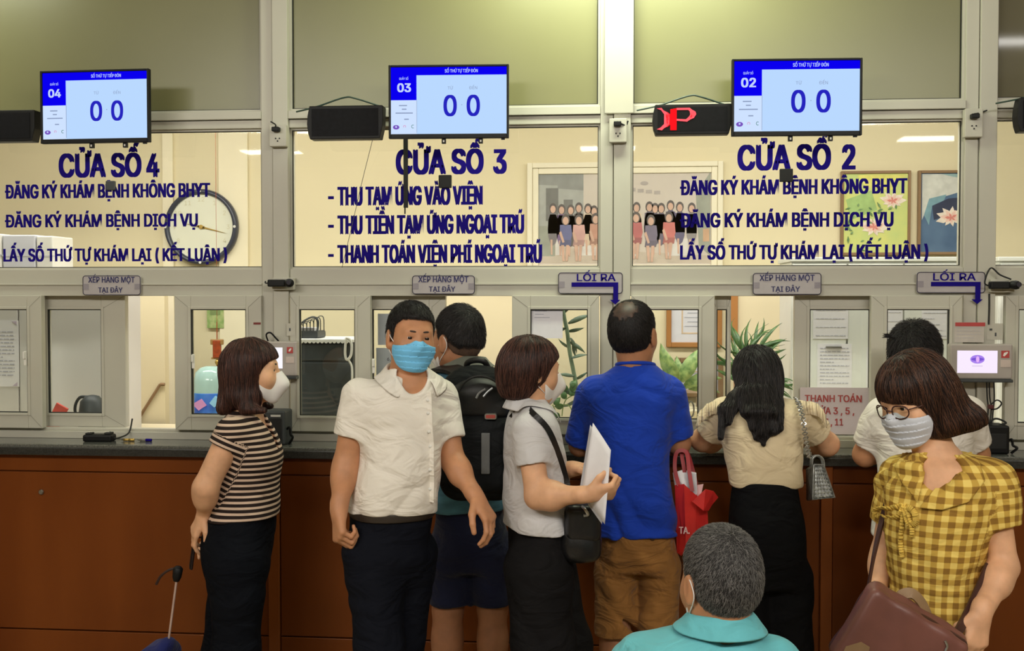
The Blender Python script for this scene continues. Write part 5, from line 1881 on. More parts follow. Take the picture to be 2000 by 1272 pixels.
class Person:
    def __init__(s, label, px, Y0):
        s.label, s.Y0 = label, Y0
        b = wp(px, 575, Y0)
        s.base = V3(b.x, b.y, 0.0)
        s.o = None

    def P(s, px, py, dy=0.0):
        return np.array(wp(px, py, s.Y0 + dy)) - s.base

    def F(s, px, z, dy=0.0):
        """point at height z above the column of pixel px"""
        p = np.array(wp(px, 900, s.Y0 + dy)) - s.base
        return V3(p[0], p[1], z)

    def loft(s, rows, a):
        out = []
        sn, cs = math.sin(math.radians(a)), math.cos(math.radians(a))
        for py, l, r, dy, o in rows:
            A, B = s.P(l, py, dy), s.P(r, py, dy)
            hw = (B[0] - A[0]) / 2
            if abs(sn) > 0.72:
                ru, rv = o, math.sqrt(max(hw * hw - (o * cs) ** 2, 0.0016)) / abs(sn)
            else:
                rv, ru = o, math.sqrt(max(hw * hw - (o * sn) ** 2, 0.0016)) / abs(cs)
            out.append((A[2], (A[0] + B[0]) / 2, dy, ru, rv))
        return Loft(out, a)

    def body(s, prims, cuts, m, h=0.0045, ratio=0.5, k=0.02):
        U = Uni(prims, cuts)
        lo, hi = U.bounds()
        lo[2] = max(lo[2], -0.003)
        me, _ = surface(U, lo, hi, h, 'person')
        s.o = link('person', me, m, None, loc=s.base)
        tag(s.o, s.label, 'person')
        if ratio < 1:
            me2 = decimated(s.o, ratio)
            old = s.o.data
            s.o.data = me2
            bpy.data.meshes.remove(old)
        s.U = U
        return s.o

    def part(s, name, U, m, h=0.006, ratio=1.0, pat=None, label=None, parent=None):
        lo, hi = U.bounds()
        me, vv = surface(U, lo, hi, h, name)
        if pat is not None:
            for nm, val in pat(vv).items():
                at = me.attributes.new(nm, 'FLOAT', 'POINT')
                at.data.foreach_set('value', val.astype(np.float32))
        o = link(name, me, m, parent or s.o)
        if label:
            o['label'] = label
        if ratio < 1:
            me2 = decimated(o, ratio)
            old = o.data
            o.data = me2
            bpy.data.meshes.remove(old)
        return o

    def mb(s, name, q, m, label=None, smooth=True, bevel=0, parent=None):
        o = q.obj(name, m, parent or s.o, smooth=smooth, bevel=bevel)
        if label:
            o['label'] = label
        return o

    def eyes(s, H, only=(-1, 1)):
        for sx in only:
            c = H.w(sx * 0.031, 0.0735, 0.004)
            q = MB()
            n_ = 14
            for i in range(9):
                pass
            prof = [(0.0128 * math.sin(PI * k / 10) + 1e-5, -0.0128 * math.cos(PI * k / 10)) for k in range(11)]
            q.lathe(prof, (0, 0, 0), n=n_, axis='z')
            me = q.mesh('eye')
            me.materials.append(EYE_W)
            me.materials.append(EYE_D)
            for p in me.polygons:
                if p.center.z > 0.0095:
                    p.material_index = 1
            o = link('eye', me, None, s.o, loc=c, smooth=True)
            gz = H.R[1] + 0.0 * H.R[0]
            o.rotation_euler = Vector(gz).to_track_quat('Z', 'Y').to_euler()
        for sx in only:
            P_ = [H.w(sx * x, y, z) for x, y, z in ((0.013, 0.0905, 0.0255), (0.026, 0.090, 0.0275), (0.040, 0.081, 0.0265), (0.05, 0.071, 0.0225))]
            s.mb('eyebrow', MB().tube(arc(P_, 4), [0.002, 0.0028, 0.0032, 0.0034, 0.0034, 0.0034, 0.0033, 0.0031, 0.0028, 0.0024, 0.002, 0.0015, 0.001][:len(arc(P_, 4))], 6), BROWH)

    def mask(s, H, kind='pleat', m=None, h=0.0022, loops=(-1, 1), nose=True):
        o = s.part('face_mask', Uni([H.mask_prim(kind)]), m or MASK_W, h)
        for sx in loops:
            P_ = [H.w(sx * 0.064, 0.036, -0.026), H.w(sx * 0.077, 0.014, -0.004), H.w(sx * 0.083, -0.008, 0.018), H.w(sx * 0.084, -0.026, 0.006), H.w(sx * 0.081, -0.03, -0.018), H.w(sx * 0.077, -0.014, -0.04), H.w(sx * 0.07, 0.012, -0.062), H.w(sx * 0.056, 0.036, -0.08)]
            s.mb('ear_loop', MB().tube(arc(P_, 5), 0.0016 * H.s, 6), MASK_W, parent=o)
        return o

    def collar(s, nb, a, rin, rout, up, back, front, op=35, m=None, ry=1.0, tilt=0.0, n=40, label=None, lift=0.0, U=None):
        """folded collar standing on the neckline: inner stand, fold, outer fall with points at the front"""
        B = basis(a)
        vs, fs = [], []
        for i in range(n):
            th = math.radians(op) + (2 * PI - 2 * math.radians(op)) * i / (n - 1)     # 0 = front
            dirv = B[0] * math.sin(th) + B[1] * math.cos(th) * ry
            w_ = (1 + math.cos(th)) / 2            # 1 at the front, 0 at the back
            dn = back + (front - back) * w_ ** 1.5
            fz = tilt * w_
            for r_, z_ in ((rin, -0.02 - fz), (rin, up * (1 - 0.55 * w_) - fz), (rin + 0.006, up * (1 - 0.55 * w_) + 0.004 - fz), (rin + 0.6 * (rout - rin), (up - dn) * 0.5 * (1 - 0.4 * w_) - fz + lift * (1 - w_)), (rout + 0.012 * w_, -dn - fz)):
                vs.append(tuple(nb + dirv * r_ + V3(0, 0, z_)))
        if U is not None:          # let the fall lie on the garment
            A = np.array(vs)
            low = np.arange(len(A)) % 5 >= 3
            for _ in range(12):
                d = _eval(U, A[low])
                if d.min() > 0.0045:
                    break
                A[low] += grad(U, A[low], 0.003) * np.clip(0.005 - d, 0, 0.01)[:, None]
            vs = [tuple(q) for q in A]
        for i in range(n - 1):
            for k in range(4):
                fs.append((i * 5 + k, i * 5 + k + 1, (i + 1) * 5 + k + 1, (i + 1) * 5 + k))
        me = bpy.data.meshes.new('collar')
        me.from_pydata(vs, [], fs)
        o = link('collar', me, m, s.o, smooth=True)
        md = o.modifiers.new('thick', 'SOLIDIFY')
        md.thickness = 0.003
        sb = o.modifiers.new('sub', 'SUBSURF')
        sb.levels = sb.render_levels = 1
        if label:
            o['label'] = label
        return o

    def strip_on(s, name, U, pix, dy, wv, m, parent, off=0.003, n=22, buttons=0):
        """band of cloth following the garment surface through photo pixels"""
        A = [s.P(px, py, dy) for px, py in pix]
        pl = []
        for q in arc(A, max(2, n // (len(A) - 1))):
            q = np.array(q)
            for k in range(60):
                dv = U(q[None])[0]
                if abs(dv) < 0.0004:
                    break
                q = q + V3(0, dv * 0.7, 0)
            pl.append(q + V3(0, -off, 0))
        q = MB()
        for i in range(len(pl) - 1):
            B0, B1 = pl[i], pl[i + 1]
            o_ = V3(0, 0.006, 0)
            q.add([B0 - wv, B0 + wv, B1 + wv, B1 - wv, B0 - wv + o_, B0 + wv + o_, B1 + wv + o_, B1 - wv + o_], [(0, 1, 2, 3), (4, 7, 6, 5), (2, 6, 7, 3), (0, 4, 5, 1), (0, 3, 7, 4), (1, 5, 6, 2)])
        o = s.mb(name, q, m, parent=parent, smooth=False)
        for k in range(buttons):
            c = pl[int((k + 0.6) * (len(pl) - 1) / buttons)]
            s.mb('button', MB().lathe([(0.005, -0.0035), (0.0055, -0.002), (0.0055, 0.002)], tuple(c), n=10, axis='y'), M['white'], parent=parent)
        return o

    def shoes(s, ankles, m, a, bare=False):
        f = nrm(V3(math.sin(math.radians(a)), math.cos(math.radians(a)), 0))
        for A in ankles:
            A = np.asarray(A, float)
            b = V3(A[0], A[1], 0.032)
            U = Uni([rc(b - f * 0.05, b + f * 0.11, 0.036, 0.036), rc(V3(A[0], A[1], 0.085), b, 0.048, 0.042, k=0.03), rc(b + f * 0.11, b + f * 0.16, 0.036, 0.026)])
            U.post.append(lambda p, d: smax(d, -p[:, 2] + 0.001, 0.004))
            s.part('shoe', U, m, 0.009)


def decimated(o, ratio):
    md = o.modifiers.new('dec', 'DECIMATE')
    md.ratio = ratio
    bpy.context.view_layer.update()
    me = bpy.data.meshes.new_from_object(o.evaluated_get(_dg()))
    o.modifiers.remove(md)
    me.polygons.foreach_set('use_smooth', np.ones(len(me.polygons), bool))
    return me


def sleeve(S, H, r0, r1, arm_r, over=0.03, k=0.04, flare=0.0):
    """tube of cloth from the shoulder S, open at the hem H"""
    S, H = np.asarray(S, float), np.asarray(H, float)
    d = nrm(H - S)
    tub = rc(S, H + d * over, r0, r1 + flare)
    cav = rc(H - d * 0.045, H + d * 0.08, arm_r + 0.001, arm_r + 0.004)

    def f(p):
        q = smax(tub.f(p), (p - H) @ d, 0.004)
        return smax(q, -cav.f(p), 0.003)
    return Pr(f, k, tub.c, tub.r)


def lerp(A, B, t):
    return np.asarray(A, float) + (np.asarray(B, float) - np.asarray(A, float)) * t


def arm(S, E, W, r=(0.045, 0.040, 0.039, 0.028)):
    S, E, W = (np.asarray(x, float) for x in (S, E, W))
    mid = E + (W - E) * 0.3
    return [rc(S, E, r[0], r[1], k=0.03), rc(E, W, r[2], r[3], k=0.02), el(mid, (r[2] * 1.02, r[2] * 1.02, r[2] * 1.25), k=0.03)]


def leg(Hp, K, A, r=(0.09, 0.06, 0.04), foot=None):
    r = (r[0] * 0.78, r[1] * 0.95, r[2])
    Hp, K, A = (np.asarray(x, float) for x in (Hp, K, A))
    calf = K + (A - K) * 0.3
    out = [rc(Hp, K, r[0], r[1], k=0.04), rc(K, A, r[1] * 0.95, r[2], k=0.03), el(calf, (r[1] * 1.05, r[1] * 1.08, r[1] * 1.9), k=0.03)]
    if foot is not None:
        f = nrm(foot)
        b = V3(A[0], A[1], 0.035)
        out += [rc(A, b, r[2], 0.034, k=0.02), rc(b - f * 0.04, b + f * 0.12, 0.03, 0.026, k=0.02)]
    return out


def calm(pts, r=0.07):
    """0 at the hems, 1 away from them: keeps folds from tearing an edge"""
    pts = [np.asarray(q, float) for q in pts]

    def g(p):
        d = np.min([np.sqrt(((p - q) ** 2).sum(1)) for q in pts], 0)
        return np.clip((d - 0.055) / r, 0.12, 1)
    return g


def torso_pat(L, sleeves=(), a=0):
    """cloth coordinates: pv up the torso / along the sleeve, pu around it"""
    def g(v):
        q = L.at(v[:, 2])
        dx, dy = v[:, 0] - q[:, 0], v[:, 1] - q[:, 1]
        u = dx * L.side[0] + dy * L.side[1]
        w = dx * L.fwd[0] + dy * L.fwd[1]
        R = (q[:, 2] + q[:, 3]) / 2
        pu = np.arctan2(u, w) * float(np.mean(q[:, 2] + q[:, 3]) / 2)
        pv = v[:, 2].copy()
        for S, H, r in sleeves:
            S, H = np.asarray(S, float), np.asarray(H, float)
            d = nrm(H - S)
            t = (v - S) @ d
            rr = v - S - t[:, None] * d
            dist = np.sqrt((rr * rr).sum(1))
            m = (dist < r * 1.25) & (t > 0.02) & (np.sqrt((u / np.maximum(q[:, 2], .01)) ** 2 + (w / np.maximum(q[:, 3], .01)) ** 2) > 0.98)
            e1 = nrm(np.cross(d, V3(0, 0, 1) if abs(d[2]) < 0.9 else V3(0, 1, 0)))
            e2 = np.cross(d, e1)
            pv[m] = (S[2] - t)[m]
            pu[m] = (np.arctan2(rr @ e1, rr @ e2) * r)[m]
        return {'pu': pu, 'pv': pv}
    return g


def scatter(o, n, seed=0, cond=None):
    v = np.zeros(len(o.data.vertices) * 3, np.float32)
    o.data.vertices.foreach_get('co', v)
    v = v.reshape(-1, 3).astype(float)
    if cond is not None:
        v = v[cond(v)]
    r = np.random.RandomState(seed)
    if len(v) == 0:
        return np.zeros((0, 3))
    return v[r.randint(0, len(v), n)] + r.randn(n, 3) * 0.002


def crop_flow(H, kind='crown'):
    """short hair: combed away from the crown"""
    cr = H.w(0, -0.06, 0.11)

    def f(p):
        q = p - cr
        q = q / (np.linalg.norm(q, axis=1, keepdims=True) + 1e-6)
        return q + 0.5 * H.R[1] - 0.4 * H.R[2]
    return f


def down_flow(H, out=0.0):
    def f(p):
        return np.tile(-H.R[2] + 0.0 * H.R[1], (len(p), 1)) + out * (p - H.c)
    return f


def short_cut(s, H, hm, hs, ts=0.004, tt=0.012, n=5000, L=0.018, seed=1, lift=0.006, h=0.004, cond=None, line=None, front=0.078, rad=0.0007, cutpr=None, label=None):
    U = Uni([H.short_hair(ts, tt, line, front)], cutpr or [])
    o = s.part('hair', U, hm, h, label=label)
    sd = scatter(o, n, seed, cond)
    strands('hair_strand', U, sd, o, hs, crop_flow(H), n=5, length=L, lift=lift, lay=(-0.003, 0.001), rad=rad, seed=seed, jit=0.45)
    return o
# ------------------------------------------------------------------ man in the white shirt
def white_man():
    s = Person('man in white short sleeved shirt and blue face mask walking past the counter', 775, -0.94)
    P = s.P
    H = Head(P(803, 660, -0.02), 152, 2, 4, 0.915)
    a = 150
    L = s.loft([(716, 760, 832, -0.01, 0.062), (738, 742, 852, 0.0, 0.085), (756, 705, 862, 0, 0.105), (790, 690, 868, 0, 0.122), (835, 697, 866, 0, 0.128), (885, 699, 858, 0, 0.135), (935, 690, 856, 0, 0.142), (972, 684, 852, 0, 0.142), (1012, 681, 848, 0, 0.135)], a)
    nb = P(797, 735, 0.0)
    SR, ER, WR = P(701, 772, -0.06), P(676, 905, -0.07), P(662, 996, -0.12)
    SL, EL_, WL = P(862, 776, 0.08), P(884, 900, 0.04), P(930, 972, -0.06)
    pr = [L.prim(-0.036, k=0.03), L.prim(-0.02, z0=P(797, 850)[2])] + H.skin() + H.neck(nb + V3(0, 0.01, -0.02), 0.056, 0.062)
    pr += arm(SR, ER, WR, (0.045, 0.040, 0.038, 0.027)) + arm(SL, EL_, WL, (0.045, 0.039, 0.037, 0.026))
    dR = nrm(P(664, 1030, -0.14) - WR)
    pr += hand(WR, P(663, 1040, -0.15) - WR, (0.75, 0.55, 0.0), -1, (62, 80, 50), 1.02, fist=True)
    pr += hand(WL, P(962, 1022, -0.10) - WL, (-0.75, 0.3, -0.5), -1, (28, 34, 22), 1.0, spread=0.6)
    hR, kR, aR = P(728, 1085, -0.06), P(742, 1262, -0.12), s.F(738, 0.09, -0.1)
    hL, kL, aL = P(798, 1085, 0.05), P(782, 1262, 0.02), s.F(780, 0.09, 0.05)
    pr += leg(hR, kR, aR, (0.085, 0.058, 0.042), (0.5, -0.87, 0)) + leg(hL, kL, aL, (0.085, 0.058, 0.042), (0.5, -0.87, 0))
    s.body(pr, H.cuts(), SK2, 0.0036, 0.4)
    s.eyes(H)
    m = cloth('shirt_white', rgb(232, 226, 216), var=0.012, bump=0.15)
    HR, HL = lerp(SR, ER, 0.6), lerp(SL, EL_, 0.66)
    U = Uni([L.prim(0.0, z0=P(770, 995)[2], cap=0.004), sleeve(SR, HR, 0.056, 0.058, 0.042), sleeve(SL, HL, 0.056, 0.057, 0.042)],
            [rc(nb + V3(0, 0, -0.03), H.w(0, -0.02, -0.06), 0.064, 0.066, k=0.008), rc(nb + V3(0.02, -0.05, 0.0), P(824, 772, -0.15), 0.052, 0.014, k=0.006)])
    w1, w2 = wrinkle(0.0042, 3, 38, (0.5, 0.3, 0.9)), wrinkle(0.0016, 8, 90, (0.2, 0.6, 1))
    cm = calm([HR, HL])
    U.post.append(lambda p, d: d + (w1(p) * np.clip((P(770, 760)[2] - p[:, 2]) / 0.12, 0.25, 1) + w2(p)) * cm(p))
    sh = s.part('shirt', U, m, 0.005)
    s.strip_on('placket', U, [(826, 770), (830, 830), (833, 900), (832, 990)], -0.15, V3(0.013, -0.006, 0), m, sh, buttons=6)
    s.collar(nb + V3(0, 0, 0.012), a, 0.066, 0.104, 0.034, 0.02, 0.05, 33, m, tilt=0.035, U=U)
    T = s.loft([(975, 688, 846, 0, 0.125), (1015, 685, 843, 0, 0.13), (1055, 684, 838, 0, 0.132), (1095, 690, 836, 0, 0.125), (1130, 700, 830, 0, 0.1)], a)
    U = Uni([T.prim(-0.004), rc(hR, kR, 0.098, 0.076, k=0.04), rc(kR, aR, 0.075, 0.062, k=0.03), rc(hL, kL, 0.098, 0.076, k=0.04), rc(kL, aL, 0.075, 0.062, k=0.03)])
    w3 = wrinkle(0.005, 5, 26)
    U.post.append(lambda p, d: d + w3(p))
    s.part('trousers', U, cloth('trousers_navy', rgb(18, 20, 28)), 0.008)
    B_ = s.loft([(986, 684, 850, 0, 0.138), (1006, 683, 848, 0, 0.138)], a)
    s.part('belt', Uni([B_.prim(-0.004, cap=0.006)]), mat('belt_brown', rgb(48, 40, 34), 0.4), 0.006)
    short_cut(s, H, BLACKH, H_BLACK, 0.003, 0.008, 6000, 0.02, 1, 0.004, h=0.0035, front=0.073)
    mk = s.mask(H, 'pleat', MASK_B)
    s.shoes([aR, aL], M['black'], a)
    return s


white_man()
def striped_woman():
    s = Person('woman in brown and cream striped top with shoulder length hair, side on at window four', 470, -0.5)
    P = s.P
    H = Head(P(495, 727, 0.0), 82, -3, 0, 0.97, True)
    a = 84
    L = s.loft([(800, 452, 508, 0, 0.065), (818, 440, 518, 0, 0.125), (838, 431, 530, 0, 0.158), (862, 427, 541, 0, 0.165), (892, 428, 550, 0, 0.158), (922, 428, 546, 0, 0.145), (955, 420, 543, 0, 0.142), (985, 412, 543, 0, 0.152), (1022, 405, 541, 0, 0.165)], a)
    nb = P(480, 812)
    SR, ER, WR = P(452, 846, -0.145), P(402, 952, -0.18), P(399, 1004, -0.10)
    SL, EL_, WL = P(456, 846, 0.145), P(430, 950, 0.18), P(420, 1040, 0.15)
    pr = [L.prim(-0.036), L.prim(-0.02, z0=P(480, 900)[2])] + H.skin() + H.neck(nb + V3(0, 0, -0.02), 0.045, 0.054)
    pr += arm(SR, ER, WR, (0.047, 0.045, 0.042, 0.026)) + arm(SL, EL_, WL, (0.045, 0.042, 0.038, 0.025))
    pr += hand(WR, P(368, 1062, -0.1) - WR, (0.8, 0.5, 0.25), 1, (18, 26, 18), 0.93, spread=0.3)
    pr += hand(WL, V3(-0.1, 0, -1), (0.3, -1, 0), 1, (20, 20, 15), 0.9)
    hR, kR, aR = P(466, 1100, -0.085), P(462, 1265, -0.085), s.F(456, 0.09, -0.09)
    hL, kL, aL = P(462, 1100, 0.085), P(440, 1262, 0.09), s.F(395, 0.10, 0.1)
    pr += leg(hR, kR, aR, (0.085, 0.055, 0.038), (1, 0, 0)) + leg(hL, kL, aL, (0.085, 0.055, 0.038), (1, 0, 0))
    s.body(pr, H.cuts(), SK1, 0.004, 0.45)
    s.eyes(H, (1,))
    HR, HL = lerp(SR, ER, 0.27), lerp(SL, EL_, 0.3)
    U = Uni([L.prim(0.0, z0=P(470, 1006)[2], cap=0.006), sleeve(SR, HR, 0.058, 0.062, 0.048), sleeve(SL, HL, 0.055, 0.058, 0.046)],
            [rc(nb + V3(0.01, 0, -0.01), H.w(0, -0.02, -0.06), 0.056, 0.058, k=0.006), rc(nb + V3(0.03, -0.01, 0.0), P(534, 872, 0.0), 0.05, 0.02, k=0.006)])
    w1, w2 = wrinkle(0.0042, 13, 42, (0.3, 0.3, 1)), wrinkle(0.002, 18, 70)
    cm = calm([HR, HL])
    U.post.append(lambda p, d: d + (w1(p) * np.clip((P(470, 880)[2] - p[:, 2]) / 0.1, 0.2, 1.4) + w2(p)) * cm(p))
    m = pattern_mat('striped_jersey', 'stripe', (rgb(38, 28, 26), rgb(206, 180, 160)), 0.02, 0.0205, 0.42)
    s.part('striped_top', U, m, 0.005, pat=torso_pat(L, [(SR, HR, 0.064), (SL, HL, 0.058)], a))
    T = s.loft([(978, 413, 539, 0, 0.155), (1012, 403, 540, 0, 0.17), (1055, 395, 537, 0, 0.18), (1095, 398, 529, 0, 0.178), (1140, 408, 520, 0, 0.16)], a)
    U = Uni([T.prim(-0.012), rc(hR, kR, 0.105, 0.083, k=0.04), rc(kR, aR, 0.082, 0.086, k=0.03), rc(hL, kL, 0.1, 0.08, k=0.04), rc(kL, aL, 0.08, 0.08, k=0.03)])
    w3 = wrinkle(0.005, 25, 22)
    U.post.append(lambda p, d: d + w3(p))
    s.part('trousers', U, cloth('trousers_black', rgb(15, 17, 23)), 0.008)
    # bob that curls at the ends
    lh = H.R
    cap = [H.wrap(el((0, -0.014, 0.04), (0.093, 0.112, 0.094))), H.wrap(el((0, -0.035, -0.03), (0.092, 0.092, 0.09), k=0.04)), H.wrap(el((0, -0.035, -0.095), (0.096, 0.098, 0.052), k=0.04)), H.wrap(rc((0.05, -0.11, -0.128), (-0.05, -0.11, -0.128), 0.024, 0.024, k=0.03)), H.wrap(rc((0.088, -0.02, -0.135), (0.085, 0.045, -0.142), 0.022, 0.012, k=0.03)), H.wrap(rc((-0.088, -0.02, -0.135), (-0.085, 0.04, -0.142), 0.022, 0.012, k=0.03))]
    cut = [H.wrap(el((0, 0.112, -0.035), (0.2, 0.088, 0.088), k=0.012)), H.wrap(rbox((0, 0.02, -0.22), (0.3, 0.3, 0.065), k=0.012)), H.wrap(el((0, 0.09, -0.09), (0.075, 0.09, 0.1), k=0.01))]
    U = Uni(cap, cut)
    w4 = wrinkle(0.002, 30, 90, (1, 1, 0.1))
    U.post.append(lambda p, d: d + w4(p))
    o = s.part('hair', U, BROWNH, 0.005)
    strands('hair_strand', U, scatter(o, 5000, 2), s.o, H_BROWN, down_flow(H), n=8, length=0.085, lay=(-0.002, 0.0025), rad=0.0008, jit=0.10, seed=3)
    mk = s.mask(H, 'beak', MASK_W, loops=(1,))
    s.shoes([aR, aL], M['black'], 90)
    return s


def backpack_man():
    s = Person('man with black backpack and white mask facing window three', 912, -0.45)
    P = s.P
    H = Head(P(893, 668, 0.0), -52, 2, -3, 1.0)
    a = -8
    L = s.loft([(706, 878, 946, 0, 0.06), (722, 862, 968, 0, 0.085), (742, 846, 986, 0, 0.105), (780, 842, 992, 0, 0.118), (840, 845, 988, 0, 0.12), (900, 847, 985, 0, 0.12), (960, 846, 985, 0, 0.122), (998, 845, 986, 0, 0.125)], a)
    nb = P(912, 716)
    SL, EL_, WL = P(850, 765, 0.02), P(842, 868, 0.08), s.F(868, ZD + 0.046, 0.28)
    SR, ER, WR = P(984, 765, 0.0), P(1000, 868, 0.08), s.F(975, ZD + 0.046, 0.28)
    pr = [L.prim(-0.038)] + H.skin() + H.neck(nb + V3(0, 0, -0.02), 0.056, 0.062)
    pr += arm(SL, EL_, WL) + arm(SR, ER, WR)
    pr += hand(WL, (0.7, 0.5, 0.04), (0, 0.1, -1), 1, (1, 4, 3)) + hand(WR, (-0.7, 0.5, 0.04), (0, 0.1, -1), -1, (1, 4, 3))
    hL, kL, aL = P(880, 1080, 0.0), P(875, 1190, 0.0), s.F(870, 0.09, 0.0)
    hR, kR, aR = P(958, 1080, 0.0), P(962, 1190, 0.0), s.F(962, 0.09, 0.0)
    pr += leg(hL, kL, aL, (0.085, 0.058, 0.04), (-0.2, 1, 0)) + leg(hR, kR, aR, (0.085, 0.056, 0.04), (0.1, 1, 0))
    s.body(pr, H.cuts(), SK3, 0.0045, 0.5)
    HL, HR = lerp(SL, EL_, 0.75), lerp(SR, ER, 0.75)
    U = Uni([L.prim(0.0, z0=P(912, 992)[2], cap=0.005), sleeve(SL, HL, 0.058, 0.06, 0.044), sleeve(SR, HR, 0.058, 0.06, 0.044)], [rc(nb + V3(0, 0, -0.01), H.w(0, -0.02, -0.06), 0.06, 0.062, k=0.006)])
    w1 = wrinkle(0.0060, 43, 42)
    cm = calm([HR, HL])
    U.post.append(lambda p, d: d + w1(p) * cm(p))
    m = mat('polo_blue_print', rgb(100, 164, 196), 0.85, col2=rgb(44, 62, 80), scale=7, stretch=(1, 1, 3), bump=0.1, bscale=420)
    s.part('polo_shirt', U, m, 0.006)
    s.collar(nb + V3(0, 0, 0.01), a, 0.063, 0.094, 0.03, 0.014, 0.03, 30, mat('polo_collar', rgb(112, 116, 106), 0.85, bump=0.1, bscale=400), label='grey collar', U=U)
    T = s.loft([(975, 848, 986, 0, 0.122), (1005, 845, 990, 0, 0.13), (1045, 842, 996, 0, 0.135), (1085, 841, 998, 0, 0.13), (1110, 842, 998, 0, 0.12)], a)
    def shortleg(h, k, px0, px1, py, r0, r1):
        hem = P((px0 + px1) / 2, py)
        d = nrm(hem - h)
        tub, cav = rc(h, hem + d * 0.03, r0, r1), rc(hem - d * 0.04, hem + d * 0.05, r1 - 0.01, r1 - 0.008)
        return Pr(lambda p: smax(smax(tub.f(p), (p - hem) @ d, 0.004), -cav.f(p), 0.004), 0.03, tub.c, tub.r)
    s.shortleg = shortleg
    U = Uni([T.prim(-0.012), shortleg(hL, kL, 839, 920, 1178, 0.088, 0.078), shortleg(hR, kR, 924, 1001, 1178, 0.086, 0.074)])
    w3 = wrinkle(0.005, 45, 24)
    U.post.append(lambda p, d: d + w3(p))
    s.part('shorts', U, cloth('shorts_navy', rgb(30, 34, 60)), 0.0075)
    short_cut(s, H, BLACKH, H_BLACK, 0.002, 0.016, 6000, 0.026, 4, 0.007, h=0.004, line=[-0.02, -0.02, 0.0, 0.012, 0.012, 0.008, 0.012, 0.036, 0.056, 0.07, 0.08])
    # shaved fade below the cap
    short_cut(s, H, mat('fade_hair', rgb(96, 72, 58), 0.7, bump=0.3, bscale=900), H_BLACK, -0.0015, 0.0, 3500, 0.006, 5, 0.001, h=0.004, rad=0.0004, label='close shaved hair at the nape')
    s.mask(H, 'beak', MASK_W, loops=(-1,))
    s.shoes([aR, aL], M['black'], a)
    return s


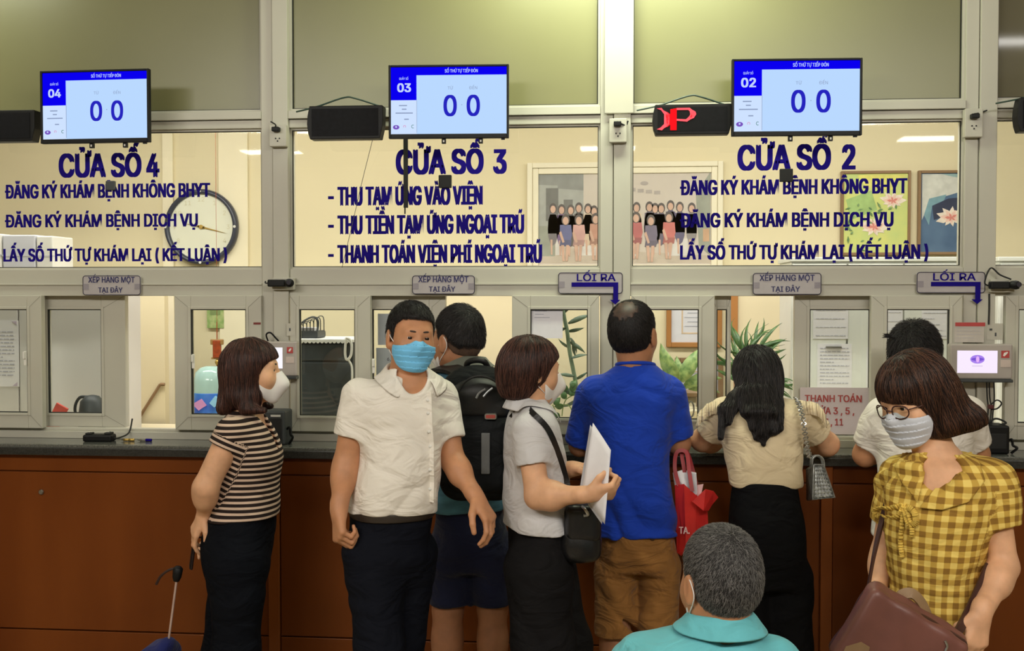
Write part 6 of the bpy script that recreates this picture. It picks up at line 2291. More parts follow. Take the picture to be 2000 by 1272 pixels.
def grey_woman():
    s = Person('woman in light grey polo shirt with short brown bob, holding white papers', 1045, -0.88)
    P = s.P
    H = Head(P(1040, 724, 0.0), 66, 4, 0, 0.89, True)
    a = 70
    L = s.loft([(778, 1012, 1062, 0, 0.06), (796, 1000, 1078, 0, 0.115), (816, 990, 1088, 0, 0.15), (845, 984, 1096, 0, 0.16), (880, 982, 1103, 0, 0.155), (915, 984, 1108, 0, 0.145), (955, 985, 1111, 0, 0.145), (995, 984, 1113, 0, 0.155), (1042, 980, 1113, 0, 0.168)], a)
    nb = P(1036, 792)
    SR, ER, WR = P(1032, 842, -0.13), P(1050, 970, -0.17), P(1146, 966, -0.24)
    SL, EL_, WL = P(1062, 840, 0.12), P(1078, 930, 0.14), P(1118, 916, -0.06)
    pr = [L.prim(-0.038)] + H.skin() + H.neck(nb + V3(0, 0, -0.02), 0.046, 0.056)
    pr += arm(SR, ER, WR, (0.042, 0.039, 0.038, 0.025)) + arm(SL, EL_, WL, (0.045, 0.04, 0.036, 0.024))
    pr += hand(WR, (1, -0.05, 0.14), (-0.1, 0.75, 0.65), 1, (62, 78, 50), 0.92, fist=True)
    pr += hand(WL, (1, -0.35, 0.12), (0.1, -0.4, -0.9), -1, (26, 42, 30), 0.9)
    hR, kR, aR = P(1048, 1115, -0.08), P(1062, 1265, -0.1), s.F(1064, 0.09, -0.1)
    hL, kL, aL = P(1066, 1115, 0.08), P(1098, 1265, 0.08), s.F(1108, 0.09, 0.08)
    pr += leg(hR, kR, aR, (0.085, 0.055, 0.038), (1, 0.3, 0)) + leg(hL, kL, aL, (0.085, 0.055, 0.038), (1, 0.3, 0))
    s.body(pr, H.cuts(), SK1, 0.004, 0.45)
    s.eyes(H, (1,))
    m = cloth('polo_grey', rgb(202, 200, 202), var=0.015)
    HR, HL = lerp(SR, ER, 0.52), lerp(SL, EL_, 0.6)
    U = Uni([L.prim(0.0, z0=P(1045, 1026)[2], cap=0.005), sleeve(SR, HR, 0.053, 0.054, 0.042), sleeve(SL, HL, 0.054, 0.056, 0.044)], [rc(nb + V3(0, 0, -0.01), H.w(0, -0.02, -0.06), 0.056, 0.058, k=0.006)])
    w1, w2 = wrinkle(0.0054, 53, 42, (0.4, 0.2, 1)), wrinkle(0.002, 54, 70)
    cm = calm([HR, HL])
    U.post.append(lambda p, d: d + (w1(p) * np.clip((P(1045, 900)[2] - p[:, 2]) / 0.1, 0.3, 1.3) + w2(p)) * cm(p))
    s.U2 = U
    s.part('polo_shirt', U, m, 0.005)
    s.collar(nb + V3(0, 0, 0.012), a, 0.058, 0.092, 0.03, 0.02, 0.045, 26, m, tilt=0.03, U=U)
    T = s.loft([(1000, 990, 1108, 0, 0.155), (1040, 985, 1111, 0, 0.17), (1085, 984, 1117, 0, 0.178), (1130, 990, 1122, 0, 0.165)], a)
    U = Uni([T.prim(-0.012), rc(hR, kR, 0.108, 0.098, k=0.04), rc(kR, aR, 0.098, 0.105, k=0.03), rc(hL, kL, 0.105, 0.095, k=0.04), rc(kL, aL, 0.095, 0.105, k=0.03)])
    w3 = wrinkle(0.006, 55, 22, (0.8, 0.3, 0.3))
    U.post.append(lambda p, d: d + w3(p))
    s.part('trousers', U, cloth('trousers_wide_black', rgb(24, 23, 24)), 0.008)
    cap = [H.wrap(el((0, -0.016, 0.038), (0.094, 0.112, 0.094))), H.wrap(el((0, -0.045, -0.015), (0.094, 0.09, 0.085), k=0.04)), H.wrap(el((0, -0.055, -0.07), (0.072, 0.062, 0.05), k=0.04))]
    cut = [H.wrap(el((0, 0.115, -0.03), (0.2, 0.085, 0.09), k=0.012)), H.wrap(el((0, 0.07, -0.13), (0.2, 0.105, 0.09), k=0.02)), H.wrap(rbox((0, -0.02, -0.2), (0.3, 0.3, 0.085), k=0.02))]
    U = Uni(cap, cut)
    w4 = wrinkle(0.0018, 56, 90, (1, 1, 0.1))
    U.post.append(lambda p, d: d + w4(p))
    o = s.part('hair', U, BROWNH, 0.005)
    strands('hair_strand', U, scatter(o, 4500, 6), s.o, H_BROWN, down_flow(H), n=7, length=0.07, lay=(-0.002, 0.0025), rad=0.0008, jit=0.12, seed=7)
    s.mask(H, 'beak', MASK_W, loops=(1,))
    s.shoes([aR, aL], M['black'], 70)
    return s


def blue_man():
    s = Person('balding man in royal blue t-shirt and tan shorts, seen from behind at window two', 1236, -0.45)
    P = s.P
    H = Head(P(1237, 655, 0.0), 22, -2, 2, 1.0)
    a = 4
    L = s.loft([(706, 1212, 1272, 0, 0.06), (722, 1192, 1292, 0, 0.085), (740, 1162, 1308, 0, 0.105), (768, 1146, 1318, 0, 0.118), (810, 1148, 1314, 0, 0.125), (870, 1154, 1308, 0, 0.122), (930, 1158, 1308, 0, 0.12), (985, 1162, 1316, 0, 0.125), (1050, 1166, 1324, 0, 0.132)], a)
    nb = P(1241, 716)
    SL, EL_, WL = P(1156, 770, 0.02), P(1133, 870, 0.08), s.F(1165, ZD + 0.046, 0.30)
    SR, ER, WR = P(1308, 770, 0.02), P(1325, 866, 0.06), s.F(1300, ZD + 0.048, 0.30)
    pr = [L.prim(-0.038)] + H.skin() + H.neck(nb + V3(0, 0, -0.02), 0.056, 0.062)
    pr += arm(SL, EL_, WL) + arm(SR, ER, WR, (0.047, 0.043, 0.042, 0.028))
    pr += hand(WL, (0.7, 0.5, 0.04), (0, 0.1, -1), 1, (1, 4, 3)) + hand(WR, (-0.6, 0.6, 0.04), (0, 0.1, -1), -1, (1, 4, 3))
    hL, kL, aL = P(1206, 1110, 0.0), P(1202, 1245, 0.0), s.F(1198, 0.09, 0.0)
    hR, kR, aR = P(1284, 1110, 0.0), P(1284, 1245, 0.0), s.F(1284, 0.09, 0.0)
    pr += leg(hL, kL, aL, (0.085, 0.056, 0.04), (-0.2, 1, 0)) + leg(hR, kR, aR, (0.085, 0.056, 0.04), (0.1, 1, 0))
    s.body(pr, H.cuts(), SK3, 0.0045, 0.5)
    m = cloth('tshirt_blue', rgb(24, 62, 176), var=0.05, bump=0.12)
    HL, HR = lerp(SL, EL_, 0.95), lerp(SR, ER, 0.86)
    U = Uni([L.prim(0.0, z0=P(1240, 1038)[2], cap=0.005), sleeve(SL, HL, 0.06, 0.062, 0.045), sleeve(SR, HR, 0.06, 0.062, 0.045)], [rc(nb + V3(0, 0, 0.0), H.w(0, -0.02, -0.06), 0.061, 0.062, k=0.006)])
    w1, w2 = wrinkle(0.0072, 63, 36, (0.3, 0.2, 1)), wrinkle(0.0025, 64, 60)
    cm = calm([HR, HL])
    U.post.append(lambda p, d: d + (w1(p) * np.clip((P(1240, 860)[2] - p[:, 2]) / 0.25, 0.25, 1.5) + w2(p)) * cm(p))
    s.part('t_shirt', U, m, 0.006)
    q = MB()
    q.tube([nb + V3(0.068 * math.cos(t), 0.066 * math.sin(t), 0.006 - 0.012 * math.sin(t)) for t in np.linspace(0, 2 * PI, 33)], 0.007, 8)
    s.mb('neckband', q, m)
    m2 = cloth('shorts_tan', rgb(152, 106, 56), var=0.1, bump=0.15, scale=14, fold=0.06)
    T = s.loft([(1022, 1172, 1320, 0, 0.128), (1050, 1168, 1323, 0, 0.135), (1085, 1166, 1326, 0, 0.138), (1112, 1168, 1326, 0, 0.12)], a)
    def shortleg(h, px0, px1, py, r0, r1):
        hem = P((px0 + px1) / 2, py)
        d = nrm(hem - h)
        tub, cav = rc(h, hem + d * 0.03, r0, r1), rc(hem - d * 0.04, hem + d * 0.05, r1 - 0.01, r1 - 0.008)
        return Pr(lambda p: smax(smax(tub.f(p), (p - hem) @ d, 0.004), -cav.f(p), 0.004), 0.012, tub.c, tub.r)
    U = Uni([T.prim(-0.012), shortleg(hL, 1165, 1242, 1236, 0.086, 0.075), shortleg(hR, 1247, 1323, 1240, 0.086, 0.075)])
    w3, w4 = wrinkle(0.008, 65, 30, (0.3, 0.3, 1)), wrinkle(0.003, 66, 70)
    U.post.append(lambda p, d: d + w3(p) + w4(p))
    sh = s.part('shorts', U, m2, 0.0065)
    # hip pocket with its button
    s.strip_on('pocket_flap', U, [(1232, 1050), (1262, 1054), (1284, 1060), (1316, 1052)], -0.2, V3(0, 0, 0.007), m2, sh, off=0.003)
    c = P(1275, 1056, -0.145)
    for k in range(40):
        c = c + V3(0, U(c[None])[0] * 0.7, 0)
    s.mb('pocket_button', MB().lathe([(0.006, -0.006), (0.009, -0.005), (0.009, 0.0)], tuple(c), n=12, axis='y'), mat('button_brown', rgb(70, 44, 26), 0.4), parent=sh)
    # thinning crown: a gap in the cap shows the scalp
    bald = [H.wrap(el((0.004, -0.075, 0.115), (0.042, 0.05, 0.032), k=0.012))]
    bc = H.w(0.004, -0.085, 0.1)
    short_cut(s, H, BLACKH, H_BLACK, 0.004, 0.006, 7500, 0.018, 8, 0.003, h=0.004, cond=lambda v: (np.sqrt(((v - bc) ** 2).sum(1)) > 0.03), cutpr=None)
    U = Uni([H.wrap(el((0, -0.014, 0.042), (0.083, 0.1025, 0.0895)))], [])
    U.post.append(lambda p, d: smax(d, np.sqrt(((p - bc) ** 2).sum(1)) - 0.047 + 0.004 * np.sin(p[:, 0] * 300) + 0.003 * np.sin(p[:, 2] * 420), 0.003))
    s.part('thin_crown', U, mat('scalp', rgb(78, 54, 44), 0.5, var=0.3, scale=60, col2=rgb(40, 30, 27)), 0.003, label='thinning crown with scalp showing through')
    s.shoes([aR, aL], M['black'], a)
    return s


def long_hair_woman():
    s = Person('woman in cream blouse with long black hair leaning on the counter at window two', 1490, -0.45)
    P = s.P
    H = Head(P(1478, 745, 0.10), -3, 24, 0, 0.97, True)
    a = 2
    L = s.loft([(768, 1452, 1510, 0.07, 0.06), (784, 1428, 1544, 0.06, 0.095), (802, 1404, 1566, 0.05, 0.112), (840, 1406, 1570, 0.035, 0.12), (880, 1414, 1568, 0.02, 0.115), (915, 1420, 1566, 0.01, 0.112), (960, 1424, 1566, 0.0, 0.118)], a)
    nb = P(1482, 782, 0.075)
    SL, EL_, WL = P(1414, 812, 0.07), P(1372, 860, 0.17), s.F(1426, ZD + 0.046, 0.30)
    SR, ER, WR = P(1560, 812, 0.07), P(1616, 868, 0.17), s.F(1562, ZD + 0.046, 0.32)
    pr = [L.prim(-0.038)] + H.skin() + H.neck(nb + V3(0, 0, -0.02), 0.045, 0.054)
    ar = (0.045, 0.043, 0.040, 0.026)
    pr += arm(SL, EL_, WL, ar) + arm(SR, ER, WR, ar)
    pr += hand(WL, (0.7, 0.5, 0.04), (0, 0.1, -1), 1, (1, 4, 3), 0.9) + hand(WR, (-0.7, 0.5, 0.04), (0, 0.1, -1), -1, (1, 4, 3), 0.9)
    hL, kL, aL = P(1462, 1130, 0.0), P(1468, 1265, 0.0), s.F(1470, 0.09, 0.0)
    hR, kR, aR = P(1540, 1130, 0.0), P(1546, 1265, 0.0), s.F(1548, 0.09, 0.0)
    pr += leg(hL, kL, aL, (0.085, 0.055, 0.038), (0, 1, 0)) + leg(hR, kR, aR, (0.085, 0.055, 0.038), (0, 1, 0))
    s.body(pr, H.cuts(), SK1, 0.005, 0.5)
    m = cloth('blouse_cream', rgb(222, 204, 170), var=0.03)
    HL, HR = lerp(SL, EL_, 0.62), lerp(SR, ER, 0.6)
    U = Uni([L.prim(0.0, z0=P(1490, 948)[2], cap=0.014), sleeve(SL, HL, 0.06, 0.064, 0.046), sleeve(SR, HR, 0.06, 0.064, 0.046)], [rc(nb + V3(0, 0, 0.0), H.w(0, -0.02, -0.06), 0.056, 0.058, k=0.006)])
    w1, w2 = wrinkle(0.0060, 73, 42, (0.5, 0.2, 1)), wrinkle(0.002, 74, 70)
    cm = calm([HR, HL])
    U.post.append(lambda p, d: d + (w1(p) + w2(p)) * cm(p))
    s.U2 = U
    sh = s.part('blouse', U, m, 0.006)
    # ruffle over each shoulder
    for S_, H_, sg in ((SL, HL, -1), (SR, HR, 1)):
        q = MB()
        pts = [P(1412 if sg < 0 else 1552, 790, 0.02), P(1388 if sg < 0 else 1588, 796, 0.04), P(1366 if sg < 0 else 1606, 818, 0.06)]
        prev = None
        for i, t in enumerate(np.linspace(0, 1, 15)):
            A = np.array(arc([Vector(x) for x in pts], 7)[i])
            up = V3(0.01 * sg, -0.012 + 0.006 * math.sin(i * 1.7), 0.016)
            dn = V3(0.012 * sg, -0.03 + 0.008 * math.sin(i * 1.7 + 1), -0.03)
            cur = (A + up, A + dn)
            if prev:
                q.add([prev[0], cur[0], cur[1], prev[1]], [(0, 1, 2, 3)])
            prev = cur
        o = s.mb('sleeve_ruffle', q, m, parent=sh)
        o.modifiers.new('thick', 'SOLIDIFY').thickness = 0.003
    T = s.loft([(935, 1428, 1562, 0.0, 0.12), (970, 1422, 1568, 0, 0.14), (1010, 1418, 1576, -0.01, 0.155), (1055, 1418, 1580, -0.01, 0.16), (1100, 1422, 1580, 0, 0.15), (1140, 1426, 1580, 0, 0.13)], a)
    U = Uni([T.prim(-0.012), rc(hL, kL, 0.09, 0.068, k=0.03), rc(kL, aL, 0.068, 0.062, k=0.03), rc(hR, kR, 0.09, 0.07, k=0.03), rc(kR, aR, 0.07, 0.062, k=0.03)])
    w3 = wrinkle(0.004, 75, 26)
    U.post.append(lambda p, d: d + w3(p))
    s.part('trousers', U, cloth('trousers_black2', rgb(17, 17, 19)), 0.008)
    # long hair: cap, a wide mane down the back and two side locks
    def lock(pts, rr, k=0.02):
        return [rc(P(*pts[i]), P(*pts[i + 1]), rr[i], rr[i + 1], k=k) for i in range(len(pts) - 1)]
    pr = [H.wrap(el((0, -0.016, 0.036), (0.088, 0.108, 0.094))), H.wrap(el((0, -0.06, -0.035), (0.082, 0.068, 0.09), k=0.04))]
    for dx, yend, r_ in ((-22, 806, 0.014), (-14, 838, 0.015), (-6, 856, 0.015), (2, 848, 0.016), (9, 868, 0.015), (16, 854, 0.015), (23, 842, 0.014), (30, 806, 0.013)):
        pr += lock([(1476 + dx * 0.8, 770, -0.02), (1480 + dx, 805, -0.075), (1482 + dx * 1.0, yend, -0.10)], [0.03, r_, 0.0025], 0.014)
    pr += lock([(1448, 765, 0.02), (1432, 778, 0.0), (1412, 800, -0.03), (1408, 855, -0.07)], [0.022, 0.014, 0.011, 0.004])
    pr += lock([(1452, 775, 0.0), (1428, 800, -0.04), (1424, 826, -0.08)], [0.02, 0.012, 0.004])
    pr += lock([(1512, 765, 0.02), (1520, 790, -0.03), (1526, 838, -0.095)], [0.02, 0.012, 0.004])
    pr += lock([(1508, 775, 0.0), (1516, 810, -0.06), (1514, 845, -0.095)], [0.02, 0.013, 0.004])
    U = Uni(pr, [H.wrap(el((0, 0.12, -0.04), (0.2, 0.09, 0.09), k=0.012))])
    w4 = wrinkle(0.0034, 76, 330, (1, 0.5, 0.03))
    U.post.append(lambda p, d: d + w4(p))
    o = s.part('hair', U, BLACKH, 0.0045)
    dn = lambda p: np.tile(V3(0, -0.25, -1), (len(p), 1)) + 0.8 * (p - H.c) * np.array([1, 0.4, 0])
    strands('hair_strand', U, scatter(o, 6500, 9), s.o, H_BLACK, dn, n=9, length=0.13, lay=(-0.002, 0.006), rad=0.0009, jit=0.09, seed=10)
    s.shoes([aR, aL], M['black'], a)
    return s


def tee_man():
    s = Person('man in white t-shirt with untidy black hair at the counter, half hidden at the right', 1800, -0.45)
    P = s.P
    H = Head(P(1788, 702, 0.06), 22, 14, 3, 1.0)
    a = 8
    L = s.loft([(752, 1768, 1832, 0.04, 0.06), (770, 1742, 1866, 0.03, 0.09), (792, 1716, 1892, 0.02, 0.112), (840, 1712, 1898, 0.01, 0.128), (900, 1716, 1900, 0.0, 0.128), (960, 1714, 1902, 0.0, 0.128), (1010, 1708, 1904, 0.0, 0.13), (1062, 1700, 1906, 0.0, 0.135)], a)
    nb = P(1800, 762, 0.045)
    SL, EL_, WL = P(1722, 806, 0.02), P(1690, 888, 0.10), s.F(1735, ZD + 0.046, 0.30)
    SR, ER, WR = P(1888, 806, 0.02), P(1908, 888, 0.10), s.F(1870, ZD + 0.046, 0.30)
    pr = [L.prim(-0.038)] + H.skin() + H.neck(nb + V3(0, 0, -0.02), 0.056, 0.062)
    ar = (0.046, 0.044, 0.041, 0.028)
    pr += arm(SL, EL_, WL, ar) + arm(SR, ER, WR, ar)
    pr += hand(WL, (0.7, 0.5, 0.04), (0, 0.1, -1), 1, (1, 4, 3)) + hand(WR, (-0.7, 0.5, 0.04), (0, 0.1, -1), -1, (1, 4, 3))
    hL, kL, aL = P(1762, 1130, 0.0), P(1762, 1265, 0.0), s.F(1762, 0.09, 0.0)
    hR, kR, aR = P(1850, 1130, 0.0), P(1850, 1265, 0.0), s.F(1850, 0.09, 0.0)
    pr += leg(hL, kL, aL, (0.085, 0.056, 0.04), (0, 1, 0)) + leg(hR, kR, aR, (0.085, 0.056, 0.04), (0, 1, 0))
    s.body(pr, H.cuts(), SK2, 0.0055, 0.5)
    HL, HR = lerp(SL, EL_, 0.74), lerp(SR, ER, 0.74)
    U = Uni([L.prim(0.0, z0=P(1800, 1048)[2], cap=0.005), sleeve(SL, HL, 0.06, 0.062, 0.047), sleeve(SR, HR, 0.06, 0.062, 0.047)], [rc(nb, H.w(0, -0.02, -0.06), 0.061, 0.062, k=0.006)])
    w1 = wrinkle(0.0072, 83, 36)
    cm = calm([HR, HL])
    U.post.append(lambda p, d: d + w1(p) * cm(p))
    s.part('t_shirt', U, cloth('tshirt_white', rgb(228, 222, 214), var=0.015), 0.007)
    T = s.loft([(1035, 1708, 1900, 0, 0.13), (1080, 1704, 1902, 0, 0.135), (1140, 1706, 1902, 0, 0.12)], a)
    U = Uni([T.prim(-0.012), rc(hL, kL, 0.095, 0.07, k=0.03), rc(kL, aL, 0.07, 0.06, k=0.03), rc(hR, kR, 0.095, 0.07, k=0.03), rc(kR, aR, 0.07, 0.06, k=0.03)])
    s.part('trousers', U, cloth('trousers_plum', rgb(30, 24, 34)), 0.01)
    short_cut(s, H, BLACKH, H_BLACK, 0.008, 0.016, 6000, 0.032, 11, 0.012, h=0.005)
    # tuft sticking out at the fringe
    q = MB()
    for k in range(14):
        t = k / 13
        A = P(1752 + 14 * t, 660 - 8 * t, 0.02)
        q.tube(arc([A, P(1738 + 10 * t, 658 + 3 * t, 0.0), P(1722 + 12 * t, 660 - 2 * t - 4 * (k % 3), -0.01)], 4), [0.002] * 8 + [0.0004], 5)
    s.mb('fringe', q, BLACKH)
    s.shoes([aR, aL], M['black'], a)
    return s


def yellow_woman():
    s = Person('woman in yellow gingham blouse with glasses and face mask walking past at the right', 1830, -1.42)
    P = s.P
    H = Head(P(1788, 783, 0.0), -122, 15, -4, 0.97, True)
    a = -150
    L = s.loft([(884, 1800, 1884, 0.01, 0.07), (902, 1766, 1926, 0.0, 0.10), (926, 1744, 1952, 0, 0.122), (970, 1736, 1950, 0, 0.135), (1020, 1734, 1940, 0, 0.14), (1075, 1738, 1926, 0, 0.13), (1130, 1742, 1916, 0, 0.118), (1190, 1744, 1910, 0, 0.12), (1260, 1740, 1914, 0, 0.135), (1330, 1730, 1944, 0, 0.15)], a)
    nb = P(1836, 896, 0.0)
    SL, EL_, WL = P(1934, 944, -0.04), P(1960, 1108, -0.07), P(1916, 1198, -0.19)
    SR, ER, WR = P(1754, 940, 0.08), P(1728, 1080, 0.12), P(1712, 1165, 0.02)
    pr = [L.prim(-0.036), L.prim(-0.02, z0=P(1836, 1040)[2])] + H.skin() + H.neck(nb + V3(0, 0, -0.03), 0.046, 0.06)
    pr += arm(SL, EL_, WL, (0.042, 0.037, 0.036, 0.026)) + arm(SR, ER, WR, (0.042, 0.036, 0.034, 0.024))
    pr += hand(WL, P(1900, 1290, -0.22) - WL, (-0.35, 0.9, -0.1), -1, (14, 22, 16), 0.93, spread=0.25)
    pr += hand(WR, (-0.1, -0.1, -1), (0.6, -0.6, 0), 1, (30, 30, 20), 0.9)
    hL, kL, aL = P(1885, 1330, -0.02), s.F(1880, 0.48, -0.05), s.F(1885, 0.09, 0.0)
    hR, kR, aR = P(1790, 1330, 0.06), s.F(1790, 0.48, 0.05), s.F(1800, 0.09, 0.12)
    pr += leg(hL, kL, aL, (0.085, 0.055, 0.038), (-0.6, -0.8, 0)) + leg(hR, kR, aR, (0.085, 0.055, 0.038), (-0.6, -0.8, 0))
    s.body(pr, H.cuts(), SK1, 0.0038, 0.45)
    s.eyes(H)
    m = pattern_mat('gingham_yellow', 'gingham', (rgb(232, 204, 112), rgb(196, 160, 74), rgb(142, 106, 46)), 0.031, 0.031, 0.5)
    HL, HR = lerp(SL, EL_, 0.52), lerp(SR, ER, 0.55)
    U = Uni([L.prim(0.0, z0=P(1836, 1310)[2], cap=0.006), sleeve(SL, HL, 0.060, 0.057, 0.043, flare=0.004), sleeve(SR, HR, 0.058, 0.056, 0.045), el(lerp(SL, HL, 0.45), (0.064, 0.064, 0.06), k=0.03)],
            [rc(nb + V3(0, 0, -0.02), H.w(0, -0.02, -0.06), 0.064, 0.06, k=0.006), rc(nb + V3(-0.02, -0.085, 0.0), P(1797, 985, -0.16), 0.056, 0.022, k=0.004)])
    w1, w2 = wrinkle(0.0060, 93, 47, (0.5, 0.2, 1)), wrinkle(0.0025, 94, 80, (1, 0.4, 0.5))
    cm = calm([HR, HL])
    U.post.append(lambda p, d: d + (w1(p) + w2(p)) * cm(p))
    s.U2 = U
    sh = s.part('blouse', U, m, 0.0045, pat=torso_pat(L, [(SL, HL, 0.064), (SR, HR, 0.056)], a))
    # wide pointed collar lying on the chest
    def lapel(pix, name):
        from mathutils.geometry import tessellate_polygon
        Q = [s.P(px, py, -0.3) for px, py in pix]
        # fine grid inside the outline, dropped onto the blouse
        xs_ = [p_[0] for p_ in pix]
        ys_ = [p_[1] for p_ in pix]
        bmx = bmesh.new()
        bm_v = [bmx.verts.new((px, py, 0)) for px, py in pix]
        bmx.faces.new(bm_v)
        bmesh.ops.triangulate(bmx, faces=bmx.faces)
        for _ in range(4):
            bmesh.ops.subdivide_edges(bmx, edges=bmx.edges, cuts=1, use_grid_fill=True)
        nv = []
        for v in bmx.verts:
            q = s.P(v.co.x, v.co.y, -0.26)
            dirv = nrm(s.P(v.co.x, v.co.y, 0.0) - q)
            for k in range(60):
                dv = U(q[None])[0]
                if dv < 0.0005:
                    break
                q = q + dirv * dv * 0.75
                if q[1] > 0.03:
                    break
            nv.append(q - dirv * 0.007)
        for v, q in zip(bmx.verts, nv):
            v.co = q
        me = bpy.data.meshes.new(name)
        bmx.to_mesh(me)
        bmx.free()
        V = np.array([v.co[:] for v in me.vertices])
        for nm, vals in torso_pat(L)(V).items():
            at = me.attributes.new(nm, 'FLOAT', 'POINT')
            rot = vals
            at.data.foreach_set('value', rot.astype(np.float32))
        o = link(name, me, m, sh, smooth=True)
        o.modifiers.new('thick', 'SOLIDIFY').thickness = 0.004
        sm = o.modifiers.new('smooth', 'SMOOTH')
        sm.iterations, sm.factor = 4, 0.6
    lapel([(1872, 890), (1896, 884), (1914, 905), (1925, 940), (1893, 982), (1840, 998), (1793, 994), (1830, 950), (1858, 915)], 'collar')
    lapel([(1796, 884), (1812, 890), (1792, 985), (1780, 968), (1760, 945), (1748, 915), (1762, 884)], 'collar')
    # bow at the end of the neckline
    def ribbon(pix, w, dy=-0.2):
        A = []
        for px, py in pix:
            q = s.P(px, py, dy)
            for k in range(60):
                dv = U(q[None])[0]
                if abs(dv) < 0.0005:
                    break
                q = q + V3(0, dv * 0.7, 0)
            A.append(Vector(q + V3(0, -0.012, 0)))
        pts = arc(A, 6)
        q = MB()
        for i in range(len(pts) - 1):
            t = (pts[i + 1] - pts[i]).normalized()
            n_ = t.cross(Vector((0, -1, 0))).normalized() * w
            q.add([pts[i] - n_, pts[i] + n_, pts[i + 1] + n_, pts[i + 1] - n_], [(0, 1, 2, 3)])
        o = s.mb('ribbon', q, mat('ribbon_yellow', rgb(222, 186, 84), 0.8, var=0.15, scale=40), parent=sh)
        o.modifiers.new('thick', 'SOLIDIFY').thickness = 0.003
    ribbon([(1788, 1004), (1770, 1016), (1758, 1034), (1762, 1046), (1776, 1030), (1788, 1006)], 0.008)
    ribbon([(1788, 1004), (1802, 1012), (1806, 1032), (1796, 1040), (1790, 1020), (1788, 1006)], 0.008)
    ribbon([(1788, 1006), (1784, 1040), (1782, 1080), (1786, 1112)], 0.006)
    ribbon([(1790, 1006), (1798, 1036), (1800, 1066)], 0.006)
    T = s.loft([(1290, 1742, 1932, 0, 0.14), (1340, 1736, 1940, 0, 0.15), (1400, 1736, 1940, 0, 0.14)], a)
    U3 = Uni([T.prim(-0.012), rc(hL, kL, 0.092, 0.07, k=0.03), rc(kL, aL, 0.07, 0.06, k=0.03), rc(hR, kR, 0.092, 0.07, k=0.03), rc(kR, aR, 0.07, 0.06, k=0.03)])
    s.part('trousers', U3, cloth('trousers_black3', rgb(22, 22, 26)), 0.012)
    # chin length bob, flaring at the ends, straight fringe
    cap = [H.wrap(el((0, -0.014, 0.042), (0.094, 0.114, 0.098))), H.wrap(el((0, -0.04, -0.02), (0.104, 0.098, 0.085), k=0.04)), H.wrap(el((0, -0.055, -0.075), (0.115, 0.104, 0.05), k=0.04)), H.wrap(rc((0.09, -0.10, -0.09), (-0.09, -0.10, -0.09), 0.036, 0.036, k=0.03))]
    cut = [H.wrap(el((0, 0.125, -0.062), (0.2, 0.106, 0.09), k=0.010)), H.wrap(rbox((0, 0.02, -0.2), (0.3, 0.3, 0.09), k=0.02))]
    Uh = Uni(cap, cut)
    w4 = wrinkle(0.0028, 96, 80, (1, 1, 0.1))
    Uh.post.append(lambda p, d: d + w4(p))
    o = s.part('hair', Uh, AUBURNH, 0.0045)
    strands('hair_strand', Uh, scatter(o, 8000, 12), s.o, H_AUBURN, down_flow(H, 2.0), n=8, length=0.085, lay=(-0.002, 0.003), rad=0.0007, jit=0.13, seed=13)
    s.mask(H, 'pleat', MASK_G, loops=(-1, 1))
    # glasses
    gl = MB()
    for sx in (-1, 1):
        c = (sx * 0.034, 0.101, -0.002)
        pts = [H.w(c[0] + 0.025 * math.cos(t) * (1 - 0.03 * math.cos(4 * t)), c[1] - 0.012 * abs(math.cos(t)) * (1 if sx * math.cos(t) > 0 else 0), c[2] + 0.019 * math.sin(t) * (1 - 0.03 * math.cos(4 * t))) for t in np.linspace(0, 2 * PI, 25)]
        gl.tube(pts, 0.0019, 6)
        gl.tube([H.w(sx * 0.060, 0.088, 0.004), H.w(sx * 0.075, 0.05, 0.004), H.w(sx * 0.080, -0.01, 0.006)], 0.0016, 6)
    gl.tube([H.w(-0.010, 0.103, 0.002), H.w(0, 0.106, 0.004), H.w(0.010, 0.103, 0.002)], 0.0016, 6)
    g = s.mb('glasses', gl, mat('glasses_frame', rgb(58, 26, 24), 0.25))
    for sx in (-1, 1):
        q = MB()
        ring_ = [[H.w(sx * 0.034 + 0.024 * math.cos(t), yy, -0.002 + 0.018 * math.sin(t)) for t in np.linspace(0, 2 * PI, 17)[:-1]] for yy in (0.101, 0.0995)]
        q.add(ring_[0] + ring_[1], [tuple(range(16)), tuple(range(31, 15, -1))] + [(k, k + 16, (k + 1) % 16 + 16, (k + 1) % 16) for k in range(16)])
        s.mb('lens', q, M['glass'], parent=g, smooth=False)
    return s


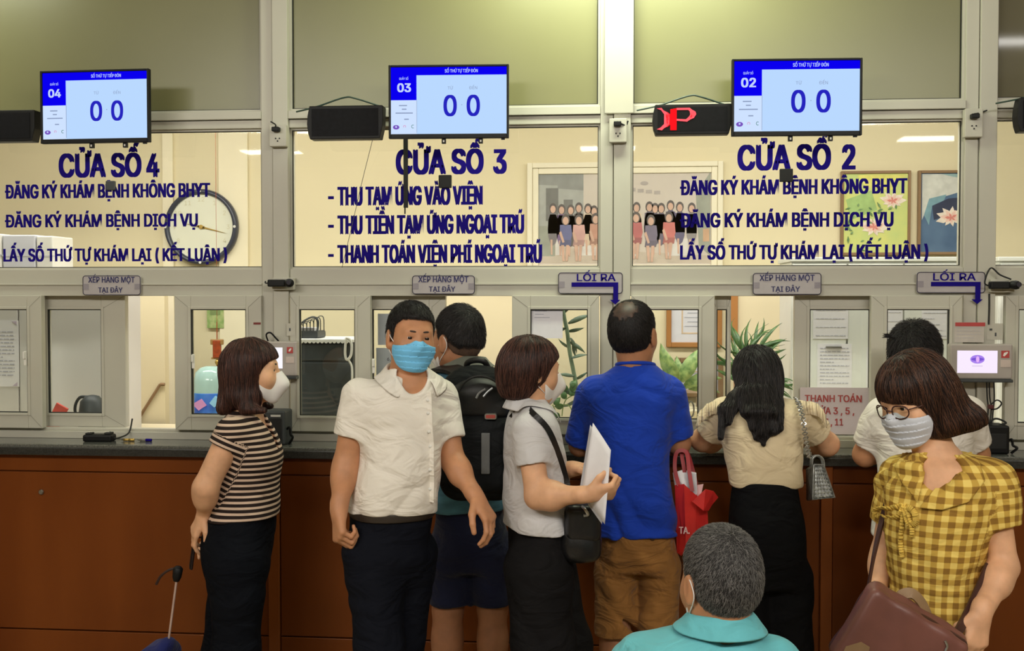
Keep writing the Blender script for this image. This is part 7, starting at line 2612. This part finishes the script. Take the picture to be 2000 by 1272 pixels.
def seated_man():
    s = Person('man with cropped greying hair in teal polo, seated back to the viewer', 1400, -2.02)
    P = s.P
    H = Head(P(1406, 1138, 0.0), -24, 4, 0, 1.0)
    a = -6
    L = s.loft([(1222, 1362, 1450, 0.0, 0.06), (1234, 1322, 1472, 0.0, 0.085), (1246, 1270, 1490, 0.0, 0.105), (1264, 1232, 1518, 0, 0.115), (1300, 1220, 1535, 0, 0.125), (1400, 1232, 1530, 0, 0.13), (1520, 1240, 1530, 0.02, 0.14), (1640, 1232, 1538, 0.04, 0.15)], a)
    nb = P(1408, 1222, 0.0)
    zs = 0.41
    SL, EL_, WL = P(1240, 1300, 0.02), s.F(1226, 0.58, 0.08), s.F(1275, 0.56, 0.34)
    SR, ER, WR = P(1520, 1300, 0.02), s.F(1540, 0.58, 0.08), s.F(1500, 0.56, 0.34)
    pr = [L.prim(-0.038)] + H.skin() + H.neck(nb + V3(0, 0, -0.03), 0.056, 0.054)
    pr += arm(SL, EL_, WL) + arm(SR, ER, WR) + hand(WL, (0.2, 1, -0.1), (0, 0, -1), 1, (1, 4, 3)) + hand(WR, (-0.2, 1, -0.1), (0, 0, -1), -1, (1, 4, 3))
    for sg in (-1, 1):
        c = s.F(1385, 0, 0.05)
        h = V3(c[0] + sg * 0.10, 0.05, zs + 0.09)
        k = V3(c[0] + sg * 0.14, 0.46, zs + 0.06)
        an = V3(c[0] + sg * 0.14, 0.44, 0.09)
        pr += leg(h, k, an, (0.085, 0.058, 0.042), (0, 1, 0))
    s.body(pr, H.cuts(), SK2, 0.0042, 0.5)
    m = cloth('polo_teal', rgb(104, 186, 196), var=0.03, bump=0.12)
    HL, HR = lerp(SL, EL_, 0.55), lerp(SR, ER, 0.55)
    U = Uni([L.prim(0.0, z0=zs + 0.03, cap=0.02), sleeve(SL, HL, 0.058, 0.062, 0.047), sleeve(SR, HR, 0.058, 0.062, 0.047)], [rc(nb + V3(0, 0, -0.01), H.w(0, -0.02, -0.06), 0.064, 0.066, k=0.006)])
    w1 = wrinkle(0.0048, 103, 39)
    cm = calm([HR, HL])
    U.post.append(lambda p, d: d + w1(p) * cm(p))
    s.part('polo_shirt', U, m, 0.006)
    s.collar(nb + V3(0, 0, 0.002), a, 0.066, 0.098, 0.034, 0.012, 0.03, 30, m, U=U)
    pr = []
    for sg in (-1, 1):
        c = s.F(1385, 0, 0.05)
        pr += [rc(V3(c[0] + sg * 0.10, 0.05, zs + 0.09), V3(c[0] + sg * 0.14, 0.46, zs + 0.06), 0.098, 0.072, k=0.03), rc(V3(c[0] + sg * 0.14, 0.46, zs + 0.06), V3(c[0] + sg * 0.14, 0.44, 0.1), 0.07, 0.06, k=0.03)]
    U = Uni(pr + [el(s.F(1385, zs + 0.09, 0.02), (0.18, 0.13, 0.1), k=0.04)])
    U.post.append(lambda p, d: smax(d, zs - p[:, 2] - 10 * np.maximum(p[:, 1] - 0.36, 0), 0.004))
    s.part('trousers', U, cloth('trousers_charcoal', rgb(44, 44, 48)), 0.012)
    # thinner line of hair over the ears, whorl at the crown
    cr = H.w(0.035, -0.09, 0.085)
    o = short_cut(s, H, GREYH, H_GREY, 0.003, 0.008, 20000, 0.013, 14, 0.003, h=0.0035, rad=0.00042, line=[-0.072, -0.072, -0.056, -0.012, -0.008, -0.012, 0.0, 0.036, 0.056, 0.07, 0.08])
    s.mask(H, 'beak', MASK_W, loops=(-1,))
    # seat he sits on
    b = s.base
    t = empty('chair', (b[0] - 0.02, b[1] + 0.06, 0), label='dark metal waiting chair under the man in the teal polo shirt', cat='chair')
    MB().box(-0.23, -0.16, zs - 0.05, 0.23, 0.27, zs - 0.02).obj('seat', M['dgrey'], t, bevel=0.01)
    for sx in (-0.2, 0.2):
        for sy in (-0.13, 0.24):
            MB().tube([(sx, sy, 0), (sx, sy, zs - 0.04)], 0.014, 8).obj('leg', M['metal'], t)
    return s


ST = striped_woman()
BP = backpack_man()
GW_ = grey_woman()
BM = blue_man()
LH = long_hair_woman()
TM = tee_man()
YW = yellow_woman()
SM = seated_man()
# ------------------------------------------------------------------ things people carry
def bag_root(name, px, py, y, lab, cat):
    c = np.array(wp(px, py, y))
    t = empty(name, c, (0, 0, 0), lab, cat)
    return t, (lambda a, b, dy=0.0: np.array(wp(a, b, y + dy)) - c)


def spart(name, U, m, parent, h=0.005, label=None):
    me, _ = surface(U, *U.bounds(), h, name)
    o = link(name, me, m, parent)
    if label:
        o['label'] = label
    return o


# black backpack
BPM = cloth('backpack_nylon', rgb(30, 32, 34), var=0.12, bump=0.2, rough=0.6)
BPD = mat('backpack_trim', rgb(18, 18, 20), 0.5, bump=0.1, bscale=200)
yb = BP.Y0 - 0.235
t, Q = bag_root('backpack', 936, 850, yb, 'black backpack with grey zip strip worn by the man at window three', 'backpack')
U = Uni([rbox(Q(936, 850), (0.128, 0.075, 0.225), rad=0.07), el(Q(934, 765), (0.118, 0.075, 0.09), k=0.03), rbox(Q(936, 905), (0.128, 0.078, 0.11), rad=0.05, k=0.03)])
w_ = wrinkle(0.004, 201, 34)
U.post.append(lambda p, d: d + w_(p))
spart('body', U, BPM, t)
U2 = Uni([rbox(Q(938, 885, -0.055), (0.108, 0.055, 0.135), rad=0.045)])
U2.post.append(lambda p, d: d + 0.5 * w_(p))
spart('front_pocket', U2, BPM, t)
spart('top_flap', Uni([el(Q(934, 768, -0.035), (0.104, 0.07, 0.062)), rbox(Q(936, 800, -0.06), (0.1, 0.03, 0.03), rad=0.025, k=0.03)]), BPD, t)
MB().tube(arc([Q(885, 800, -0.08), Q(905, 750, -0.095), Q(940, 735, -0.09), Q(978, 755, -0.08), Q(990, 800, -0.06)], 8), 0.004, 6).obj('zipper', BPD, t)
MB().tube(arc([Q(930, 778, -0.115), Q(936, 768, -0.115), Q(948, 760, -0.112)], 5), 0.004, 6).tube(arc([Q(944, 775, -0.115), Q(952, 766, -0.112), Q(962, 758, -0.11)], 5), 0.0035, 6).obj('zip_pull', mat('zip_silver', rgb(150, 152, 154), 0.3, metal=0.6), t)
a_, b_ = Q(947, 819, -0.112), Q(970, 808, -0.112)
MB().prism([(x, z) for x, z in rrect(a_[0], a_[2], b_[0], b_[2], 0.006)], a_[1] - 0.006, a_[1] + 0.03).obj('tag_rim', M['metal'], t)
MB().prism([(x, z) for x, z in rrect(a_[0] + 0.004, a_[2] + 0.004, b_[0] - 0.004, b_[2] - 0.004, 0.004)], a_[1] - 0.008, a_[1]).obj('tag_face', mat('tag_red', rgb(170, 70, 62), 0.4), t)
a_, b_ = Q(940, 926, -0.114), Q(957, 846, -0.114)
MB().box(a_[0], a_[1] - 0.006, a_[2], b_[0], a_[1] + 0.03, b_[2]).obj('zip_strip', mat('strip_grey', rgb(98, 100, 100), 0.6, bump=0.1), t, bevel=0.003)
MB().tube(arc([Q(915, 735, 0.06), Q(912, 712, 0.03), Q(925, 704, 0.02), Q(945, 706, 0.02), Q(955, 722, 0.04)], 8), 0.011, 8).obj('carry_handle', BPD, t, smooth=True)


def strap(pts, w, th, name, m, parent, up=(0, -1, 0.3)):
    P_ = arc([Vector(p) for p in pts], 8)
    q = MB()
    for i in range(len(P_) - 1):
        tt = (P_[i + 1] - P_[i]).normalized()
        n_ = Vector(up)
        n_ = (n_ - tt * n_.dot(tt)).normalized()
        s_ = tt.cross(n_) * w
        tt2 = (P_[min(i + 2, len(P_) - 1)] - P_[i + 1])
        tt2 = tt2.normalized() if tt2.length > 1e-6 else tt
        n2 = Vector(up)
        n2 = (n2 - tt2 * n2.dot(tt2)).normalized()
        s2 = tt2.cross(n2) * w
        A, B = P_[i], P_[i + 1]
        q.add([A - s_ - n_ * th, A + s_ - n_ * th, B + s2 - n2 * th, B - s2 - n2 * th, A - s_ + n_ * th, A + s_ + n_ * th, B + s2 + n2 * th, B - s2 + n2 * th], [(0, 3, 2, 1), (4, 5, 6, 7), (0, 1, 5, 4), (3, 7, 6, 2), (0, 4, 7, 3), (1, 2, 6, 5)])
    return q.obj(name, m, parent)


strap([Q(925, 760, 0.05), Q(898, 728, 0.09), Q(870, 719, 0.17), Q(852, 724, 0.24), Q(846, 760, 0.31), Q(850, 830, 0.33)], 0.03, 0.007, 'shoulder_strap', BPD, t, (0, -0.5, 1))
strap([Q(950, 760, 0.05), Q(968, 728, 0.09), Q(978, 722, 0.17), Q(984, 730, 0.24), Q(986, 770, 0.31), Q(982, 830, 0.33)], 0.03, 0.007, 'shoulder_strap', BPD, t, (0, -0.5, 1))
MB().tube(arc([Q(1000, 890, 0.02), Q(1006, 900, 0.0), Q(1002, 912, 0.0), Q(997, 902, 0.02), Q(1000, 890, 0.02)], 5), 0.004, 6).obj('blue_loop', mat('loop_blue', rgb(60, 140, 190), 0.4), t, )

# papers held by the woman in grey
yb = GW_.Y0 - 0.2
t, Q = bag_root('paper_sheets', 1165, 930, yb, 'white paper sheets held upright by the woman in grey polo', 'paper')
for k, (dx, dy, m_) in enumerate(((0, 0.0, 'paper'), (-5, 0.02, 'paper_grey'))):
    pts = [(1158 + dx, 826 + 4 * k, 0.02), (1193 + dx, 879 + 3 * k, -0.03), (1181 + dx, 1024, -0.06), (1136 + dx, 962, 0.0)]
    C_ = [Q(a, b, c + dy) for a, b, c in pts]
    q = MB()
    n_ = 8
    G = [[None] * (n_ + 1) for _ in range(n_ + 1)]
    vs, fs = [], []
    for i in range(n_ + 1):
        for j in range(n_ + 1):
            u_, v_ = i / n_, j / n_
            p_ = (C_[0] * (1 - u_) + C_[1] * u_) * (1 - v_) + (C_[3] * (1 - u_) + C_[2] * u_) * v_
            vs.append(p_ + V3(0, 0.012 * math.sin(PI * v_) * (1 if k else -1) + 0.004 * math.sin(5 * u_), 0))
    for i in range(n_):
        for j in range(n_):
            fs.append((i * (n_ + 1) + j, (i + 1) * (n_ + 1) + j, (i + 1) * (n_ + 1) + j + 1, i * (n_ + 1) + j + 1))
    q.add(vs, fs)
    o = q.obj('sheet', M[m_], t, smooth=True)
    o.modifiers.new('thick', 'SOLIDIFY').thickness = 0.001

# black shoulder bag of the woman in grey
yb = GW_.Y0 - 0.10
t, Q = bag_root('shoulder_bag', 1140, 1035, yb, 'black leather shoulder bag hanging at the hip of the woman in grey', 'bag')
LEA = mat('leather_black', rgb(22, 22, 24), 0.32, bump=0.1, bscale=160)
spart('body', Uni([rbox(Q(1138, 1038), (0.058, 0.045, 0.092), rad=0.03), el(Q(1130, 1065), (0.062, 0.048, 0.05), k=0.03)]), LEA, t)
spart('flap', Uni([rbox(Q(1140, 1020, -0.012), (0.056, 0.042, 0.06), rad=0.025)]), LEA, t)
MB().tube(arc([Q(1137, 990, -0.04), Q(1143, 996, -0.058), Q(1148, 1006, -0.06), Q(1140, 1008, -0.06)], 5), 0.005, 6).obj('clasp', M['metal'], t)
sp = []
for (a, b, dy) in ((1002, 812, 0.02), (1018, 797, -0.04), (1040, 803, -0.11), (1070, 838, -0.16), (1090, 885, -0.14), (1104, 930, -0.1)):
    q = np.array(wp(a, b, GW_.Y0 + dy)) - GW_.base
    for k in range(50):
        dv = GW_.U2(q[None])[0]
        if abs(dv) < 0.001:
            break
        q = q + V3(0, dv * 0.7, 0)
    sp.append(q + V3(0, -0.006, 0) + GW_.base - np.array(t.location))
sp += [Q(1112, 965, 0.0), Q(1116, 1000, 0.02)]
strap(sp, 0.009, 0.003, 'strap', LEA, t)

# red shopping bag on the arm of the man in blue
yb = BM.Y0 - 0.03
t, Q = bag_root('shopping_bag', 1350, 1000, yb, 'red paper shopping bag with white papers hanging beside the man in blue', 'bag')
RED = mat('bag_red', rgb(214, 48, 46), 0.45, var=0.12, scale=10)
RED2 = mat('bag_red_dark', rgb(150, 26, 34), 0.5, var=0.1)


def panel(pts, m_, name, th=0.004, lab=None):
    q = MB()
    n_ = len(pts)
    A = [Q(*p_) for p_ in pts]
    q.add(A + [p_ + V3(0, th, 0) for p_ in A], [tuple(range(n_)), tuple(range(2 * n_ - 1, n_ - 1, -1))] + [(i, i + n_, (i + 1) % n_ + n_, (i + 1) % n_) for i in range(n_)])
    return q.obj(name, m_, t)


panel([(1318, 948, 0.0), (1336, 946, -0.03), (1340, 1078, -0.025), (1330, 1086, 0.01), (1322, 1080, 0.02)], RED, 'front_panel')
panel([(1336, 946, -0.03), (1360, 968, -0.01), (1358, 1080, -0.01), (1340, 1084, -0.028)], RED, 'front_panel')
panel([(1360, 966, -0.012), (1382, 1000, 0.02), (1384, 1040, 0.02), (1382, 1084, 0.02), (1358, 1086, -0.01)], RED, 'side_panel')
panel([(1318, 948, 0.0), (1322, 1080, 0.02), (1382, 1080, 0.05), (1382, 1000, 0.05)], RED2, 'back_panel')
panel([(1352, 980, -0.04), (1378, 956, -0.05), (1394, 960, -0.02), (1403, 972, 0.0), (1392, 985, -0.01), (1384, 998, -0.02), (1374, 998, -0.05)], RED, 'folded_flap')
panel([(1314, 924, 0.02), (1334, 918, 0.03), (1360, 924, 0.02), (1362, 965, 0.0), (1340, 955, 0.0), (1318, 950, 0.02)], M['paper'], 'white_paper')
panel([(1340, 924, 0.0), (1360, 926, 0.0), (1362, 986, -0.01), (1352, 978, -0.01), (1342, 950, 0.0)], M['paper_grey'], 'white_paper')
panel([(1362, 948, 0.01), (1374, 946, 0.02), (1368, 972, 0.0), (1358, 976, 0.0)], mat('pink_paper', rgb(220, 176, 182), 0.7), 'pink_paper')
for pts in (((1326, 950, -0.01), (1318, 915, 0.02), (1322, 884, 0.03), (1340, 884, 0.03), (1346, 920, 0.0), (1352, 960, -0.02)), ((1342, 950, 0.02), (1336, 915, 0.03), (1332, 886, 0.05), (1342, 884, 0.06), (1354, 922, 0.06), (1366, 975, 0.03))):
    strap([Q(*p_) for p_ in pts], 0.007, 0.002, 'handle', RED2, t)
a_ = Q(1326, 1042, -0.03)
text('lettering', 'TA.', mat('bag_white', rgb(236, 200, 200), 0.5), t, (a_[0], a_[1] - 0.002, a_[2]), w=0.038, h=0.024, bold=0.05)

# silver handbag of the woman in cream
yb = LH.Y0 - 0.02
t, Q = bag_root('handbag', 1600, 945, yb, 'small silver quilted handbag on a chain beside the woman in cream', 'bag')
SIL = mat('silver_quilt', rgb(160, 162, 160), 0.35, metal=0.6, var=0.5, scale=70, col2=rgb(96, 98, 96))
q = MB()
A = [Q(*p_) for p_ in ((1590, 908, -0.02), (1608, 908, -0.02), (1630, 972, -0.04), (1588, 976, -0.05))]
B = [Q(*p_) for p_ in ((1572, 915, 0.06), (1600, 910, 0.06), (1622, 968, 0.07), (1574, 980, 0.07))]
q.add(A + B, [(0, 1, 2, 3), (7, 6, 5, 4), (0, 4, 5, 1), (1, 5, 6, 2), (2, 6, 7, 3), (3, 7, 4, 0)])
q.obj('body', SIL, t, bevel=0.008)
# quilted facets on the front
q = MB()
for i in range(6):
    for j in range(9):
        u_, v_ = (i + 0.5) / 6, (j + 0.5) / 9
        c = (A[0] * (1 - u_) + A[1] * u_) * (1 - v_) + (A[3] * (1 - u_) + A[2] * u_) * v_
        du = ((A[1] - A[0]) * (1 - v_) + (A[2] - A[3]) * v_) / 12
        dv = ((A[3] - A[0]) * (1 - u_) + (A[2] - A[1]) * u_) / 18
        n_ = len(q.v)
        q.add([c - du, c - dv, c + du, c + dv, c + V3(0, -0.0035, 0)], [(0, 1, 4), (1, 2, 4), (2, 3, 4), (3, 0, 4)])
o = q.obj('quilting', mat('silver_facet', rgb(176, 178, 176), 0.35, metal=0.7, var=0.3, scale=60), t)
MB().tube([tuple(p_) for p_ in (A[0], A[1], A[2], A[3], A[0])], 0.004, 6).obj('piping', SIL, t)
for (x0, x1, dy) in ((1586, 1606, -0.02), (1582, 1602, 0.05)):
    MB().tube(arc([Q(x0, 912, dy), Q(x0 + 2, 896, dy), Q((x0 + x1) / 2 + 2, 890, dy), Q(x1 + 2, 898, dy), Q(x1 + 4, 914, dy)], 6), 0.0035, 6).obj('handle', SIL, t)
sp = [np.array(wp(a, b, LH.Y0 + dy)) - np.array(t.location) for (a, b, dy) in ((1553, 776, 0.07), (1560, 788, -0.03), (1567, 812, -0.075), (1572, 845, -0.09), (1577, 875, -0.06), (1582, 896, -0.03))]
P_ = arc([Vector(p_) for p_ in sp], 7)
q = MB()
for i in range(len(P_) - 1):
    c = (P_[i] + P_[i + 1]) / 2
    tt = (P_[i + 1] - P_[i])
    L_ = tt.length * 0.85
    tt = tt.normalized()
    n_ = tt.cross(Vector((0, -1, 0))).normalized() if i % 2 else Vector((0, -1, 0))
    q.tube([c + tt * L_ * 0.62 * math.cos(a) + n_ * 0.0085 * math.sin(a) for a in np.linspace(0, 2 * PI, 11)], 0.0026, 5)
q.obj('chain', mat('chain_silver', rgb(190, 190, 188), 0.25, metal=0.9), t)

# brown bag of the woman in yellow
yb = YW.Y0 - 0.24
t, Q = bag_root('satchel', 1765, 1240, yb, 'brown leather bag with flap carried by the woman in yellow', 'bag')
BRN = mat('leather_brown', rgb(112, 70, 62), 0.42, var=0.1, scale=10, bump=0.08, bscale=150)
BRN2 = mat('leather_dark', rgb(62, 36, 32), 0.4, bump=0.08, bscale=150)
TAN = mat('leather_tan', rgb(136, 108, 76), 0.55)
an = math.radians(31)
ex = V3(math.cos(an), 0, -math.sin(an))
ez = V3(math.sin(an), 0, math.cos(an))
Rb = np.stack([ex, V3(0, 1, 0), ez])
c0 = Q(1752, 1262, 0.0)
Ub = Uni([rbox(c0, (0.133, 0.042, 0.105), Rb, 0.016)])
Ub.post.append(lambda p, d: d + 0.0025 * np.sin(p[:, 0] * 40 + p[:, 2] * 30))
spart('body', Ub, BRN2, t, 0.005)
Uf = Uni([rbox(c0 - V3(0, 0.022, 0) - ez * 0.003 - ex * 0.003, (0.138, 0.034, 0.106), Rb, 0.018), rc(c0 + ez * 0.092 - ex * 0.11, c0 + ez * 0.092 + ex * 0.11, 0.024, 0.024, k=0.02)])
Uf.post.append(lambda p, d: d + 0.002 * np.sin(p[:, 0] * 60 - p[:, 2] * 25))
spart('flap', Uf, BRN, t, 0.005)
MB().tube([c0 + ex * x_ + ez * (0.104) + V3(0, 0.022, 0) for x_ in np.linspace(-0.125, 0.125, 9)], 0.006, 6).obj('top_zip', BRN2, t)
e_ = [c0 - ex * 0.10 - ez * 0.03 - V3(0, 0.059, 0), c0 - ex * 0.075 - ez * 0.03 - V3(0, 0.059, 0), c0 - ex * 0.055 - ez * 0.1 - V3(0, 0.058, 0), c0 - ex * 0.12 - ez * 0.1 - V3(0, 0.058, 0), c0 - ex * 0.125 - ez * 0.06 - V3(0, 0.058, 0)]
q = MB()
q.add(e_ + [p_ + V3(0, 0.01, 0) for p_ in e_], [(0, 1, 2, 3, 4), (9, 8, 7, 6, 5)] + [(i, i + 5, (i + 1) % 5 + 5, (i + 1) % 5) for i in range(5)])
q.obj('corner_patch', TAN, t)
strap([Q(1752, 1178, 0.0), Q(1762, 1162, 0.0), Q(1782, 1160, 0.0), Q(1800, 1178, 0.0), Q(1812, 1205, 0.0), Q(1814, 1216, 0.01)], 0.013, 0.003, 'handle', TAN, t, (0.4, -1, 0.5))
strap([Q(1690, 1172, 0.02), Q(1697, 1140, 0.08), Q(1708, 1080, 0.2), Q(1722, 1020, 0.26), Q(1738, 960, 0.24)], 0.008, 0.003, 'strap', BRN2, t, (-1, -0.6, 0))
MB().tube(arc([Q(1688, 1160, 0.02), Q(1684, 1170, 0.01), Q(1692, 1176, 0.01), Q(1697, 1166, 0.02), Q(1688, 1160, 0.02)], 4), 0.003, 6).obj('ring', M['metal'], t)
strap([Q(1850, 1262, -0.02), Q(1868, 1240, 0.0), Q(1892, 1195, 0.06), Q(1915, 1145, 0.1), Q(1932, 1105, 0.14)], 0.012, 0.003, 'strap', BRN2, t, (0.3, -1, 0.2))
spart('strap_tab', Uni([rbox(Q(1846, 1262, -0.03), (0.026, 0.012, 0.035), Rb, 0.01)]), M['black'], t, 0.004)
MB().tube(arc([Q(1846, 1252, -0.06), Q(1850, 1262, -0.06), Q(1846, 1272, -0.06)], 5), 0.003, 6).obj('buckle', M['metal'], t)

# ring on her finger
r_ = YW
# trolley with slim pull pole at the left edge of the counter
yb = -0.62
gp = wp(347, 1117, yb)
ft = wp(326, 1256, yb)
t = empty('trolley_bag', (ft.x - 0.03, yb, 0), label='dark blue trolley bag with slim metal pull pole and black grip', cat='bag')
o_ = Vector((ft.x - 0.03, yb, 0))
NAV = cloth('trolley_navy', rgb(26, 34, 92), var=0.15, bump=0.2)
U = Uni([rbox((0.0, 0, 0.2), (0.06, 0.1, 0.18), rad=0.045), el((0.03, 0, 0.375), (0.03, 0.05, 0.028), k=0.02)])
spart('body', U, NAV, t, 0.008)
for sy in (-0.06, 0.06):
    MB().lathe([(0.012, -0.012), (0.032, -0.012), (0.034, 0.0), (0.032, 0.012), (0.012, 0.012)], (-0.03, sy, 0.034), n=16, axis='y').obj('wheel', M['black'], t)
MB().tube([ft - o_ - Vector((0.002, 0, 0.05)), gp - o_], 0.0045, 8).obj('pole', mat('pole_pale', rgb(206, 180, 172), 0.3, metal=0.4), t)
dv = (gp - ft).normalized()
MB().tube([gp - o_ - dv * 0.035, gp - o_ - dv * 0.02, gp - o_ + dv * 0.012, gp - o_ + dv * 0.02], [0.011, 0.016, 0.018, 0.010], 10).obj('grip', M['black'], t, smooth=True)
MB().tube(arc([gp - o_ + dv * 0.015, wp(330, 1114, yb) - o_, wp(314, 1126, yb) - o_, wp(305, 1142, yb) - o_], 6), 0.005, 6).obj('wrist_strap', mat('strap_dark', rgb(48, 26, 20), 0.6), t)
# dark phone in the striped woman's hand
a_ = np.array(wp(378, 1078, ST.Y0 - 0.05))
t = empty('phone', a_, (0, math.radians(8), 0.4), label='dark phone held low behind the woman in the striped top', cat='phone')
MB().box(-0.006, -0.032, -0.062, 0.004, 0.032, 0.062).obj('body', mat('phone_dark', rgb(30, 18, 18), 0.3), t, bevel=0.004)
MB().box(-0.0075, -0.029, -0.058, -0.006, 0.029, 0.058).obj('screen', M['black'], t)
